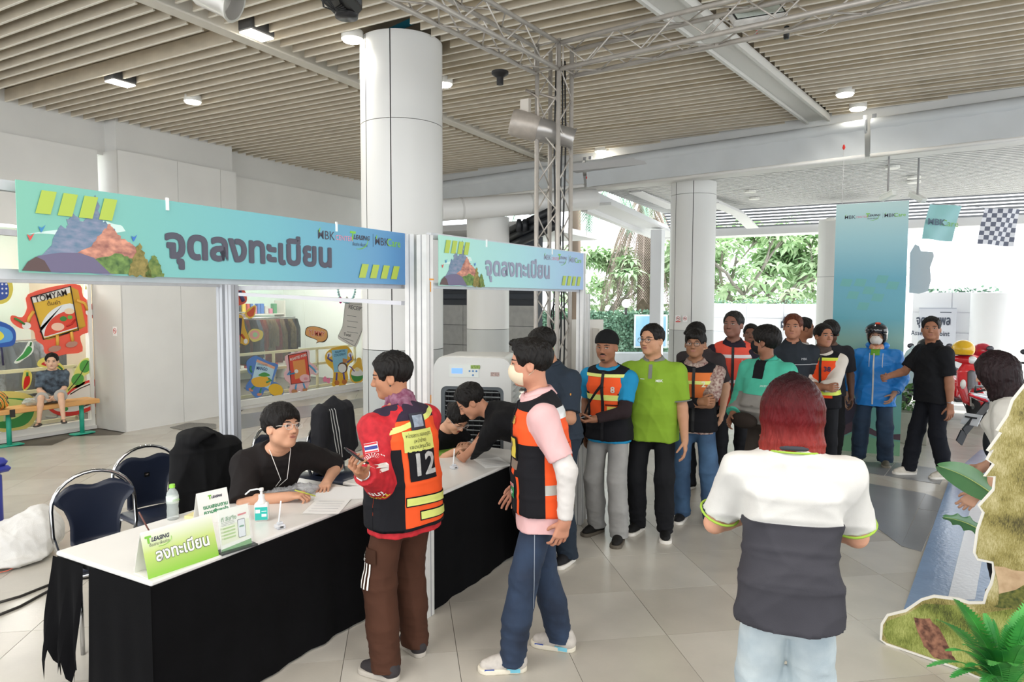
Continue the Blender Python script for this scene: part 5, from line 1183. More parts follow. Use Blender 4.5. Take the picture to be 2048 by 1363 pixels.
# water bottle
a=pz(346,1037); t=thing('water_bottle','clear water bottle with lime green cap behind the tent sign','bottle',a); pc=mat('#dfe8e6',.08,alpha=.35,spec=.7)
m=MB(); m.lathe([(0,.0),(.030,.0),(.032,.01),(.030,.03),(.032,.05),(.029,.07),(.032,.09),(.032,.135),(.028,.152),(.014,.172),(.013,.180)],n=20); m.build('body',pc,t,True); m=MB(); m.lathe([(.0325,.092),(.0325,.13)],n=20); m.build('label',mat('#d4ded8',.3),t,True); MB().lathe([(0,.196),(.015,.196),(.016,.178),(0,.178)],n=16).build('cap',mat('#8fd044',.4),t,True,auto=40); text('COOL',V(-.0,-.034,.112)+t.location,(1,0,0),(0,0,1),.016,mat('#7abf3a'),t)
# sticky pad, pen
a=pz(387,1033); o=MB().box((0,0,.008),(.075,.06,.016),.3).build('sticky_note_pad',mat('#e8dca0',.7)); o.location=a; tag(o,'pale yellow sticky note pad beside the water bottle','note pad')
a=pz(296,1052); o=MB().path([V(.045,-.03,-.128),V(0,0,0),V(-.02,.015,.06)],.004,8).build('pen',mat('#6a4038',.4),None,True); o.location=a+V(0,0,.09); o.location=pz(290,1046,TZ+.13); tag(o,'brown pen sticking up behind the tent sign','pen')
def penstand(px,py,lab):
    a=pz(px,py); t=thing('pen_stand',lab,'pen stand',a,R(-20)); m=MB(); m.box((0,0,.012),(.05,.05,.024),bev=.006); m.build('base',mat('#e6ebf2',.05,alpha=.45,spec=.8),t); m=MB(); m.box((0,.0,.03),(.03,.02,.012),bev=.003); m.build('holder',mat('#dfe6ee',.05,alpha=.5),t); m=MB(); m.path([V(-.008,0,.02),V(.012,.01,.145)],.0045,8); m.build('pen',mat('#eceeee',.3),t,True); m=MB(); m.box((0,-.026,.014),(.018,.001,.010)); m.build('print',mat('#555',.4),t)
penstand(560,1056,'clear pen stand with a white pen in front of the seated man'); penstand(908,937,'clear pen stand with a white pen on the far table')
# papers
def paper(lab,c,w,d,rz,cl='#eeeeec',lines=True,cat='paper'):
    m=MB(); m.grid(lambda u,v:V((u-.5)*w,(v-.5)*d,.0012+.004*max(0,u-.8)*5*.3+.001*math.sin(u*9+v*5)),8,6); o=m.build('paper_sheet',mat(cl,.6),None,True); o.location=c+V(0,0,.001); o.rotation_euler=(0,0,R(rz)); tag(o,lab,cat)
    if lines:
        for k in range(5): MB().box((0,-d*.35+k*d*.16,.0042),(w*.75,.002,.0004)).build('print_line',mat('#8a8f98',.6),o)
    return o
paper('form under the seated man\'s writing hand',pz(655,1012)+V(0,0,0),.21,.30,-62); paper('large white sheet lying beneath the form on the near table',pz(700,985)-V(0,0,.0006),.42,.30,-50,'#f0f0f0',False)
paper('white sheet by the leaning man\'s elbow',pz(985,925),.21,.3,-40)
a=pz(580,990); t=thing('plastic_bag','clear crinkled plastic bag with dark contents before the seated man','bag',a,R(-35)); P=solid([(ell((0,0,.022),(.15,.085,.028)),0),(ell((.09,.03,.025),(.09,.06,.03)),.03)],.008); s2=Surf(*P); Pp=P[0]+s2.N*folds(P[0],4,.016,.05)[:,None]; Pp[:,2]=np.maximum(Pp[:,2],.001); npmesh('film',Pp,P[1],mat('#b9bcc0',.12,alpha=.45,spec=.9,bump=.8,bscale=60),t); MB().box((-.02,0,.012),(.2,.11,.016),.2,bev=.004).build('black_folder',mat('#1a1a1c',.4),t)
a=pz(893,905); o=MB().box((0,0,.012),(.30,.20,.02),R(-20),bev=.005).build('green_folder',mat('#7fae3f',.6,var=.2,scale=12)); o.location=a; tag(o,'green folder on the far table by the woman\'s arms','folder')
a=pz(938,893); P=solid([(ell((0,0,.03),(.11,.06,.035)),0)],.008); s2=Surf(*P); Pp=P[0]+s2.N*folds(P[0],9,.02,.04)[:,None]; o=npmesh('foil_packet',Pp,P[1],mat('#cfcfcc',.2,metal=.7)); o.location=a; tag(o,'crumpled silver foil packet on the far table','packet')
# ================= floor things on the left =================
a=onz(-8,1080); t=thing('waste_bin','blue plastic waste bin at the left picture edge','bin',(a.x-.12,a.y+.15,0),R(10)); bl=mat('#3640a8',.4); MB().box((0,0,.28),(.36,.34,.52),bev=.03).build('body',bl,t,True,auto=50); MB().box((0,0,.565),(.44,.42,.05),bev=.02).build('rim',bl,t,True,auto=50); MB().box((0,0,.62),(.42,.40,.07),bev=.03).build('lid',bl,t,True,auto=50)
a=onz(72,1125); t=thing('cloth_sack','crumpled white sack slumped on the floor beside the blue bin','sack',(a.x,a.y+.22,0),R(-30)); P=solid([(ell((0,0,.13),(.27,.22,.17)),0),(ell((.1,.02,.22),(.15,.14,.14)),.1),(ell((-.05,-.15,.04),(.24,.16,.05)),.06)],.011,[half((0,0,-1),(0,0,.0))]); s2=Surf(*P); Pp=P[0]+s2.N*(folds(P[0],14,.020,.3)+folds(P[0],15,.007,.09))[:,None]; Pp[:,2]=np.maximum(Pp[:,2],.0); npmesh('sack_body',Pp,P[1],mat('#e6e4e0',.8,var=.08,scale=8,bump=.2,bscale=120),t)
m=MB(); m.path([V(-.33,-.16,.01),V(-.38,-.28,.012),V(-.22,-.34,.012),V(-.05,-.30,.012),V(.02,-.26,.03)],.004,5); m.build('red_drawstring',mat('#e0705a',.6),t,True)
for k,(pts,lab) in enumerate((([(-30,1212),(40,1192),(90,1172),(150,1150),(200,1140)],'black floor cable beside the left table end, upper one'),([(-30,1240),(40,1212),(95,1182),(130,1162),(200,1150)],'black floor cable beside the left table end, lower one'))):
    P_=[onz(x,y,.008) for x,y in pts]; o=MB(); o.path([p-P_[0] for p in P_],.009,8); c_=o.build('floor_cable',mat('#2a2724',.5),None,True); c_.location=P_[0]; tag(c_,lab,'cable',None)
# drain grates on the floor
for i,(poly_,lab) in enumerate(((((340,855),(378,845),(432,848),(432,857),(375,862)),'small metal drain cover in the floor by the white wall'),(((640,893),(660,886),(745,884),(735,896),(690,910),(650,908)),'round-cornered drain cover behind the seated man'))):
    P_=[onz(*p) for p in poly_]; c_=sum(P_,V(0,0,0))/len(P_); m=MB(); m.prism([(p.x-c_.x,p.y-c_.y) for p in P_],(0,0,.004),(1,0,0),(0,1,0),.004); o=m.build('drain_cover',mat('#8f8c86',.5,var=.5,scale=90)); o.location=c_; tag(o,lab,'drain cover')
# ================= bench and window stickers =================
wood=mat('#e0a866',.4,var=.12,scale=5,stretch=(.5,6,6)); teal=mat('#2fae93',.45)
t=thing('bench','wooden bench top on teal metal legs below the left shop window','bench',(4.2,10.12,0))
MB().box((-.15,0,.47),(3.3,.34,.065),bev=.008).build('bench_top',wood,t)
for x in (.40,1.33,-1.2):
    MB().tube((x,.0,.02),(x,.0,.44),.03,n=14).build('leg',teal,t,True); MB().box((x,0,.01),(.30,.16,.02),bev=.01).build('foot_plate',teal,t)
MB().box((.37,-.175,.45),(.06,.01,.10)).build('clamp',mat('#2a2623',.5),t)
t=thing('motorcycle_helmet','colourful full face helmet resting on the bench at the left edge','helmet',(4.42,10.06,.505),R(-60))
P=solid([(ell((0,0,.13),(.125,.16,.13)),0),(ell((0,.10,.06),(.10,.09,.06)),.05),(ell((0,.19,.13),(.11,.08,.045)),.01,'-')],.008,[half((0,0,-1),(0,0,.0))])
s2=Surf(*P); c=np.tile(A(.75,.72,.10),(len(P[0]),1)); z=P[0][:,2]+.35*P[0][:,1]; w_=np.sin(z*70+6*np.sin(P[0][:,1]*14)); c[w_>.5]=A(.02,.02,.02); c[w_<-.55]=A(.85,.12,.03); npmesh('shell',P[0],P[1],mat('#ffffff',.25,vcol=True,coat=.4),t,col=c)
P=solid([(ell((0,.05,.14),(.117,.122,.06)),0)],.008,[half((0,-1,0),(0,.06,0))]); npmesh('visor',*P,mat('#2a1c20',.1),t)
a=onY(55,778,10.1); t=thing('plastic_wrap','clump of clear plastic on the bench between helmet and boy','plastic',(a.x+.05,10.08,.505)); P=solid([(ell((0,0,.05),(.13,.09,.05)),0)],.009); s2=Surf(*P); Pp=P[0]+s2.N*folds(P[0],4,.02,.05)[:,None]; Pp[:,2]=np.maximum(Pp[:,2],.001); npmesh('film',Pp,P[1],mat('#c9ccc9',.1,alpha=.5,spec=.9),t)
black=mat('#231c1c',.6)
def sticker(lab,outline,colr,items=(),Y=10.035,off=0):
    pts=[onY(x,y,Y) for x,y in outline]; c=sum(pts,V(0,0,0))/len(pts); t=thing('window_sticker',lab,'sticker',(c.x,Y-off,c.z))
    q=lambda x,y:(onY(x,y,Y).x-c.x,onY(x,y,Y).z-c.z)
    def smooth(p,n=3):
        out=[]; N=len(p)
        for i in range(N):
            p0,p1,p2,p3=[V(*p[(i+k)%N],0) for k in(-1,0,1,2)]
            for k in range(n):
                u=k/n; v=.5*((2*p1)+(p2-p0)*u+(2*p0-5*p1+4*p2-p3)*u*u+(3*p1-p0-3*p2+p3)*u**3); out.append((v.x,v.y))
        return out
    poly(t,'backing',smooth([q(*p) for p in outline]),mat(colr,.5),.001,.0012)
    for i,it in enumerate(items):
        nm,k,p,cc=it[:4]; mt=mat(cc,.5)
        if k=='p': poly(t,nm,[q(*a) for a in p],mt,.003+.0008*i)
        elif k=='s': poly(t,nm,smooth([q(*a) for a in p]),mt,.003+.0008*i)
        elif k=='l': m=MB(); w=it[4] if len(it)>4 else .008; m.path([V(q(*a)[0],-.004-.0008*i,q(*a)[1]) for a in p],w,6); m.build(nm,mt,t,True)
        elif k=='t':
            (x,y,wd,ht,ang_)=p; s_,bold=it[4],it[5] if len(it)>5 else .0; sc=abs(q(100,0)[0]-q(0,0)[0])/100; zc=abs(q(x,y+10)[1]-q(x,y-10)[1])/20
            me=textdata(s_,1,bold*.4,0,'CENTER').copy(); xs=[v.co.x for v in me.vertices]; ys=[v.co.y for v in me.vertices]; dx=abs(q(x+wd/2,y)[0]-q(x-wd/2,y)[0])
            me.transform(Matrix.Diagonal((dx/(max(xs)-min(xs)),ht*zc/(max(ys)-min(ys)),.05,1))); me.transform(Matrix.Translation(V(q(x,y)[0],-(.004+.0008*i),q(x,y)[1]))@Matrix.Rotation(R(-ang_),4,'Y')@Matrix.Rotation(PI/2,4,'X')); me.materials.clear(); me.materials.append(mt); link(nm,me,t)
    return t
def el(cx,cy,rx,ry,n=14,a0=0,a1=360,rot=0): 
    out=[]
    for i in range(n):
        a=R(a0+(a1-a0)*i/(n if a1-a0==360 else n-1)); x,y=rx*math.cos(a),ry*math.sin(a); out.append((cx+x*math.cos(R(rot))-y*math.sin(R(rot)),cy+x*math.sin(R(rot))+y*math.cos(R(rot))))
    return out
Y1=10.435
sticker('large red backed sticker of a walking soup packet reading TOMYAM',[(56,588),(120,570),(160,570),(166,592),(188,612),(191,632),(178,640),(180,662),(160,672),(165,702),(130,708),(112,712),(90,706),(86,690),(72,680),(66,660),(40,656),(22,642),(24,630),(44,634),(54,615)],'#f0604a',
 [('packet','p',[(61,594),(140,572),(156,660),(86,678)],'#e3b83c'),('packet_side','p',[(140,572),(156,580),(171,652),(156,660)],'#d0a030'),('packet_base','p',[(86,678),(156,660),(171,652),(98,679)],'#c99a2c'),('label_top','p',[(62,595),(139,573),(140,585),(120,592),(90,600),(64,606)],'#f4f1ea'),('soup_rim','p',[(80,655)]+el(145,668,66,62,14,182,265)+[(147,608),(157,655),(88,675)],'#e9eef0'),('soup','p',[(88,672)]+el(148,672,60,52,14,182,262)+[(148,620),(156,653),(92,672)],'#e04a35'),
  ('shrimp','s',el(115,653,13,8),'#f2c9b0'),('mushroom','s',el(138,622,10,6),'#efd9b8'),('herb','s',el(126,637,7,5),'#3f8a3f'),('chili','l',[(132,652),(142,648),(150,638)],'#c02a20',.012),('lime','s',el(139,634,5,4),'#6fae4a'),('outline','l',[(61,594),(140,572),(156,660),(86,678),(61,594)],'#2a1c1c',.008),('arm','l',[(66,622),(58,634),(55,644)],'#e8b04a',.022),('arm','l',[(152,600),(168,606),(174,620)],'#e8b04a',.022),('glove','s',el(52,651,9,7),'#f2efe8'),('glove','s',el(178,624,8,7),'#f2efe8'),('herb_stem','l',[(48,648),(36,640),(28,636)],'#3f8a3f',.014),('leg','l',[(113,670),(114,690)],'#e8b04a',.022),('leg','l',[(141,663),(144,682)],'#e8b04a',.022),('shoe','s',el(108,697,13,6,rot=-12),'#b98a78'),('shoe','s',el(142,688,12,6,rot=-12),'#b98a78'),
  ('lettering','t',(101,592,66,13,14),'#2a1c1c','TOMYAM',.02),('lettering','t',(106,606,26,9,8),'#5a3a20','ต้มยำ',.01)],Y1)
sticker('green chili sticker on the left shop window',[(28,724),(44,706),(54,688),(58,682),(66,684),(67,698),(62,708),(48,718),(36,726)],'#e9efe4',[('chili','s',[(31,722),(46,707),(56,692),(64,697),(60,706),(48,716)],'#3f9a4a'),('stem','l',[(60,692),(62,684)],'#2c6a34',.012)],Y1)
sticker('upright red chili sticker beside the seated boy',[(44,768),(46,748),(50,740),(60,742),(64,752),(61,768),(54,778),(47,780)],'#e8dc6a',[('chili','s',[(47,778),(49,756),(56,750),(60,756),(58,768)],'#d82a24'),('stem','l',[(54,752),(54,744)],'#2f7a3a',.014)],Y1)
sticker('red chili sticker partly behind the boy\'s head',[(76,722),(90,714),(112,720),(128,734),(124,742),(108,736),(88,734),(76,732)],'#e8dc6a',[('chili','s',[(82,728),(94,722),(110,726),(118,732),(100,733)],'#d02a28'),('stem','l',[(116,731),(124,738)],'#2f7a3a',.014)],Y1)
sticker('green two-leaf sprig sticker right of the boy',[(132,782),(142,762),(150,742),(156,730),(166,718),(178,716),(184,730),(180,744),(168,752),(170,764),(160,774),(146,776),(136,784)],'#dfe07a',[('leaf','s',el(155,758,13,11,rot=-30),'#5aa84a'),('leaf','s',el(170,732,11,13,rot=20),'#5aa84a'),('stem','l',[(136,780),(150,764),(160,750),(176,722)],'#2c4a2a',.006)],Y1)
sticker('red edged coconut sticker low on the left shop window',[(98,812),(120,800),(140,780),(160,766),(188,758),(194,770),(192,800),(190,814),(165,826),(130,832),(104,824)],'#e0382c',[('flesh','s',[(106,812),(130,795),(150,778),(186,764),(188,800),(184,810),(150,822),(115,822)],'#f1ece4'),('outline','l',[(140,788),(160,776),(184,766)],'#3a2a20',.008),('herb','s',el(128,817,8,5),'#3f9a4a'),('hatching','l',[(160,814),(184,806)],'#3a2a20',.010)],Y1)
sticker('lime slice sticker low on the left shop window',[(-30,790),(10,782),(50,786),(72,800),(74,830),(60,852),(30,864),(0,862),(-30,850)],'#e2d57a',[('rind','s',[(-30,800),(40,796),(66,806),(66,830),(48,850),(10,856),(-30,846)],'#3f9a4a'),('flesh','s',[(-30,800),(30,798),(54,806),(52,820),(30,836),(-10,844),(-30,840)],'#cfe08a'),('segment_line','l',[(-20,838),(50,806)],'#eef2d0',.01),('segment_line','l',[(8,842),(10,798)],'#eef2d0',.01)],Y1)
sticker('blue and yellow fan sticker at the left picture edge',[(-40,640),(0,642),(26,655),(32,672),(26,690),(0,694),(-40,700)],'#2a5ab0',[('fan','s',[(-40,650),(0,652),(22,662),(24,680),(0,686),(-40,694)],'#5aa0e0'),('burst','s',[(-40,655),(-4,660),(8,672),(-4,682),(-40,690)],'#e8e050'),('outline','l',[(2,694),(4,706),(6,730)],'#2a2a50',.012)],Y1)
sticker('blue dotted sticker with yellow edge at the top left',[(-30,552),(8,548),(22,560),(26,580),(18,600),(0,608),(-30,606)],'#dccb55',[('fruit','s',[(-30,560),(4,556),(16,570),(16,592),(0,600),(-30,600)],'#3a55a8')]+[('dot','s',el(-4+8*(k%3),568+9*(k//3),2,2,8),'#e8ecf4') for k in range(9)],Y1)
sticker('olive coloured scribble lettering high on the left shop window',[(122,556),(128,536),(136,540),(142,548),(152,538),(164,540),(166,552),(180,552),(184,558),(178,574),(170,578),(172,562),(160,556),(150,552),(142,556),(134,548),(128,558)],'#c9c23a',[],Y1)
# right window stickers
Y2=10.035
sticker('red crab-like sticker at the top left of the right window',[(455,575),(480,576),(490,582),(494,596),(490,606),(472,612),(455,614)],'#e8604a',[('figure','l',[(478,582),(486,602)],'#5a5a8a',.04),('figure','l',[(466,584),(470,600)],'#5a5a8a',.03)],Y2)
sticker('small flame sticker on the right shop window',[(490,625),(498,616),(511,610),(511,622),(508,632),(500,637),(492,633)],'#e8c04a',[('flame','s',[(493,626),(500,620),(509,613),(507,630),(498,633)],'#d85a34')],Y2)
sticker('dark bottle figure sticker with yellow edge by the grey post',[(455,630),(478,628),(487,636),(490,655),(498,676),(497,686),(490,690),(480,686),(478,696),(455,700)],'#e0b23c',[('bottle','p',[(455,634),(484,636),(480,690),(460,694)],'#3b3450'),('label','p',[(458,668),(480,670),(479,684),(459,686)],'#d8503a'),('arm','l',[(482,668),(488,676)],'#d05a40',.02),('glove','s',el(491,682,4,5,8),'#efece6')],Y2)
sticker('pastel swirl lollipop sticker on the right shop window',[(496,668),(504,658),(516,658),(526,664),(524,676),(514,682),(504,682)],'#dfd07a',[('swirl','s',el(509,669,10,9),'#e8a8a0'),('swirl','s',el(510,669,5,5,10),'#a8d0a0')],Y2)
sticker('orange speech bubble sticker reading YUMMY',[(610,664),(614,654),(630,652),(650,658),(655,664),(655,676),(648,684),(638,684),(632,686),(634,680),(618,674),(611,670)],'#3a2a20',[('bubble','s',[(611,664),(615,655),(630,653),(649,659),(654,665),(653,676),(646,682),(636,683),(633,685),(634,679),(619,673),(612,669)],'#f0b06a'),('lettering','t',(633,667,34,12,-8),'#f4f0ee','YUMMY',.06),('lettering','t',(633,667,33,11,-8),'#e0604a','YUMMY',.015)],Y2)
sticker('blue backed mango packet sticker with walking legs',[(495,720),(512,711),(535,722),(555,728),(554,738),(546,762),(552,764),(566,776),(566,788),(558,793),(546,792),(538,782),(530,780),(524,790),(514,795),(506,790),(500,782),(493,780),(492,770),(504,752),(496,744),(493,730)],'#5a86cc',[('packet','p',[(514,718),(550,733),(538,778),(503,762)],'#bfe0ee'),('packet_top','p',[(514,718),(550,733),(548,738),(512,723)],'#e8b090'),('mango','s',[(502,760),(512,754),(530,752),(540,758),(538,770),(522,774),(508,771)],'#efb83a'),('leaf','s',[(516,750),(528,744),(540,750),(528,753)],'#4a9a4a'),('arm','l',[(503,744),(500,738),(501,731)],'#4a9a6a',.018),('arm','l',[(536,756),(542,760),(532,764)],'#4a9a6a',.018),('leg','l',[(508,772),(502,778)],'#4a9a6a',.016),('leg','l',[(522,776),(519,786)],'#4a9a6a',.016),('shoe','s',el(501,779,5,3,8,rot=30),'#e89a78'),('shoe','s',el(518,788,5,3,8,rot=-10),'#e89a78'),('mango_half','s',el(551,779,15,12,rot=20),'#f0c02c'),('lettering','t',(523,737,22,7,-12),'#28508a','MANGO',.03),('lettering','t',(524,729,20,3.5,-12),'#5a6a7a','DEHYDRATED')],Y2)
sticker('pink backed roasted pork packet sticker with arms and legs',[(570,712),(596,703),(618,700),(619,722),(630,730),(637,742),(632,750),(622,748),(620,762),(616,774),(612,784),(604,786),(598,780),(592,788),(582,790),(578,780),(580,768),(570,758),(568,745),(574,735)],'#eec2c4',[('packet','p',[(576,710),(613,703),(620,762),(582,768)],'#e0503c'),('pork','p',[(585,722),(609,718),(613,752),(590,758)],'#ea9a50'),('pig','s',el(610,756,11,8),'#f2c0c0'),('snout','s',el(611,757,4,3,8),'#e89aa0'),('outline','l',[(576,710),(613,703),(620,762),(582,768),(576,710)],'#3a2020',.007),('arm','l',[(580,742),(574,748),(588,746)],'#5aa8d8',.018),('arm','l',[(618,730),(627,738),(631,744)],'#5aa8d8',.018),('glove','s',el(592,742,4,4,8),'#f4f2ee'),('glove','s',el(632,743,4,4,8),'#f4f2ee'),('leg','l',[(592,768),(590,778)],'#5aa8d8',.016),('leg','l',[(606,766),(609,776)],'#5aa8d8',.016),('shoe','s',el(588,782,6,4,8),'#c98a5a'),('shoe','s',el(609,779,5,4,8,rot=-30),'#c98a5a'),('lettering','t',(596,714,34,5.5,9),'#f4efe6','ROASTED PORK',.04)],Y2)
sticker('yellow backed coconut packet sticker flexing its arms',[(652,706),(664,696),(690,691),(700,697),(706,710),(706,722),(698,728),(694,740),(696,756),(690,770),(680,772),(674,766),(670,772),(664,770),(666,756),(666,740),(656,730),(650,718)],'#efbe3a',[('packet','p',[(663,700),(695,697),(693,742),(668,744)],'#8fc8e0'),('coconut','s',el(685,735,10,11),'#6a4a34'),('coconut_flesh','s',el(684,736,8,9),'#f2f0ea'),('chips','p',[(685,716),(694,718),(693,726),(685,724)],'#c98a54'),('arm','l',[(664,722),(655,716),(657,708)],'#5a50a0',.018),('arm','l',[(694,724),(702,718),(699,708)],'#5a50a0',.018),('glove','s',el(658,709,5,5,8),'#f2f0ea'),('glove','s',el(700,709,5,5,8),'#f2f0ea'),('leg','l',[(673,745),(672,760)],'#5a50a0',.018),('leg','l',[(686,744),(688,758)],'#5a50a0',.018),('shoe','s',el(673,765,5,5,8),'#c9783c'),('shoe','s',el(688,763,5,5,8),'#c9783c'),('lettering','t',(679,709,24,5,2),'#3a6a8a','COCONUT',.03),('lettering','t',(679,702,20,4,2),'#3a6a8a','หอมหวาน',.01)],Y2)
sticker('round green coconut sticker with straw and flower',[(700,740),(706,730),(712,724),(714,716),(722,716),(724,730),(728,742),(729,752),(722,764),(708,765),(700,756)],'#efc04a',[('coconut','s',[(702,748),(714,742),(727,748),(722,760),(708,762)],'#4a9a50'),('top_flesh','s',[(702,748),(707,738),(718,736),(727,748),(714,752)],'#f2f0ea'),('flower','s',el(714,738,5,4,8),'#f4e4b0'),('straw','l',[(708,742),(702,734),(698,732)],'#7a50a0',.012)],Y2)
sticker('small pink letter M sticker on the right shop window',[(646,757),(650,752),(655,757),(660,755),(659,766),(654,764),(651,762),(648,764)],'#f08aa8',[],Y2)
sticker('long receipt sticker hung from a bead chain',[(692,594),(700,598),(730,610),(726,650),(722,670),(714,690),(708,693),(680,680),(676,672),(684,655),(688,630)],'#f0ebe2',[('outline','l',[(690,606),(730,610),(724,660),(709,692),(676,671),(685,652),(690,606)],'#3a3a3a',.004),('lettering','t',(712,616,30,8,-8),'#3a3a3a','RECEIPT',.015)]+[('text_line','l',[(694,630+k*11),(694+(18+3*(k%2)),633+k*11)],'#5a5a5a',.004) for k in range(4)]+[('lettering','t',(694,669,14,6,-10),'#3a3a3a','Total',.01),('text_line','l',[(686,675),(706,682)],'#4a4a4a',.004)],Y2)
m=MB(); c0_=onY(700,585,10.02)
for k in range(16):
    a_=R(180+180*k/15); p=onY(693+17*math.cos(a_),578-26*math.sin(a_),10.02); m.ball(p-c0_,.028,8)
o=m.build('bead_chain',mat('#a8cfd0',.3),None,True); o.location=c0_; tag(o,'pale bead chain holding the receipt sticker','chain')
m=MB(); m.ball((0,0,0),.05,10,(1,.4,1.4)); o=m.build('pink_bead',mat('#e0409a',.3),None,True); o.location=onY(681,600,10.0); tag(o,'single pink bead beside the receipt sticker','bead')
# ================= teal printed column box =================
tp=onz(1658,905); t=thing('printed_display_box','tall teal printed display box with small logos behind the blue jacket man','display box',(9.78,.67,0),R(-90)); PW=.81; PH=3.17
def tealmat():
    m=bpy.data.materials.new('teal_print'); m.use_nodes=True; n=m.node_tree.nodes; L=m.node_tree.links; b=n['Principled BSDF']; b.inputs['Roughness'].default_value=.3
    tc=n.new('ShaderNodeTexCoord'); sp=n.new('ShaderNodeSeparateXYZ'); L.new(tc.outputs['Object'],sp.inputs[0]); mp=n.new('ShaderNodeMapRange'); mp.inputs['From Max'].default_value=PH; rp=n.new('ShaderNodeValToRGB'); L.new(sp.outputs[2],mp.inputs[0]); L.new(mp.outputs[0],rp.inputs[0]); e=rp.color_ramp.elements
    e[0].position=.0; e[0].color=lin('#6fae9a'); e[1].position=1; e[1].color=lin('#b4d2d2')
    for p_,c_ in ((.30,'#7cb8ae'),(.45,'#8fb8a8'),(.54,'#5aa6b4'),(.70,'#58a3b8'),(.86,'#93c2cb')): q=e.new(p_); q.color=lin(c_)
    L.new(rp.outputs[0],b.inputs['Base Color']); return m
MB().box((PW/2,.14,PH/2),(PW,.28,PH)).build('box_body',tealmat(),t)
for i,(cx,cz) in enumerate(((.10,2.02),(.26,2.02+.0),(.50,2.06),(.36,1.92),(.62,1.98),(.18,1.86),(.46,1.83),(.30,1.72))):
    cx+=.04; cz+=.16; poly(t,'check_print',[(cx-.07,cz-.05),(cx+.05,cz-.06),(cx+.08,cz+.035),(cx-.04,cz+.045)],mat('#5ea9a6',.35),.0012,.0005)
logos(t,PW*.50,PH-.17,PW*1.0,.002)
poly(t,'road_print',[(0,.30),(.14,.30),(.30,.42),(.34,.62),(.20,.80),(0,.95)],mat('#3b3746',.5),.0012); poly(t,'road_print',[(.30,.42),(.62,.25),(PW,.28),(PW,.20),(.55,.22),(.33,.30),(.14,.18),(.02,.12),(.14,.30)],mat('#5a4650',.5),.0016); poly(t,'hill_print',[(0,0),(PW,0),(PW,.18),(.5,.20),(.3,.26),(.1,.14),(0,.10)],mat('#7fb28c',.5),.002)
for pts,lab,cc,Yb in (([(1820,505),(1830,488),(1838,492),(1842,502),(1866,504),(1868,512),(1860,535),(1862,560),(1856,582),(1838,587),(1818,585)],'plain grey rounded cut-out board seen from behind, at the display box edge','#b9c6cc',9.95),([(1798,730),(1812,702),(1826,690),(1832,694),(1832,740),(1826,765),(1800,770)],'lower pale rounded cut-out board at the display box edge','#d2dcda',9.95)):
    P_=[onX(x,y,Yb) for x,y in pts]; c_=sum(P_,V(0,0,0))/len(P_); m=MB(); m.prism([(-(p.y-c_.y),p.z-c_.z) for p in P_],(0,0,0),(0,-1,0),(0,0,1),.012); o=m.build('cutout_board',mat(cc,.6)); o.location=c_; tag(o,lab,'board')
# ================= flags =================
def flag(lab,pts,D,mt,nm='flag'):
    P_=[atd(x,y,D) for x,y in pts]; c_=P_[0]; t=thing('hanging_flag',lab,'flag',c_); TL,TR,BR,BL=[p-c_ for p in P_]
    f=lambda u,v,o=0: (TL*(1-u)+TR*u)*(1-v)+(BL*(1-u)+BR*u)*v+cF*(.02*math.sin(u*7+v*3)+o)
    return t,f
t,f=flag('pale teal hanging flag beside the display box',((1860,408),(1925,412),(1903,483),(1844,477)),8.6,None); m=MB(); m.grid(lambda u,v:f(u,v),12,10); m.build('cloth',mat('#8fc4c4',.6,col2='#9fcdd0',scale=2,var=.1),t,True)
a=f(.0,.5,-.01); xx=(f(1,.5)-f(0,.5)); yy=f(.5,0)-f(.5,1); o=text('MBK',f(.28,.52,-.03),xx,yy,.11,mat('#5a6f80'),t,bold=.002,world=False); o=text('Care',f(.74,.52,-.03),xx,yy,.11,mat('#7fb85a'),t,world=False)
t,f=flag('black and white checkered hanging flag at the upper right',((1970,416),(2042,418),(2026,493),(1955,487)),8.6,None)
for col_,nm,par_ in (('#e6e8ee','white_check',0),('#6a6f80','dark_check',1)):
    m=MB()
    for i in range(8):
        for j in range(8):
            if (i+j)%2==par_: m.add([f(i/8,j/8),f((i+1)/8,j/8),f((i+1)/8,(j+1)/8),f(i/8,(j+1)/8)],[(0,1,2,3)])
    o=m.build(nm,mat(col_,.7),t); tag(o,kind='stuff')
a=atd(1800,392,8.6); m=MB(); m.path([a-a,atd(1860,406,8.6)-a,atd(1925,411,8.6)-a,atd(1970,415,8.6)-a,atd(2042,417,8.6)-a,atd(2150,400,8.6)-a],.004,4); o=m.build('flag_line',mat('#c9c9cc')); o.location=a; tag(o,'thin line from which the two flags hang','line')
for i,((x0,y0),(x1,y1),lab) in enumerate((((1762,398),(1789,385),'small white security camera above the display box, left one'),((1822,388),(1848,402),'small white security camera above the display box, right one'))):
    a,b=atd(x0,y0,8.9),atd(x1,y1,8.7); t=thing('security_camera',lab,'camera',a); MB().bar(V(0,0,0),b-a,.07,.06).build('housing',mat('#d9d9d4',.4),t); MB().bar(V(0,0,.035),(b-a)*1.1+V(0,0,.035),.085,.008).build('sunshield',mat('#e4e4e0',.4),t); MB().tube((b-a)*.5,(b-a)*.5+V(0,0,.50),.012).build('mount',mat('#8a8a8a',.4),t)
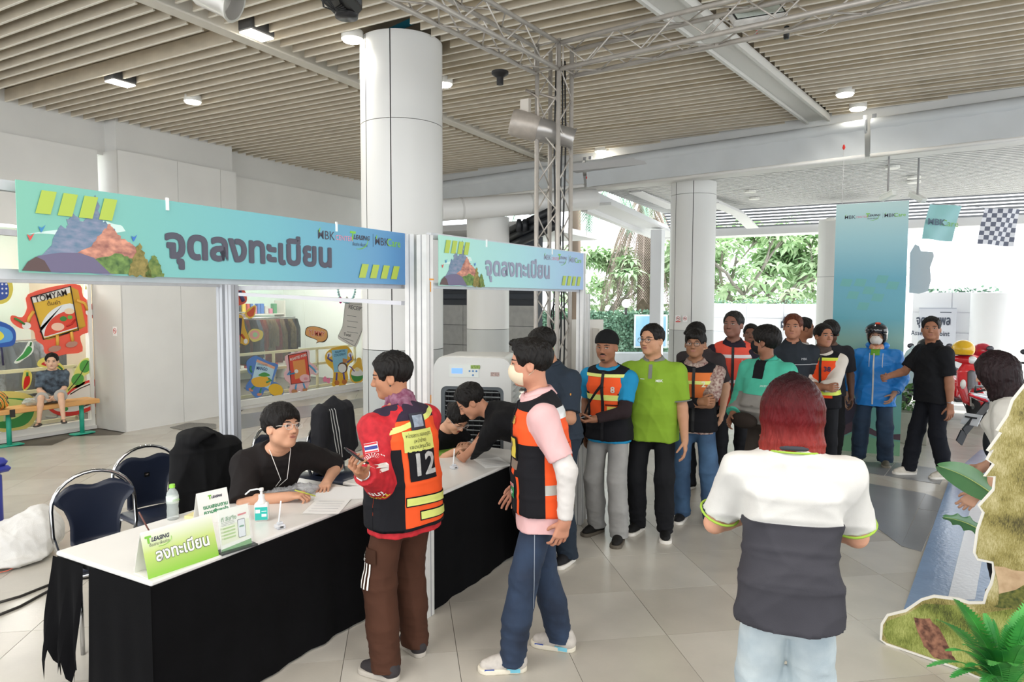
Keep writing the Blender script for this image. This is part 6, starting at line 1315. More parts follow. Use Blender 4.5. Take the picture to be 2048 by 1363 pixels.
# ================= planters, exterior =================
c=onz(1815,885); t=thing('planter','square grey concrete planter with a low bush behind the man in black','planter',(c.x+.15,c.y,0)); MB().box((0,0,.21),(.45,.45,.42),bev=.01).build('pot',mat('#b9b3a6',.8,var=.15,scale=8),t)
def leafcloud(name,centers,n,size,mt,par,flat=.6,seed=1,kind='stuff'):
    r=random.Random(seed); m=MB(); vs=[];fs=[]
    for (c,rad) in centers:
        for k in range(n):
            while 1:
                p=V(r.uniform(-1,1),r.uniform(-1,1),r.uniform(-1,1))
                if p.length<1: break
            p=p.normalized()*(p.length**.4); q=V(c[0]+p.x*rad[0],c[1]+p.y*rad[1],c[2]+p.z*rad[2]); d=V(r.uniform(-1,1),r.uniform(-1,1),r.uniform(-.8,.5)).normalized(); s_=size*r.uniform(.6,1.3); w=d.cross(V(r.uniform(-.4,.4),r.uniform(-.4,.4),1)).normalized()*s_*flat*.5; dn=V(0,0,-.12*s_)
            o=len(vs); vs+=[q,q+d*s_*.5+w,q+d*s_+dn,q+d*s_*.5-w]; fs.append((o,o+1,o+2,o+3))
    m.v=[tuple(v) for v in vs]; m.f=fs; m.mi=[0]*len(fs); ob=m.build(name,mt,par); 
    if kind: tag(ob,kind=kind)
    return ob
def lmat(c,c2): 
    m=mat(c,.5,col2=c2,scale=3,var=.1); b=m.node_tree.nodes['Principled BSDF']; b.inputs['Subsurface Weight'].default_value=0; return m
leafcloud('foliage',[((0,0,.62),(.24,.24,.22))],420,.07,lmat('#6f9a52','#3f6a34'),t)
# ivy wall
a,b=atd(880,620,21),atd(1335,624,21); a.z=b.z=0; d=(b-a).normalized(); n_=V(d.y,-d.x,0); n_=n_ if n_.dot(a)<0 else -n_
m=MB(); m.bar(a+V(0,0,.78),b+V(0,0,.78),.25,1.56); w_=m.build('wall_street',mat('#8a9a86',.9)); struct(w_)
r=random.Random(3); vs=[];fs=[]
L=(b-a).length
for k in range(9000):
    q=a+d*r.uniform(0,L)+n_*(.13+r.uniform(0,.10))+V(0,0,.35+1.27*r.random()**.9); s_=.075*r.uniform(.7,1.4); u_=V(r.uniform(-1,1),r.uniform(-1,1),r.uniform(-1,.2)).normalized()*s_; v_=u_.cross(n_+V(r.uniform(-.5,.5),r.uniform(-.5,.5),r.uniform(-.5,.5))).normalized()*s_*.5; o=len(vs); vs+=[q,q+u_*.5+v_,q+u_,q+u_*.5-v_]; fs.append((o,o+1,o+2,o+3))
m=MB(); m.v=[tuple(v) for v in vs]; m.f=fs; m.mi=[0]*len(fs); o=m.build('ivy',lmat('#8fb59a','#4f7a62'),w_); tag(o,kind='stuff')
a1,b1=atd(880,700,19.5),atd(1660,700,19.5); a1.z=b1.z=0; m=MB(); m.bar(a1+V(0,0,.22),b1+V(0,0,.22),.5,.44); struct(m.build('kerb_wall',mat('#a9adb0',.8,var=.1,scale=4)))
for (x0,x1,lab) in ((1272,1300,'light blue poster on the ivy wall, left of the white post'),(1316,1331,'light blue poster on the ivy wall, right of the white post')):
    p,q=atd(x0,632,20.4),atd(x1,692,20.4); t=thing('wall_poster',lab,'poster',V(p.x,p.y,q.z),math.atan2(q.y-p.y,q.x-p.x)); W_=V(q.x-p.x,q.y-p.y,0).length; H_=p.z-q.z; MB().box((W_/2,0,H_/2),(W_+.1,.05,H_+.1)).build('frame',mat('#e6ecee',.5),t); MB().box((W_/2,-.03,H_/2),(W_,.01,H_)).build('print',mat('#6fb4e4',.4,col2='#bfe0f2',scale=1.5,var=.1),t)
# middle white wall with ivy fringe, and the assembly point wall
def extwall(lab,p0,p1,D0,D1,zt,seed,rows=5,fringe=260):
    a,b=atd(p0,620,D0),atd(p1,620,D1); a.z=b.z=0; d=(b-a).normalized(); n_=V(d.y,-d.x,0); n_=n_ if n_.dot(a)<0 else -n_; m=MB(); m.bar(a+V(0,0,zt/2),b+V(0,0,zt/2),.25,zt); w_=struct(m.build(lab,mat('#e2e4ea',.8))); L=(b-a).length
    nb=int(L/1.2)+1; rh=zt/rows; pm=None
    for i in range(nb):
        for j in range(rows):
            x0=i*L/nb+(.5*L/nb if j%2 else 0)*0; q=a+d*(x0+L/nb/2)+n_*.13+V(0,0,(j+.5)*rh)
            if pm is None: pm=MB().box((0,0,0),(L/nb-.02,.02,rh-.02)).build('panel',mat('#eceef2',.7),w_); o=pm
            else: o=bpy.data.objects.new('panel',pm.data); COL.objects.link(o); o.parent=w_
            o.location=q; o.rotation_euler=(0,0,math.atan2(d.y,d.x))
    cs=[((a+d*L*(k+.5)/14+V(0,0,zt+.02)),(L/26,.15,.10)) for k in range(14)]; leafcloud('ivy',cs,fringe//14,.10,lmat('#8fb59a','#5f8a72'),w_,seed=seed); return a,b,d,n_,L
extwall('wall_street_middle',1426,1648,18.5,17.,1.85,5)
a,b,d,n_,L=extwall('wall_street_right',1828,1990,15.,14.,2.12,6)
p=atd(1990,620,13.8); m=MB(); m.lathe([(0,0),(.42,0),(.42,2.10),(0,2.12)],(p.x,p.y,0),n=24); struct(m.build('street_pillar',mat('#eceef0',.7,var=.06,scale=1),None,True,auto=40))
p0,p1=atd(1838,628,14.6),atd(1913,628,14.2); X2=V(p1.x-p0.x,p1.y-p0.y,0); t=thing('assembly_sign','pale grey wall sign with dark lettering behind the man in black','sign',V(p0.x,p0.y,.95),math.atan2(X2.y,X2.x)); W_=X2.length; MB().box((W_/2,0,.42),(W_,.03,.84)).build('plate',mat('#d4d8e2',.6),t)
for (q,w__,h__) in (((W_/2,.835),W_,.02),((W_/2,.005),W_,.02)): MB().box((q[0],-.017,q[1]),(w__,.01,h__)).build('rim',mat('#aeb4c2',.6),t)
tc_=mat('#4a5262',.6); ptext('จุดรวมพล',0,W_*.40,.57,.26,tc_,t,.008,width=W_*.92,y=.02); ptext('Assembly Point',0,W_*.32,.30,.14,tc_,t,.002,width=W_*1.05,y=.02); MB().box((W_*.72,-.017,.75),(W_*.3,.004,.015)).build('small_print',tc_,t)
p=atd(1576,643,17.32); t=thing('taxi_sign','dark taxi pictogram on the far white wall','sign',p,math.atan2(R0.y,R0.x)); poly(t,'taxi_pictogram',[(-.19,-.16),(.19,-.16),(.19,.0),(.15,.03),(.11,.13),(.04,.13),(.04,.18),(-.04,.18),(-.04,.13),(-.11,.13),(-.15,.03),(-.19,0)],mat('#3a4250'),.02,.01); poly(t,'windscreen',[(-.10,.03),(.10,.03),(.08,.10),(-.08,.10)],mat('#e6e8ee'),.03,.004)
for sx in(-1,1): poly(t,'headlamp',el(sx*.13,-.06,.03,.03,8),mat('#e6e8ee'),.03,.004)
p=atd(1252,607,20); t=thing('globe_lamp','white globe street lamp above the ivy wall','lamp',(p.x,p.y,0)); MB().tube((0,0,1.5),(0,0,1.75),.04).build('stem',mat('#444'),t,True); MB().ball((0,0,p.z),.13,14).build('globe',mat('#f4f4f2',.3),t,True)
# trees
def branchy(t,base,n,H_,spread,mt,seed,r0=.10,lean=(0,0)):
    r=random.Random(seed); tips=[]; m=MB()
    def grow(p,d,L,rad,dep):
        q=p+d*L*.5+V(r.uniform(-.1,.1),r.uniform(-.1,.1),.05)*L; e=q+(d+V(0,0,.15)).normalized()*L*.5; m.path([p,q,e],[rad,rad*.85,rad*.7],6)
        if dep==0: tips.append(e); return
        for k in range(2 if dep>1 else 3):
            a=r.uniform(0,2*PI); nd=(d+V(math.cos(a),math.sin(a),r.uniform(.0,.5))*.85).normalized(); grow(e,nd,L*.72,rad*.66,dep-1)
    for k in range(n):
        a=2*PI*k/n+r.uniform(-.3,.3); grow(base,V(math.cos(a)*spread+lean[0],math.sin(a)*spread+lean[1],1).normalized(),H_*.34,r0,3)
    m.build('branches',mt,t,True); return tips
def rosettes(name,tips,n,ln,mt,t,seed):
    r=random.Random(seed); vs=[];fs=[]
    for c in tips:
        ax=V(r.uniform(-.4,.4),r.uniform(-.4,.4),1).normalized(); x=ax.orthogonal().normalized(); y=ax.cross(x)
        for k in range(n):
            a=2*PI*k/n+r.uniform(-.2,.2); d=(x*math.cos(a)+y*math.sin(a)); up=r.uniform(-.1,.7); l=ln*r.uniform(.7,1.2); w=d.cross(ax)*l*.16; p1=c+(d+ax*up).normalized()*l*.55; p2=c+(d+ax*(up-.5)).normalized()*l; o=len(vs); vs+=[c,p1+w,p2,p1-w]; fs.append((o,o+1,o+2,o+3))
    m=MB(); m.v=[tuple(v) for v in vs]; m.f=fs; m.mi=[0]*len(fs); ob=m.build(name,mt,t); tag(ob,kind='stuff'); return ob
bark=mat('#9a938c',.9,var=.2,scale=6)
for (px,D,z0,Hh,lab,sd_,ncl) in ((1515,21,1.1,3.9,'frangipani tree with pale grey branches beyond the white wall, largest',4,6),(1620,22,1.0,3.1,'frangipani tree right of the largest one, near the pale column',9,5),(1190,24,.9,3.2,'leafy tree above the ivy wall right of the booth post',12,6),(1425,24,.8,4.0,'leafy tree peeking out right of the thin column',15,4),(910,27,.8,2.6,'small tree beyond the ivy wall between the two big columns',17,4)):
    b_=atd(px,620,D); t=thing('tree',lab,'tree',(b_.x,b_.y,0)); MB().path([V(0,0,0),V(.05,0,z0*.6),V(0,0,z0)],[.2,.17,.15],8).build('trunk',bark,t,True)
    tips=branchy(t,V(0,0,z0),ncl,Hh,1.1,bark,sd_,.09); r=random.Random(sd_); tips2=tips+[q+V(r.uniform(-.3,.3),r.uniform(-.3,.3),r.uniform(-.1,.4)) for q in tips for _ in range(3)]; tips2=[q+V(0,0,-.25*r.random()) for q in tips2]+[V(r.uniform(-1.9,1.9),r.uniform(-1.6,1.6),z0+r.uniform(.4,Hh*.5)) for _ in range(60)]; rosettes('leaves',tips2,10,.44,lmat('#d3e6c0','#a6cc98'),t,sd_)
b_=atd(1287,620,23); t=thing('palm_tree','palm with a beard of hanging dry fronds behind the white canopy post','palm',(b_.x,b_.y,0)); MB().path([V(0,0,0),V(.1,0,3),V(.05,0,6.2)],[.30,.24,.26],10).build('trunk',mat('#8a7a6c',.9,var=.4,scale=9),t,True)
r=random.Random(5)
def frond(m,o,az,el0,Lf,droop,lw,nl):
    p=o.copy(); d=V(math.cos(az)*math.cos(el0),math.sin(az)*math.cos(el0),math.sin(el0)); pts=[p.copy()]; N=10
    for i in range(N): d=(d+V(0,0,-droop/N)).normalized(); p=p+d*Lf/N; pts.append(p.copy())
    m.path(pts,[.03*(1-i/N)+.006 for i in range(N+1)],5)
    for i in range(nl):
        f=.12+.88*i/nl; k=min(int(f*N),N-1); q=pts[k].lerp(pts[k+1],f*N-k); tt=(pts[k+1]-pts[k]).normalized(); sd_=tt.cross(V(0,0,1)); sd_=sd_.normalized() if sd_.length>.05 else V(1,0,0)
        for s_ in(-1,1):
            e=q+(sd_*s_*.7+tt*.5+V(0,0,-.55)).normalized()*lw*(1-.6*abs(f-.4)); w=tt*.025; m.add([q-w,q+w,e],[(0,1,2)])
for k in range(9):
    m=MB(); frond(m,V(.05,0,6.1),2*PI*k/9,.5,3.3,2.4,.6,34); m.build('green_frond',lmat('#a9cdb4','#6fa48a'),t)
for k in range(22):
    m=MB(); a=2*PI*k/22; frond(m,V(.05+.35*math.cos(a),.35*math.sin(a),5.2-.25*(k%3)),a,-.95,3.0+r.random(),1.3,.50,34); m.build('dry_frond',mat('#b3a196',.9,col2='#8d8078',scale=3,var=.1),t)
b_=atd(1150,520,17); t=thing('palm_tree','second palm whose green fronds droop left of the white canopy post','palm',(b_.x,b_.y,0)); MB().path([V(0,0,0),V(0,0,5.6)],[.16,.14],8).build('trunk',mat('#8a7a6c',.9),t,True)
for k in range(9): m=MB(); frond(m,V(0,0,5.6),2*PI*k/9+.2,.3,2.9,2.6,.5,34); m.build('green_frond',lmat('#a9cdb4','#6fa48a'),t)
# far pale buildings
for (px,D,w__,h__,lab) in ((905,60,9,9,'pale building glimpsed between the big column and the next one'),(1700,70,30,2.2,'low pale wall of buildings far behind the street'),(1930,60,12,3.2,'low pale building behind the assembly sign wall')):
    b_=atd(px,600,D); t=thing('far_building',lab,'building',(b_.x,b_.y,0),math.atan2(R0.y,R0.x)); MB().box((0,0,h__/2),(w__,4,h__)).build('wall',mat('#e9ecf0',.8),t)
    for i in range(5): MB().box((-w__*.4+i*w__*.2,-2.02,h__*.7),(w__*.1,.05,h__*.12)).build('window',mat('#b9c2cc',.3),t)
# ================= scooters =================
red=mat('#d8202a',.18,coat=.6,spec=.6); gm_=mat('#6a6a6e',.3,metal=.4); tyre=mat('#1b1b1d',.8); chr_=mat('#cfcfcf',.15,metal=.9)
def wheel(t,x,z,r,nm='wheel',w=.09):
    m=MB(); m.lathe([(r-.07,-w/2*.7),(r-.02,-w/2),(r,-w/4),(r,w/4),(r-.02,w/2),(r-.07,w/2*.7)],(x,0,z),axis=(0,1,0),n=28); o=m.build(nm,tyre,t,True)
    m=MB(); m.lathe([(r-.07,-.03),(r-.075,.0),(r-.07,.03)],(x,0,z),axis=(0,1,0),n=28); 
    for k in range(5): a=2*PI*k/5; m.bar((x,0,z),(x+math.cos(a)*(r-.07),0,z+math.sin(a)*(r-.07)),.025,.02,up=(0,1,0))
    m.lathe([(0,-.05),(.05,-.05),(.05,.05),(0,.05)],(x,0,z),axis=(0,1,0),n=12); m.build('rim',chr_,o,True,auto=40); return o
def scooter(lab,x,y,rz,c1,full=True):
    """front towards +x"""
    t=thing('motor_scooter',lab,'motorbike',(x,y,0),R(rz)); wheel(t,.62,.26,.26); wheel(t,-.55,.26,.26)
    P=solid([(ell((.62,0,.34),(.30,.085,.22)),0),(ell((.62,0,.24),(.27,.12,.27)),.0,'-')],.012,[half((0,0,-1),(0,0,.26))]); npmesh('front_fender',*P,c1,t)
    P=solid([(loft([A(.48,0,.30),A(.42,0,.55),A(.36,0,.80),A(.33,0,.92)],[.13,.21,.19,.10],[.06,.07,.06,.05],A(0,1,0),2.4),0),(ell((.36,0,.55),(.05,.15,.25)),.02,'-')],.012); npmesh('front_shield',*P,c1,t)
    P=solid([(loft([A(.53,0,.34),A(.49,0,.55),A(.43,0,.80)],[.05,.085,.06],[.03,.035,.03],A(0,1,0),2.4),0)],.012); npmesh('shield_trim',*P,gm_,t)
    for s_ in(-1,1): MB().ball((.50,s_*.15,.60),.05,10,(.5,.9,1.6)).build('indicator',mat('#e9e6e0',.1,spec=.8),t,True)
    P=solid([(ell((.33,0,.99),(.14,.16,.09)),0),(cone((.30,-.22,1.0),(.30,.22,1.0),.05),.05)],.012); npmesh('handlebar_cover',*P,c1,t)
    MB().ball((.43,0,.99),.075,14,(.6,1.1,.85)).build('headlight',mat('#e6e9ea',.08,spec=.9),t,True)
    m=MB(); m.tube((.28,-.36,1.0),(.28,.36,1.0),.017); m.build('handlebar',tyre,t,True); 
    for s_ in(-1,1): m=MB(); m.path([V(.28,s_*.26,1.02),V(.30,s_*.30,1.12)],.006,6); m.ball((.30,s_*.32,1.17),.05,12,(.3,1.2,.9)); m.build('mirror',mat('#3a3a44',.2),t,True)
    MB().box((-.02,0,.30),(.55,.28,.06),bev=.02).build('footboard',gm_,t,True,auto=50)
    P=solid([(loft([A(-.85,0,.62),A(-.5,0,.55),A(-.2,0,.45),A(-.12,0,.38)],[.07,.15,.15,.12],[.08,.17,.15,.10],A(0,1,0),2.4),0)],.014); npmesh('rear_body',*P,c1,t)
    P=solid([(ell((-.42,0,.76),(.42,.13,.06)),0)],.012); npmesh('seat',*P,mat('#1c1c1e',.6),t); MB().box((-.93,0,.66),(.06,.20,.07),bev=.015).build('tail_light',mat('#c01818',.2),t,True,auto=50)
    m=MB(); m.tube((.60,.06,.26),(.42,.03,.75),.02); m.tube((.60,-.06,.26),(.42,-.03,.75),.02); m.build('fork',chr_,t,True); m=MB(); m.path([V(-.2,.14,.25),V(-.55,.17,.28),V(-.8,.17,.36)],.04,10); m.build('exhaust',gm_,t,True)
    m=MB(); m.tube((-.1,.1,.3),(-.05,.22,.02),.012); m.build('kick_stand',gm_,t,True); return t
p=onz(1905,842); scooter('red scooter facing the hall with a yellow helmet on its handlebar',p.x+.62,p.y-.10,200,red)
def helmet(lab,c,cc,r_=.14):
    t=thing('helmet',lab,'helmet',c); P=solid([(ell((0,0,0),(r_,r_*1.1,r_)),0)],.012,[half((0,0,-1),(0,0,-r_*.6))]); npmesh('shell',*P,mat(cc,.2,coat=.4),t); MB().lathe([(r_*.82,-r_*.62),(r_*.86,-r_*.55)],n=20).build('rim',mat('#333'),t,True)
helmet('glossy yellow helmet resting on the red scooter',V(p.x+.22,p.y-.12,1.16),'#e6b41e',.15); helmet('red helmet behind the yellow one',V(p.x+.62,p.y-.42,1.12),'#c02038',.13)
scooter('dark scooter parked behind the red one',p.x+.95,p.y+.45,205,mat('#2a2c30',.2,coat=.5)); helmet('black round helmet on the dark scooter',V(p.x+.60,p.y+.36,1.17),'#1a1b1f',.15)
p2=onz(2010,870); t=scooter('red and black scooter at the right edge, mostly hidden',p2.x+1.0,p2.y-.7,160,red); 
# black motorbike tail nearer
p=onz(1985,930); t=thing('motorcycle','black motorbike with red tail light and number plate, seen from behind','motorbike',(p.x+.25,p.y-.12,0),R(-38)); blk2=mat('#1c1d20',.35)
wheel(t,-.05,.28,.28); wheel(t,1.15,.28,.28)
P=solid([(loft([A(-.62,0,.86),A(-.35,0,.80),A(.0,0,.74),A(.5,0,.70)],[.03,.09,.12,.14],[.02,.05,.09,.12],A(0,1,0),2.3),0)],.012); npmesh('tail_body',*P,mat('#d9d9dc',.25,metal=.2),t); P=solid([(loft([A(-.66,0,.86),A(-.45,0,.80),A(-.38,0,.78)],[.02,.06,.06],[.02,.03,.03],A(0,1,0)),0)],.01); npmesh('tail_light',*P,mat('#d01820',.15,coat=.5),t)
m=MB(); m.path([V(-.55,0,.88),V(-.40,.1,.93),V(.0,.12,.90)],.014,8); m.path([V(-.55,0,.88),V(-.40,-.1,.93),V(.0,-.12,.90)],.014,8); m.build('grab_rail',blk2,t,True)
P=solid([(ell((.25,0,.86),(.40,.13,.07)),0)],.012); npmesh('seat',*P,blk2,t); m=MB(); m.bar((-.30,0,.74),(-.72,0,.42),.10,.02,up=(0,1,0)); m.bar((-.72,0,.42),(-.80,0,.30),.12,.015,up=(0,1,0)); m.build('rear_fender',blk2,t)
m=MB(); m.M=Matrix.Translation(V(-.60,0,.56))@Matrix.Rotation(R(35),4,'Y'); m.box((0,0,0),(.008,.20,.15)); m.build('number_plate',mat('#e6e8ea',.4),t); 
for k in range(2): m=MB(); m.M=Matrix.Translation(V(-.608,0,.585-.05*k))@Matrix.Rotation(R(35),4,'Y'); m.box((0,0,0),(.004,.14,.02)); m.build('plate_print',mat('#333'),t)
P=solid([(ell((.75,0,.85),(.30,.15,.13)),0),(ell((.55,0,.45),(.25,.14,.18)),.05)],.014); npmesh('tank_and_engine',*P,blk2,t)
# ================= printed grass cut-out board =================
def printmat(c1,c2,c3,sc,rot):
    m=bpy.data.materials.new('grass_print'); m.use_nodes=True; n=m.node_tree.nodes; L=m.node_tree.links; b=n['Principled BSDF']; b.inputs['Roughness'].default_value=.5
    tc=n.new('ShaderNodeTexCoord'); mp=n.new('ShaderNodeMapping'); mp.inputs['Rotation'].default_value=(0,rot,0); mp.inputs['Scale'].default_value=(sc*5,sc,sc); L.new(tc.outputs['Object'],mp.inputs[0])
    t1=n.new('ShaderNodeTexNoise'); t1.inputs['Scale'].default_value=1; t1.inputs['Detail'].default_value=6; t1.inputs['Roughness'].default_value=.75; t1.inputs['Distortion'].default_value=.8; L.new(mp.outputs[0],t1.inputs[0])
    t2=n.new('ShaderNodeTexNoise'); t2.inputs['Scale'].default_value=5.5; t2.inputs['Detail'].default_value=3; L.new(tc.outputs['Object'],t2.inputs[0])
    mx=n.new('ShaderNodeMath'); mx.operation='MULTIPLY_ADD'; mx.inputs[1].default_value=.55; L.new(t2.outputs[0],mx.inputs[0]); sc_=n.new('ShaderNodeMath'); sc_.operation='MULTIPLY'; sc_.inputs[1].default_value=.5; L.new(t1.outputs[0],sc_.inputs[0]); L.new(sc_.outputs[0],mx.inputs[2])
    rp=n.new('ShaderNodeValToRGB'); L.new(mx.outputs[0],rp.inputs[0]); e=rp.color_ramp.elements; e[0].position=.40; e[0].color=lin(c1); e[1].position=.64; e[1].color=lin(c3); q=e.new(.51); q.color=lin(c2); L.new(rp.outputs[0],b.inputs['Base Color']); return m
Ba,Bb=onz(1775,1288),onz(1953,1352); bd_=(Bb-Ba).normalized(); bnn=V(bd_.y,-bd_.x,0); bnn=bnn if bnn.dot(C0-Ba)>0 else -bnn
def onB(x,y,off=0):
    r_=ray(x,y); o=Ba+bnn*off; t_=(o-C0).dot(bnn)/r_.dot(bnn); q=C0+r_*t_; return ((q-Ba).dot(bd_),q.z)
OUT=[(2048,767),(2023,798),(2013,828),(1992,859),(2000,862),(1973,899),(1985,905),(1995,893),(2023,882),(1985,893),(1972,917),(1985,926),(1967,951),(1988,953),(1985,976),(1956,1008),(1965,1022),(1953,1057),(1947,1103),(1956,1119),(1985,1125),(1986,1142),(1981,1164),(1972,1181),(1967,1201),(1938,1201),(1917,1194),(1868,1188),(1843,1195),(1811,1217),(1775,1226),(1763,1245),(1761,1277),(1775,1288),(1910,1334),(1953,1352),(2110,1412),(2300,1480),(2300,760),(2150,700),(2090,740)]
OUT=[p for p in OUT if p not in ((1995,893),(2023,882))]
t=thing('grass_cutout_board','tall grass-printed cut-out board with wavy white edge at the lower right','cut-out board',Ba,math.atan2(bd_.y,bd_.x)); sgn=1 if V(0,-1,0).dot(Matrix.Rotation(-math.atan2(bd_.y,bd_.x),3,'Z')@bnn)>0 else -1
pts=[onB(*p) for p in OUT]; print('board sgn',sgn)
def bpoly(nm,pp,mt,y,th): m=MB(); m.prism(pp,V(0,-(y+(.010 if y>0 else 0)),0),(1,0,0),(0,0,1),th); return m.build(nm,mt,t)
cx_=sum(p[0] for p in pts)/len(pts); cz_=sum(p[1] for p in pts)/len(pts)
def shrink(pp,d_):
    out=[]; n=len(pp)
    for i in range(n):
        a_=V(*pp[i-1],0); b_=V(*pp[i],0); c_=V(*pp[(i+1)%n],0); e=(c_-a_).normalized(); nn=V(-e.y,e.x,0); out.append((b_.x+nn.x*d_,b_.y+nn.y*d_))
    return out
ar=sum(pts[i-1][0]*pts[i][1]-pts[i][0]*pts[i-1][1] for i in range(len(pts))); dd=.014*(1 if ar>0 else -1)
bpoly('foam_board',pts,mat('#e8e5dc',.6),.0,.012); bpoly('grass_print',shrink(pts,dd),printmat('#4a4424','#9a8f50','#cfc596',55,R(35)),.003,.001)
lowp=[onB(*p) for p in [(1775,1240),(1815,1226),(1850,1205),(1915,1208),(1960,1225),(2048,1212),(2200,1200),(2250,1440),(2100,1405),(1950,1346),(1910,1328),(1778,1282),(1768,1262)]]
bpoly('grass_print',lowp,printmat('#3a4218','#7f8a3c','#bcc074',50,R(-25)),.0045,.001)
bpoly('trunk_print',wob([onB(*p) for p in [(1830,1232),(1862,1234),(1885,1262),(1905,1300),(1915,1320),(1870,1312),(1850,1290),(1838,1262)]],3,.006,4),mat('#a5745c',.7,col2='#4f2f26',scale=34,var=.2),.006,.001)
bpoly('sand_print',wob([onB(*p) for p in [(1990,1130),(2048,1140),(2150,1120),(2150,1190),(2040,1175),(2000,1190)]],3,.008,6),mat('#d3b793',.7,col2='#b99a78',scale=22,var=.2),.006,.001)
bpoly('bush_print',wob([onB(*p) for p in [(2000,1185),(2048,1168),(2150,1160),(2150,1215),(2040,1218),(1990,1210)]],3,.010,7),mat('#7a7a3a',.7,col2='#3c4a20',scale=50,var=.2),.0066,.001)
# fern
fm=mat('#55b34e',.45,col2='#2f8a40',scale=9,var=.1); a=atd(2010,1400,2.95); t=thing('artificial_fern','bright green artificial fern at the lower right corner','fern',(a.x,a.y,0)); MB().lathe([(0,0),(.09,0),(.12,.22),(.11,.22),(.0,.20)],n=18).build('pot',mat('#4a4038',.7),t,True,auto=40)
r=random.Random(11)
def fernfrond(o,tip,wd,nm='frond',mt=fm,serr=26):
    m=MB(); o,tip=V(*o),V(*tip); L=(tip-o).length; side=(tip-o).cross(V(0,0,1)); side=side.normalized() if side.length>.01 else V(1,0,0); side=(side+cR*.6*(1 if side.dot(cR)>0 else -1)).normalized(); pts=[]
    for i in range(serr+1):
        u=i/serr; p=o.lerp(tip,u)+V(0,0,.16*L*math.sin(PI*u*.9)); pts.append(p)
    m.path(pts,[.003*(1-i/serr)+.0008 for i in range(serr+1)],5)
    for i in range(3,serr):
        u=i/serr; w=wd*math.sin(PI*min(1,(u*.93+.05)))**.7; p=pts[i]; tt=(pts[i+1]-pts[i-1]).normalized(); nn=side.cross(tt)
        for s_ in(-1,1):
            e=p+side*s_*w+tt*w*.35+nn*.1*w; b0=p-tt*L/serr*.50; b1=p+tt*L/serr*.50; mid=p+side*s_*w*.62; m.add([b0,b1,mid+tt*L/serr*.42+nn*.05*w,e,mid-tt*L/serr*.42+nn*.05*w],[(0,1,2,3,4)])
    m.build(nm,mt,t)
tips=[((1909,1208),2.9,.05),((1873,1250),2.85,.048),((1985,1245),2.95,.045),((2040,1228),3.0,.05),((2070,1200),3.0,.05),((1960,1300),2.8,.04),((1852,1348),2.7,.03),((2030,1260),2.85,.05),((2075,1270),2.8,.05),((1930,1345),2.7,.035),((1900,1370),2.65,.035),((2000,1310),2.7,.04),((2090,1330),2.75,.05),((1945,1262),2.9,.04),((1968,1232),3.05,.04),((2015,1255),3.1,.042),((1890,1315),2.7,.035),((1925,1300),2.75,.035),((2048,1300),2.7,.045),((1980,1345),2.6,.04),((2030,1345),2.6,.04),((1960,1385),2.6,.03),((2060,1235),2.75,.045),((2095,1250),2.9,.05)]
for (px,py),D,w_ in tips:
    q=atd(px,py,D); fernfrond((.0,0,.24),(q.x-a.x,q.y-a.y,q.z),w_)
# broad leaf plants behind the board
lf=mat('#5b8a5a',.35,col2='#3f7048',scale=4,var=.1,spec=.6)
b_=atd(2030,1250,3.95); t=thing('broad_leaf_plant','broad-leaved green plant whose leaves stick out behind the cut-out board','plant',(b_.x,b_.y,0)); MB().lathe([(0,0),(.12,0),(.15,.25),(.13,.25),(0,.23)],n=18).build('pot',mat('#4a4038',.7),t,True,auto=40)
def bigleaf(base,tip,width,name,notch=0,D=3.9):
    B,T_=atd(*base,D),atd(*tip,D-.05); T_=T_-t.location; B=B-t.location; ax=(T_-B); L=ax.length; ax=ax/L; sd_=ax.cross(cF).normalized(); m=MB(); nu,nv=9,26; vs=[]
    def fn(u,v):
        w=width*math.sin(PI*min(1,v*.96+.03))**.6*(1-.25*v); s_=2*u-1
        if notch and abs(s_)>.45: w*=1-.45*abs(math.sin(v*PI*4.2))*(abs(s_)-.45)/.55
        return B+ax*L*v+sd_*s_*w+cF*(-.10*(1-abs(s_))*width*3+.15*L*math.sin(PI*v)*.3)+V(0,0,.06*L*math.sin(PI*v))
    m.grid(fn,nu,nv); o=m.build(name,lf,t,True); m=MB(); m.path([fn(.5,k/12)-cF*.004 for k in range(13)],[.004*(1-k/14) for k in range(13)],5); m.build('midrib',mat('#b3c46a',.5),o,True)
    m=MB(); m.path([V(0,0,.24),B*.5+V(0,0,.15),B],.008,6); m.build('stem',mat('#5a7a44',.6),t,True)
bigleaf((1998,1000),(1872,930),.085,'leaf'); bigleaf((1985,1075),(1884,1032),.055,'leaf',1)
# ================= people =================
OR='#f05a28'; LM='#d9e27c'; BK='#15151a'
def fr(c): s=c['s']; up=c['up1']; X=A(1,0,0); Y=nz(np.cross(up,X)); return c['P0'],X,Y,up,s
def band(c,v,name,z0,z1,mt,x0=None,x1=None,side=None,off=.004,tilt=0):
    P0,X,Y,up,s=fr(c); pl=[(P0+up*z0*s,-up+X*tilt),(P0+up*z1*s,up-X*tilt)]
    if x0 is not None: pl.append((P0+X*x0*s,-X))
    if x1 is not None: pl.append((P0+X*x1*s,X))
    if side=='f': pl.append((P0-Y*.005,-Y))
    if side=='b': pl.append((P0+Y*.005,Y))
    return patch(v,name,pl,off,mt,c['root'])
def pos(c,x,z,y=.0): P0,X,Y,up,s=fr(c); return P0+X*x*s+up*z*s+Y*y*s
def lab_(c,v,s_,x,z,size,mt,front=True,**k):
    P0,X,Y,up,s=fr(c); return stext(v,s_,pos(c,x,z,.0)+Y*(.1 if front else -.1),-X if front else X,up,size,mt,c['root'],**k)
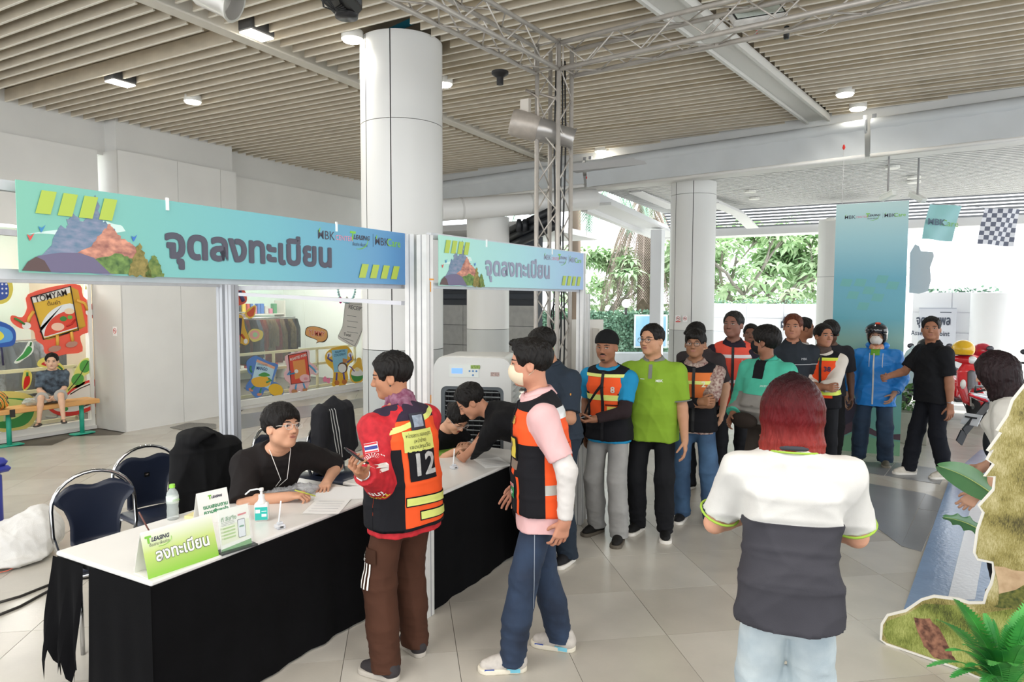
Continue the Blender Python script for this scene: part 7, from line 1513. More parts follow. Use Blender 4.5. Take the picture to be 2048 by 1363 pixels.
def sq(c,v,name,x,z,w,h,mt,front=True,off=.006):
    P0,X,Y,up,s=fr(c); return sgrid(v,name,rect(w,h),7,7,pos(c,x,z,0)+Y*(.1 if front else -.1),-X if front else X,up,mt,c['root'],off)
limem=mat(LM,.35,var=.06,scale=30); silver=mat('#b9b7ae',.3,metal=.2,var=.1,scale=20); blkf=FAB(BK)
def motovest(label_num,c,col=OR,strip=limem,yoke=True,hem=.10,lower=.13,belt=((.16,.20),(.36,.40)),nx=-.09,numcol='#d8d4c8',plain=False,zipc='#15151a',openv=False):
    v=vest(c,col,.024,hem)
    if yoke: band(c,v,'black_yoke',.43,.62,blkf,off=.003)
    for q in(1,-1): 
        a,b=(.085,.3) if q>0 else (-.3,-.085)
    if lower: band(c,v,'black_pocket_panel',-hem-.02,lower,blkf,-.13,.13,'f',.004); 
    for q in (1,-1): band(c,v,'black_side_panel',-hem-.02,.30,blkf,*((.125,.4) if q>0 else (-.4,-.125)),None,.0035)
    for z0,z1 in belt:
        band(c,v,'reflective_strip',z0,z1,strip,None,None,'f',.006); band(c,v,'reflective_strip',z0,z1,strip,None,None,'b',.006)
    band(c,v,'zip',-hem,.47,mat(zipc,.6),-.012,.012,'f',.009)
    if label_num: lab_(c,v,label_num,nx,.33 if not plain else .36,.07,mat(numcol,.6),True,bold=.0015,off=.010)
    return v
def watch(c,q,cc='#b9b9bc',face_='#e6e6e6'):
    W,(t,n,d)=c['hand'][q][0],c['hand'][q][1:]; m=MB(); x=t; o=W-d*.03*c['s']; m.path([V(*(o+(t*math.cos(a)*1.08+n*math.sin(a)*.92)*.030*c['s'])) for a in [2*PI*i/16 for i in range(16)]],.006,6,closed=True); w_=m.build('watch_strap',mat(cc,.25,metal=.7),c['root'],True); m=MB(); m.lathe([(0,.0),(.016,0),(.016,.008),(0,.009)],V(*(o-n*.028*c['s'])),axis=tuple(-n),n=14); m.build('watch_face',mat(face_,.2),w_)
def cuffs(c,q,t,colr,rad,w=.012):
    P=[c['SH'][q],c['E'][q],c['W'][q]]; i=min(int(t),1); f=t-i; p=P[i]*(1-f)+P[i+1]*f; d=nz(P[i+1]-P[i]); x=V(*d).orthogonal().normalized(); y=V(*d).cross(x); m=MB(); m.path([V(*p)+(x*math.cos(a)+y*math.sin(a))*rad for a in [2*PI*i_/20 for i_ in range(20)]],w*.5,6,closed=True); return m.build('cuff',FAB(colr),c['root'],True)
def sleeve_skin(c,q,colr,t0,t1,inf=.011,name='arm_sleeve'):
    P,F=solid(c['arms'](inf,t0,t1,.046,.040,.028,.03,(q,)),c['h']); fin(c,name,(P,F),FAB(colr),.003,.06,(1,1,1),7)
def phone(c,q,lab,off=(0,0,0),cc='#8a8d92',sz=(.075,.15,.008),top_=False):
    W,t,n,d=c['hand'][q]; s=c['s']; cpt=W+d*.10*s+n*.035*s+A(*off); M=Matrix(((t[0],d[0],n[0]),(t[1],d[1],n[1]),(t[2],d[2],n[2]))).to_4x4(); Mw=Matrix.Translation(c['root'].location)@Matrix.Rotation(c['root'].rotation_euler.z,4,'Z'); tt=thing('mobile_phone',lab,'phone',Mw@V(*cpt)); M=Matrix.Rotation(c['root'].rotation_euler.z,4,'Z')@M; m=MB(); m.M=M; m.box((0,0,0),sz,bev=.003); m.build('body',mat(cc,.3,metal=.3),tt); return tt,M
def xy(p): return p.x,p.y
# --- 12: man in the number 12 vest
p=onz(812,1325); hand=atd(722,944,3.22)
c=person('man in the orange vest with a big number 12 on its back',p.x,p.y,78,H=1.63,h=.0085,seed=12,build=1.14,belly=.05,skin='#b57f60',hair='short',hv=.004,hy=46,hp=10,lean=2,shirt='#c8202c',sl=1.86,sr=.028,sinf=.016,hem=.17,smat=mat('#c8202c',.75,col2='#a81420',scale=30,var=.2,bump=.1,bscale=300),neck='round',
 tr='#4a2d20',tb=.030,shoe='#3a3638',sole='#b9b2a8',wLw=hand,dL=None,nL=(1,.1,.3),cL=.75,tL=.35,pL=A(-.15,-.35,-1),wR=(.16,.36,.98),fR=(.11,.05,-12),fL=(-.16,-.03,14),eye=.8)
c['root']['label']='man in the orange vest with a big number 12 on its back'
v=vest(c,OR,.026,.13); P0,X,Y,up,s=fr(c)
band(c,v,'black_yoke',.445,.62,FAB('#33293a'),off=.003)
band(c,v,'reflective_strip',.42,.45,limem,None,None,'b',.006,.25)
band(c,v,'black_side_panel',-.16,.30,blkf,-.4,-.125,None,.004); band(c,v,'orange_side_strip',-.16,.20,FAB(OR),-.4,-.125,'f',.0055) 
band(c,v,'black_pocket_panel',-.14,.10,blkf,-.4,-.08,'f',.0065)
band(c,v,'reflective_strip',-.005,.035,limem,-.115,.4,'b',.006,-.05); band(c,v,'strip_edging',-.011,.041,blkf,-.118,.4,'b',.0045,-.05)
band(c,v,'reflective_strip',-.085,-.045,limem,-.03,.4,'b',.006,-.05); band(c,v,'strip_edging',-.091,-.039,blkf,-.034,.4,'b',.0045,-.05)
band(c,v,'hem_binding',-.145,-.118,blkf,None,None,None,.004)
sq(c,v,'number_patch',-.005,.205,.17,.15,blkf,False,.006); lab_(c,v,'12',-.0,.205,.155,mat('#b9bab8',.5,var=.3,scale=60),False,bold=.004,off=.010)
sq(c,v,'name_panel',-.01,.335,.19,.105,mat('#c9cf70',.6),False,.006); 
for k,(tx_,ww) in enumerate((('หน่วยสถาน ขออนุญาต',.16),('(หน้าช้าง)',.08),('เขตปทุมวัน',.13))): lab_(c,v,tx_,-.01,.365-.030*k,.026,mat('#3a3d22',.6),False,off=.009,width=ww)
sq(c,v,'pouch',.0,.435,.095,.085,mat('#1f2230',.5),False,.008); sq(c,v,'pouch_window',.0,.437,.065,.06,mat('#9aa8b8',.15,var=.4,scale=50),False,.011)
sh=c['shirt']
def armdec(c,q,t,w,h,name,mt,off=.004,dy=0):
    Pp=[c['SH'][q],c['E'][q],c['W'][q]]; i=min(int(t),1); f=t-i; p=Pp[i]*(1-f)+Pp[i+1]*f; d=nz(Pp[i+1]-Pp[i]); side=A(-.8 if q<0 else .8,-.55,0); side=nz(side-d*(side@d)); yv=-d; xv=np.cross(yv,side)
    return sgrid(c['shirt'],name,rect(w,h),9,9,p+side*.08+xv*dy,xv,yv,mt,c['root'],off,.12),(p+side*.08,xv,yv)
_,(fo,fx_,fy_)=armdec(c,-1,.36,.072,.050,'flag_patch',mat('#f0f0f0',.5),.005)
for k,(cc,zz,hh) in enumerate((('#d02a30',.019,.008),('#2a3a8a',0,.016),('#d02a30',-.019,.008))): sgrid(sh,'flag_stripe',rect(.068,hh),9,3,fo+fy_*zz,fx_,fy_,mat(cc,.5),c['root'],.008,.12)
_,(eo,ex,ey)=armdec(c,-1,.62,.0001,.0001,'print_dot',mat('#f0f0f0'),.005)
wm=mat('#efece6',.6)
for k in range(9):
    a=R(-60+15*k); me=bpy.data.meshes.new('d'); pts_=[]; mm=MB()
    for j in range(8): u=j/7; rr_=.058*math.sin(u*PI/2); xx=math.sin(a)*rr_*1.1; zz=.045*math.sin(u*PI*.62)*math.cos(a*.8)-.012*u*u*abs(math.sin(a)); mm.v+=[(xx-.0016,zz,0),(xx+.0016,zz+.001,0)]
    mm.f=[(2*j,2*j+1,2*j+3,2*j+2) for j in range(7)]; me.from_pydata(mm.v,[],mm.f); onto(sh,me,eo+ey*.0,ex,ey,.005,.12); me.materials.append(wm); link('fountain_print',me,c['root'])
ELE=[(-.030,-.020),(-.022,-.022),(-.020,-.008),(-.012,-.008),(-.010,-.022),(-.002,-.022),(0,-.004),(.004,.004),(.012,.006),(.018,0),(.020,-.012),(.026,-.016),(.024,.006),(.016,.016),(.004,.014),(-.006,.018),(-.022,.016),(-.030,.004)]
for sg,dx in ((1,-.036),(-1,.036)):
    me=bpy.data.meshes.new('e'); pts_=[(x_*1.0*sg,y_*1.1,0) for x_,y_ in ELE]; me.from_pydata(pts_,[],[tuple(range(len(pts_)))]); onto(sh,me,eo+ex*dx-ey*.030,ex,ey,.005,.12); me.materials.append(wm); link('elephant_print',me,c['root'])
_,(to_,tx2,ty2)=armdec(c,-1,1.0,.0001,.0001,'print_dot',mat('#f0f0f0'),.005)
for s_,cc,sz,dx in (('THAI','#e8c43a',.05,-.03),('ไทย','#f0ece6',.06,.045)): stext(sh,s_,to_+ty2*(-.02 if dx<0 else -.065)+tx2*.01,tx2,ty2,sz*.9,mat(cc,.6),c['root'],bold=.001,off=.005)
P,F=solid([(loft([c['NB']-c['up2']*.02,c['NB']+c['up2']*.03,c['NB']+c['up2']*.055],[.082,.078,.066],[.085,.078,.066],A(1,0,0),2.0,fl=True,fh=True),0)],.008); sf=Surf(P,F); P=P+sf.N*folds(P,5,.012,.06)[:,None]; npmesh('neck_scarf',P,F,mat('#6a2a48',.8,col2='#8f6478',scale=38,var=.2),c['root'])
watch(c,-1); trs=c['trs']
Kl=c['K'][-1]; sgrid(trs,'cargo_pocket_flap',rect(.115,.075),9,5,Kl+A(-.1,.0,.16),A(0,-1,0),A(0,0,1),FAB('#3f2619'),c['root'],.009,.15); stext(trs,'SPORT',Kl+A(-.1,.04,.135),A(0,-1,0),A(0,0,1),.020,wm,c['root'],off=.014,bold=.0005)
for k in range(3):
    me=bpy.data.meshes.new('m'); b0=-.014+k*.010; me.from_pydata([(b0,-.008,0),(b0+.008,-.008,0),(b0+.008-.002,.004+.006*(2-k),0),(b0+.001,.002+.006*(2-k),0)],[],[(0,1,2,3)]); onto(trs,me,Kl+A(-.1,.04,.158),A(0,-1,0),A(0,0,1),.014,.15); me.materials.append(wm); link('bar_logo',me,c['root'])
    sgrid(trs,'white_stripe',rect(.010,.13),3,12,Kl+A(-.1,.025-k*.024,.055),A(0,-1,0),A(0,0,1),wm,c['root'],.008,.15)
tt,M=phone(c,-1,'dark wallet held open in the hand of the man with vest 12',(0,.0,.03),'#202024',(.10,.105,.010)); m=MB(); m.M=M; m.box((0,0,-.006),(.085,.06,.002)); m.build('id_card',mat('#dfe4e8',.3),tt)
m=MB(); m.ball(V(*c['C'](-.086,.0,-.035)),.005,8); m.build('ear_stud',mat('#222',.2),c['root'],True)
# --- man in pink shirt with mask
p=onz(1083,1318)
c=person('man in pink shirt',p.x,p.y,122,H=1.70,h=.0085,seed=3,build=1.02,belly=.03,skin='#c48a70',hair='tuft',hv=.004,hp=4,hy=-6,lean=1,shirt='#e0b4b4',sl=.78,sr=.026,sinf=.020,hem=.19,neck='collar',tr='#26364e',tb=.022,
 tmat=mat('#2a3c56',.85,col2='#1a2538',scale=5,var=.2,bump=.15,bscale=400),shoe='#c9c2ba',sole='#ded6c4',mask='#e2d3b8',wL=(-.245,-.09,.845),wR=(.25,.10,.9),nL=(1,.2,0),cL=.35,fL=(-.10,.17,0),fR=(.11,-.12,-22),dL=(.15,.25,-1))
c['root']['label']='man in pink shirt, cream mask and orange vest with a hand on his jeans'
v=vest(c,OR,.030,.10)
band(c,v,'black_yoke',.44,.62,blkf,off=.003); band(c,v,'reflective_shoulder',.40,.455,mat('#d8d8d8',.35,metal=.2),None,None,'b',.005)
band(c,v,'black_side_panel',-.13,.27,blkf,-.4,-.095,None,.004); band(c,v,'orange_back',-.13,.27,FAB(OR),-.4,.4,'b',.0055); band(c,v,'reflective_strip',.02,.07,silver,None,None,'b',.007)
band(c,v,'orange_strip',-.12,.10,FAB(OR),-.135,-.118,'f',.006); band(c,v,'reflective_strip',.135,.18,mat('#8a7d70',.35,metal=.2),-.12,.3,'f',.006); band(c,v,'black_pocket_panel',-.12,.10,blkf,-.115,.3,'f',.006); band(c,v,'zip',-.12,.5,blkf,-.01,.01,'f',.009)
sq(c,v,'card_holder',-.075,.245,.085,.12,blkf,True,.009); sq(c,v,'id_card',-.075,.245,.068,.10,mat('#dcc84a',.35),True,.013); sq(c,v,'id_photo',-.060,.262,.02,.028,mat('#7a6a60',.4),True,.016)
sq(c,v,'green_app_badge',-.065,.01,.06,.06,mat('#1f8a4c',.4),True,.012); sq(c,v,'badge_awning',-.065,.048,.06,.02,mat('#e8e4e0',.4),True,.0125)
for k in (-1,0,1): sq(c,v,'awning_stripe',-.065+k*.019,.048,.008,.02,mat('#d03030',.4),True,.0145)
lab_(c,v,'K+',-.065,.008,.032,mat('#f0f0f0'),True,bold=.001,off=.0155); lab_(c,v,'16',-.06,.385,.055,mat('#c9b04a',.4),True,bold=.002,off=.009)
sleeve_skin(c,-1,'#d9d4d0',.74,1.97); sleeve_skin(c,1,'#d9d4d0',.74,1.97)
trs=c['trs']; Kk=c['K'][-1]
m=MB(); 
for q in(-1,1):
    a_=[c['HP'][q]+A(-.07 if q<0 else .07,.0,.02),c['K'][q]+A(-.06 if q<0 else .06,-.005,0),c['AN'][q]+A(-.05 if q<0 else .05,0,.03)]
    sgrid(trs,'side_seam',lambda u,v_:((u-.5)*.004,(v_-.5)*.62),2,30,c['K'][q]*.55+c['HP'][q]*.45+A(-.1*1 if q<0 else .1,0,-.03),A(0,-1 if q<0 else 1,0),A(0,0,1),mat('#8a93a0',.8),c['root'],.004,.15)
sgrid(trs,'back_pocket',rect(.12,.13),7,7,c['HP'][-1]+A(-.02,-.12,.0),A(1,0,0),A(0,0,1),FAB('#22304a'),c['root'],.006,.15)
for q in (1,-1):
    f=c['FT'][q]; yw=R(f[2]); fw=A(-math.sin(yw),math.cos(yw),0); rt=A(math.cos(yw),math.sin(yw),0); O=A(c['AN'][q][0],c['AN'][q][1],.02)
    for dy,cc,l_ in ((.115,'#2a4aa0',.05),(-.01,'#7ac4d8',.07)):
        m=MB()
        for sd_ in(-1,1): o_=O+fw*dy+rt*sd_*(.0465 if dy>0 else .0425); m.bar(V(*(o_-fw*l_/2)),V(*(o_+fw*l_/2)),.004,.022)
        m.build('sole_block',mat(cc,.5),c['root'])
def offarm(c,r):
    def f(P):
        ok=np.ones(len(P),bool)
        for q in(1,-1):
            a,b=c['SH'][q]+(c['E'][q]-c['SH'][q])*.25,c['E'][q]; ab=b-a; t=np.clip(((P-a)@ab)/(ab@ab),0,1); ok&=np.linalg.norm(P-a-t[:,None]*ab,axis=1)>r
        return ok
    return f
# --- woman with red bob
p=atd(1586,900,2.55)
c=person('woman with dark red bob hair seen from behind',p.x,p.y,12,H=1.63,h=.0085,seed=8,build=1.0,female=True,hip=.006,wf=1.04,samp=.012,skin='#d9a184',hair='bob',hairc='#4a1214',hn=.6,lean=2,shirt='#d4d2cd',sl=.80,sr=.030,sinf=.020,hem=.16,tr='#b9c6cb',tb=.034,tmat=mat('#c6d0d2',.85,col2='#a3b2ba',scale=6,var=.2,bump=.15,bscale=300),shoe='#e0e0e0',
 wR=(.08,.30,1.05),wL=(-.12,.30,1.05),pR=A(1,-.5,-.9),pL=A(-1,-.5,-.9),hp=8,neck='none',noface=False,sw=1.18)
sh=c['shirt']; hm_=bpy.data.materials
def red_hair():
    o=[q for q in c['root'].children if q.name.startswith('hair')][0]; m=HAIRM('#5e1618',.32).copy(); o.data.materials[0]=m; nt=m.node_tree; n=nt.nodes; L=nt.links; b=n['Principled BSDF']
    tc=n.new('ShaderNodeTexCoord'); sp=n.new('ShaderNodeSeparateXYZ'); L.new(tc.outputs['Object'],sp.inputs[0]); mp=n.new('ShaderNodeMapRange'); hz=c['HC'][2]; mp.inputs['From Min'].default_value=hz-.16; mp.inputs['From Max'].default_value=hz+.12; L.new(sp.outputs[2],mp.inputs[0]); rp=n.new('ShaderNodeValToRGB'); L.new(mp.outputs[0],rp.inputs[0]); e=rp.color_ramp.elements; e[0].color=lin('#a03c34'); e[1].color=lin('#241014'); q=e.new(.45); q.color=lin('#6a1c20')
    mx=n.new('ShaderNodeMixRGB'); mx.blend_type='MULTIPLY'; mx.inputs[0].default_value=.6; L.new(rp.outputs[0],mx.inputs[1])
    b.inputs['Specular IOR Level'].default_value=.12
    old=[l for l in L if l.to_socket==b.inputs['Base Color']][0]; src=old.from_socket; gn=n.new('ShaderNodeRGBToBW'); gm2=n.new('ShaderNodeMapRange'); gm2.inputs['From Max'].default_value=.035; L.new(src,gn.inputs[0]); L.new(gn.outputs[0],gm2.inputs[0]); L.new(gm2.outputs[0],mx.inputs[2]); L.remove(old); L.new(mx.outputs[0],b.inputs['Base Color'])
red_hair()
P0,X,Y,up,s=fr(c); 
patch(sh,'charcoal_panel',[(P0-up*.3,-up),(P0+up*.245*s,up)],.004,FAB('#403f45'),c['root'],region=offarm(c,.098))
for q in(1,-1): cuffs(c,q,.795,'#9fc04a',.0755,.010)
m=MB(); NB=c['NB']; m.path([V(*(NB-c['up2']*.006+A(math.cos(a)*.078,math.sin(a)*.082-.004,0)))+V(0,0,.012*-math.sin(a)) for a in [2*PI*i/24 for i in range(24)]],.0095,6,closed=True); m.build('collar',FAB('#3f4046'),c['root'],True); m=MB(); m.path([V(*(NB-c['up2']*.020+A(math.cos(a)*.094,math.sin(a)*.096-.004,0)))+V(0,0,.012*-math.sin(a)) for a in [2*PI*i/24 for i in range(24)]],.0045,6,closed=True); m.build('collar_trim',FAB('#9fc04a'),c['root'],True)
trs=c['trs']
for q in(1,-1):
    sgrid(trs,'back_pocket',lambda u,v_:((u-.5)*.13,(v_-.5)*.13-.02*(1-abs(2*u-1))*(1-v_)),9,7,c['HP'][q]+A(q*.01,-.12,-.02),A(1,0,0),A(0,0,1),mat('#b3c0c6',.85),c['root'],.004,.18)
pass
# --- the queue
p=onz(1216,1072)
c=person('man with black beanie and moustache in orange vest',p.x,p.y,178,H=1.66,h=.010,seed=21,skin='#96664c',hair=None,hat='beanie',fc=dict(mous=1,beard=1,gaze=1),hp=6,hy=3,shirt='#2089b8',sl=.72,sr=.022,hem=.12,tr='#9c9b99',tb=.026,wL=(.0,.30,1.02),nL=(0,-.3,1),cL=.8,pL=A(-1,-.5,-.4),wR=(.24,-.06,.85),shoe='#1a1816',sole='#5a5348',fR=(.12,-.04,-20),fL=(-.13,.08,10))
v=motovest('8',c,lower=.10,belt=((.24,.285),(.43,.455)),nx=-.09,numcol='#c9c4b8'); sleeve_skin(c,-1,'#2a1f22',.72,1.93,.012); sq(c,v,'id_card',-.075,.17,.07,.045,mat('#dccf6a',.4),True,.010); sq(c,v,'pocket_zip',-.075,.205,.10,.008,blkf,True,.010)
phone(c,-1,'grey phone in the hand of the man with the black beanie')
m=MB(); m.grid(lambda u,v_:V(*(c['P2']+A(-.09,.0,.055)))*(1-u)+V(*(c['P0']+A(.24,.10,-.02)))*u+V(0,.135*math.sin(PI*min(1,u*1.15)),(v_-.5)*.035),16,3); m.build('bag_strap',blkf,c['root'],True); P,F=solid([(ell((.27,.02,.86),(.05,.11,.14)),0)],.01); npmesh('shoulder_bag',P,F,blkf,c['root'])
p=onz(1303,1066)
c=person('man with glasses in a lime green polo shirt and black trousers',p.x,p.y,186,H=1.71,h=.010,seed=22,skin='#c08f70',build=1.14,belly=.06,hair='side',glass='#3a2e26',hy=-24,shirt='#84a832',neck='collar',collarc='#7d7f78',sl=.80,sr=.030,sinf=.018,hem=.15,tr='#16171b',tb=.02,wL=(-.27,.06,.80),wR=(.27,.02,.8),fw=1.08,fR=(.12,-.02,-15),fL=(-.12,.05,12),nkr=1.15)
cuffs(c,-1,.80,'#7d7f78',.078); cuffs(c,1,.80,'#7d7f78',.078); lab_(c,c['shirt'],'MBK',-.075,.36,.028,mat('#e4e8e0'),True,off=.005,bold=.0005); P0,X,Y,up,s=fr(c); sgrid(c['shirt'],'placket',rect(.03,.11),3,6,pos(c,0,.43,.1),-X,up,FAB('#7d7f78'),c['root'],.005)
sq(c,c['shirt'],'pocket_piping',.06,.37,.035,.004,mat('#e4e8e0'),True,.005)
p=onz(1386,1043)
c=person('man with glasses in orange vest number 2 over a checked shirt, arms folded',p.x,p.y,187,H=1.66,h=.010,seed=23,skin='#9a6d52',hair='fringe',glass='#1c1a1a',hy=-4,shirt='#a08a80',smat=mat('#b9a89c',.85,col2='#6a4040',scale=55,var=.3,stretch=(1,.2,1)),neck='collar',sl=.85,sr=.022,hem=.12,tr='#3d5a78',tmat=mat('#46678a',.85,col2='#2f4866',scale=5,var=.2),tb=.026,wR=(-.06,.24,1.10),wL=(.08,.27,1.08),pR=A(1,-.2,-.9),pL=A(-1,-.2,-.9),cR=.9,cL=.9,nR=(0,-1,0),nL=(0,-1,0),shoe='#1d1d20',fL=(-.16,.02,22),fR=(.10,-.02,-8))
motovest('2',c,'#d8743a',lower=.13,belt=((.16,.20),(.33,.36)),nx=-.085,numcol='#e0dcc0'); sleeve_skin(c,1,BK,1.55,2.0,.008,'black_glove'); sleeve_skin(c,-1,BK,1.55,2.0,.008,'black_glove')
p=atd(1399,900,7.0)
person('young man in a green face mask looking down, behind the man in vest 2',p.x,p.y,170,H=1.70,h=.012,seed=24,hair='fringe',hp=28,hy=-12,mask='#6fc4b0',glass='#333',skin='#d0a082',shirt='#3a3436',sl=.8,sr=.02)
p=atd(1462,900,7.0)
c=person('tall older man in a coral orange vest number 18 over a dark shirt',p.x,p.y,190,H=1.79,h=.011,seed=25,skin='#8a5f50',hair='crop',hairc='#2a2826',hp=-4,hy=-22,shirt='#2b2430',neck='collar',sl=1.0,sr=.02,tr='#26272b',fw=1.04)
motovest('18',c,'#ea5a48',strip=mat('#dcd6d6',.4),yoke=False,lower=None,belt=((.13,.16),(.37,.40)),nx=-.10,numcol='#b0a8b0'); sq(c,c['shirt'],'emblem',.09,.27,.05,.055,mat('#2a3050'),True,.032)
p=atd(1497,900,8.4)
person('short-haired man half hidden behind the man in vest 18',p.x,p.y,185,H=1.62,h=.014,seed=26,hair='crop',skin='#7d5644',shirt='#8a8480')
p=atd(1532,1000,6.1)
c=person('stout man in a teal and grey jacket and black mask',p.x,p.y,154,H=1.67,h=.010,seed=27,build=1.12,belly=.14,skin='#946650',hair='fringe',hv=.016,hy=-68,hp=-4,mask='#1c1c20',jacket=1,shirt='#8d8a86',sl=1.8,sr=.036,sinf=.022,hem=.06,tr='#3a332e',wR=(.20,.24,.92),wL=(-.22,.24,.86),neck='collar',collarc='#3fae98')
band(c,c['shirt'],'teal_panel',.22,.62,FAB('#4fb89e'),off=.005); band(c,c['shirt'],'teal_side_panel',-.1,.25,FAB('#4fb89e'),-.4,-.13,None,.006); lab_(c,c['shirt'],'JAKEMAN',-.09,.30,.022,mat('#d8ece6'),True,off=.009); 
for q in(1,-1): sleeve_skin(c,q,'#4fb89e',.02,1.85,.040,'sleeve')
P,F=solid([(ell(c['P0']+A(.06,.26,-.02),A(.13,.06,.07)),0)],.01); npmesh('waist_pouch',P,F,FAB('#2e2622'),c['root']); band(c,c['shirt'],'black_undershirt',.36,.60,blkf,-.05,.05,'f',.010)
m=MB(); m.ball(V(*c['C'](-.092,.02,.03)),.008,8,(.6,.6,4)); m.build('hair_clip',mat('#b9c4b0'),c['root'],True)
p=atd(1577,900,7.3)
c=person('man with reddish hair in a navy work jacket behind the teal jacket man',p.x+.0,p.y,200,H=1.76,h=.012,seed=28,build=1.08,px=0,hair='crop',hairc='#6a3520',skin='#b07a60',jacket=1,shirt='#2b3138',sl=1.8,sr=.03,neck='collar',hy=-20)
lab_(c,c['shirt'],'MBK',-.09,.36,.03,mat('#c9ccd0'),True,off=.006); band(c,c['shirt'],'white_piping',.30,.307,mat('#b9bcc0'),None,None,'f',.005)
p=atd(1590,900,8.3); person('man in profile facing right, behind the navy jacket man',p.x,p.y,262,H=1.70,h=.013,seed=29,hair='crop',skin='#a06c50',hy=25,shirt='#d9d2cc')
p=atd(1652,900,8.1); person('dark-clothed black-haired man bending his head, near the teal box',p.x,p.y,200,H=1.68,h=.012,seed=30,build=1.1,hair='fringe',hat=None,hv=.014,hp=30,hy=-25,skin='#5f4030',shirt='#26262b',sl=.8,sr=.03,tr='#141416')
p=atd(1640,900,7.3)
c=person('young man in orange vest number 38 with white sleeves, arms folded',p.x,p.y,176,H=1.66,h=.011,seed=31,hair='side',skin='#a8745a',hy=42,hp=-2,shirt='#dcd3c8',sl=1.45,sr=.026,tr='#1b1c20',wR=(-.07,.25,1.06),wL=(.08,.27,1.02),pR=A(1,-.2,-.9),pL=A(-1,-.2,-.9),nR=(0,-1,0),nL=(0,-1,0),cR=.9)
motovest('38',c,'#ef4f20',strip=mat('#d4e04a',.4),lower=.02,belt=((.05,.10),(.42,.45)),nx=-.07,numcol='#2a2a50'); P,F=solid([(loft([c['NB']-c['up2']*.03,c['NB']+c['up2']*.02,c['NB']+c['up2']*.045],[.09,.084,.07],[.092,.084,.07],A(1,0,0),2.0),0)],.01); npmesh('neck_scarf',P,F,FAB('#5a4a44',.5),c['root'])
p=onz(1746,926)
c=person('man in bright blue jacket, helmet and white face mask',p.x,p.y,174,H=1.62,h=.011,seed=32,build=1.16,skin='#b08870',hair=None,mask='#e6e2dc',jacket=1,shirt='#1f7fd0',sl=1.82,sr=.042,sinf=.030,hem=.20,samp=.012,swl=.14,tr='#22344a',tb=.036,tmat=mat('#2a4058',.85,col2='#1b2a3c',scale=5,var=.2),wL=(-.20,.12,.86),wR=(.31,.04,.80),shoe='#6a675a',sole='#8a8578',neck='collar',smat=mat('#2384d6',.5,var=.08,scale=6,bump=.2,bscale=30),fR=(.16,0,-18),fL=(-.13,.03,12))
C_=c['C']; hs=c['hs']; HM=c['HM']
P,F=solid([(ell(C_(0,-.01,.045),A(.118,.135,.118)*hs,HM),0),(ell(C_(0,-.03,-.03),A(.108,.10,.09)*hs,HM),.03),(ell(C_(0,.10,-.03),A(.078,.11,.085)*hs,HM),.02,'-'),(ell(C_(0,.0,-.02),A(.085,.105,.1)*hs,HM),.01,'-')],.007); npmesh('helmet_shell',P,F,mat('#141416',.15,coat=.6),c['root'])
P,F=solid([(ell(C_(0,.03,.065),A(.122,.120,.09)*hs,HM),0)],.007,[half(HM@A(0,-1,-.35),C_(0,.045,.05)),half(HM@A(0,.1,-1),C_(0,.1,.038))]); npmesh('helmet_visor',P,F,mat('#22242a',.05,spec=.9),c['root']); m=MB(); m.ball(V(*C_(-.02,.085,.15)),.022,10,(1.5,.6,.6)); m.build('helmet_sticker',mat('#d8482a',.4),c['root'],True)
P0,X,Y,up,s=fr(c); sgrid(c['shirt'],'zip',rect(.016,.62),3,24,pos(c,.01,.16,.1),-X,up,mat('#d0cfc8',.4),c['root'],.008); 
for q in (1,-1): sgrid(c['shirt'],'drawstring',rect(.006,.16),2,8,pos(c,-.085 if q>0 else .06,.38,.1),-X,up,mat('#d8dcd8'),c['root'],.008)
P,F=solid([(ell(c['NB']+A(0,-.06,.02),A(.13,.09,.055)),0),(ell(c['NB']+A(0,.05,.04),A(.09,.10,.07)),.01,'-')],.01); npmesh('hood',P,F,mat('#2384d6',.5),c['root']); band(c,c['shirt'],'green_undershirt',.44,.52,mat('#6aa832',.8),-.05,.05,'f',.006); P,F=solid([(loft([c['NB']-c['up2']*.01,c['NB']+c['up2']*.03],[.085,.07],[.088,.07],A(1,0,0),2.0),0)],.01); npmesh('orange_scarf',P,F,mat('#c9603a',.8,col2='#e0c0a0',scale=40,var=.2),c['root']); cuffs(c,-1,1.80,'#b9b9b9',.045)
p=onz(1860,952)
c=person('stocky man in black polo and dark trousers looking at the camera',p.x,p.y,122,H=1.73,h=.010,seed=33,build=1.16,belly=.04,skin='#a27056',hair='crop',hy=54,hp=0,fw=1.08,shirt='#17181c',sl=.82,sr=.030,sinf=.014,hem=.12,neck='collar',tr='#14161e',tb=.024,shoe='#d8d2c6',sole='#e6e2da',wL=(-.255,-.02,.80),wR=(.14,.44,1.10),cR=.8,nkr=1.2,fL=(-.10,-.10,0),fR=(.10,.18,-6))
watch(c,-1)
# --- right edge woman
p=atd(2036,1000,4.05)
c=person('woman at the right edge in a white polo, dark hair over her face',p.x,p.y,78,H=1.63,h=.010,seed=34,female=True,skin='#d9a78c',hair='bob',hairc='#241418',hs=1.0,hp=22,hy=4,shirt='#d4d2cc',sl=.78,sr=.036,sinf=.018,hem=.14,neck='none',tr='#1a1b22',lean=6,wLw=atd(1955,985,3.95),cL=.5,wR=(.2,.2,.9))
cuffs(c,-1,.775,'#9fc04a',.080,.010); m=MB(); NB=c['NB']; m.path([V(*(NB-c['up2']*.006+A(math.cos(a)*.078,math.sin(a)*.082,0))) for a in [2*PI*i/24 for i in range(24)]],.011,6,closed=True); m.build('collar',FAB('#26282e'),c['root'],True); band(c,c['shirt'],'black_panel',-.16,.20,FAB('#1d1e24'),None,None,None,.005)
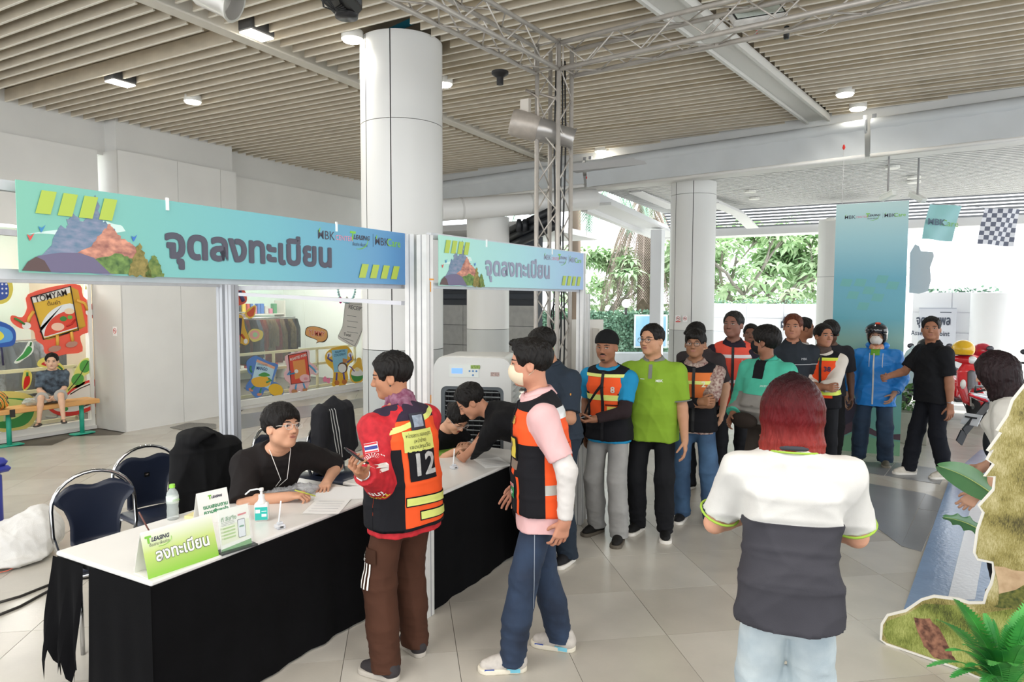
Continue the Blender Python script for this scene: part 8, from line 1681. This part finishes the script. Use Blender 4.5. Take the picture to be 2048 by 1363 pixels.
# --- staff in navy behind the mask man
p=atd(1120,900,5.15)
c=person('man in a dark navy short-sleeved work shirt, head bowed, behind the pink shirt man',p.x,p.y,160,H=1.71,h=.010,seed=35,skin='#b8876a',hair='short',hy=-45,hp=18,lean=3,side=7,shirt='#2a3440',sl=.85,sr=.032,sinf=.018,hem=.02,neck='collar',tr='#26303c',tb=.028,wL=(-.02,.28,1.12),wR=(.12,.3,1.1),pL=A(-1,-.4,-.8),shoe='#1b1b1e',fL=(-.12,.03,14))
lab_(c,c['shirt'],'MBK',-.05,.37,.030,mat('#c9ccd0'),True,off=.005,bold=.0006); m=MB(); m.ball(V(*pos(c,-.03,.325,.155)),.012,10,(1,.4,1)); m.build('badge_reel',mat('#d8d8d8',.3),c['root'],True)
P0,X,Y,up,s=fr(c); E_=c['E'][-1]; S_=c['SH'][-1]; q_=S_*.55+E_*.45
for k,cc in ((0,'#c98a3a'),(1,'#e0e0e0')): m=MB(); m.path([V(*(q_+A(-.045,.05-.03*k,-.02))),V(*(q_+A(-.05,.05-.03*k,.04)))],.005,6); m.build('sleeve_pen',mat(cc,.4),c['root'],True)
# --- leaning man in black jacket
p=atd(1092,900,4.95); hd=atd(975,835,5.0)
c=person('man in black jacket bending low over the far table to write',p.x,p.y,118,H=1.66,h=.010,seed=36,skin='#b98468',hair='crop',hv=.004,pelvis=.86,lean=42,lean2=66,hp=40,hy=8,jacket=1,shirt='#0e0e11',sl=1.84,sr=.028,sinf=.024,hem=.10,neck='collar',tr='#1a1a1d',wLw=pz(925,925)+V(0,0,.035),wRw=pz(945,905)+V(0,0,.04),pL=A(-1,-.5,-.3),pR=A(1,-.4,.1),shoe='#5a3020',sole='#3a2018',cL=.6)
# --- seated woman
p=atd(858,900,5.75)
c=person('seated woman with tied dark hair, clear glasses and black tee writing at the far table',p.x,p.y,250,H=1.60,h=.0095,seed=37,female=True,skin='#d6a384',hair='bun',glass='#cfc8c0',seated=1,pelvis=.50,lean=26,lean2=38,hp=42,hy=6,fc=dict(eye=.6,lips='#c04a48'),shirt='#0f0f12',sl=.82,sr=.026,hem=.06,tr='#1a1a1f',wRw=pz(905,912)+V(0,0,.03),wLw=pz(935,897)+V(0,0,.03),pR=A(1,-.3,-.7),pL=A(-1,-.3,-.7),nR=(0,0,-1),nL=(0,0,-1),fR=(.1,.42,0),fL=(-.1,.42,0),kR=A(0,1,1.2),kL=A(0,1,1.2))
watch(c,-1,'#3a2a22')
# --- seated man with glasses
p=atd(528,900,4.60)
wr,wl=pz(575,1004)+V(0,0,.035),pz(655,972)+V(0,0,.035)
c=person('seated young man with clear glasses and black tee leaning on the near table',p.x,p.y,246,H=1.72,h=.0085,seed=38,skin='#cf9c7e',hair='fringe',hv=.010,glass='#d8d2c8',seated=1,pelvis=.56,lean=26,lean2=38,hp=-8,hy=22,hr=-6,fc=dict(lips='#b8705e'),shirt='#1e1a1a',sl=.98,sr=.040,sinf=.026,samp=.010,hem=.05,tr='#1a1a1f',wRw=wr,wLw=wl,pR=A(1,-.2,-.5),pL=A(-1,-.2,-.5),nR=(-.3,0,-1),nL=(0,0,-1),cR=.95,cL=.2,tR=.8,fR=(.1,.42,0),fL=(-.1,.42,0),kR=A(0,1,1.2),kL=A(0,1,1.2),hs=1.12)
P0,X,Y,up,s=fr(c); ch=c['P2']+A(0,.13,-.08); bg_=c['P1']+nz(np.cross(c['up2'],X))*.16+A(0,.03,-.02)
m=MB(); NB=c['NB']
for q in(-1,1): m.path([V(*(NB+A(q*.06,-.02,.01))),V(*(NB+A(q*.065,.05,-.01))),V(*(NB+nz(np.cross(c['up2'],X))*.135+A(q*.02,0,-.10))),V(*(bg_+A(q*.01,.0,.10))),V(*(bg_+A(q*.03,.0,.035)))],.0022,5)
m.build('lanyard',mat('#e8e6e2',.6),c['root'],True); m=MB(); m.M=frameM(bg_,(-1,0,0),V(0,.45,.9)); m.box((0,0,0),(.12,.075,.002)); bdg=m.build('name_badge',mat('#cfcac2',.3),c['root']); text('LEASING',V(*bg_)+V(0,.0,.006),(-1,0,0),V(0,.45,.9),.014,dark,bdg,world=False)
W_=c['hand'][1]; pw=Matrix.Translation(c['root'].location)@Matrix.Rotation(c['root'].rotation_euler.z,4,'Z'); a_=pw@V(*(W_[0]+W_[3]*.11+W_[1]*.01)); m=MB(); dv=V(.09,-.04,-.045).normalized(); m.path([-dv*.075,dv*.06,dv*.068],[.004,.004,.001],7); o=m.build('pen',mat('#b9c04a',.4),None,True); o.location=a_; tag(o,'yellowish pen in the right hand of the seated man','pen')
# --- boy on the bench
b0=onY(108,800,10.14)
def bl(px,py,Y,z=None): q=onY(px,py,Y); return q
c=person('boy in patterned tee and grey shorts sitting on the bench, hands in lap',b0.x,b0.y,238,H=1.26,h=.009,seed=39,skin='#e0b598',hair='crop',hs=1.24,seated=1,bare=1,pelvis=.585,lean=3,lean2=10,hp=4,build=.98,shirt='#59626a',smat=mat('#5a6a78',.8,col2='#20242c',scale=16,var=.3),sl=.85,sr=.024,hem=.05,tlen=.92,tr='#b0aea8',tb=.02,wR=(.03,.21,.60),wL=(-.02,.235,.60),pR=A(1,-.4,-.6),pL=A(-1,-.4,-.6),cR=.7,cL=.7,sandal=1,
 fR=(.15,.32,-14,.30),fL=(-.13,.37,10,.33),kR=A(.1,1,1.0),kL=A(-.1,1,1.0))
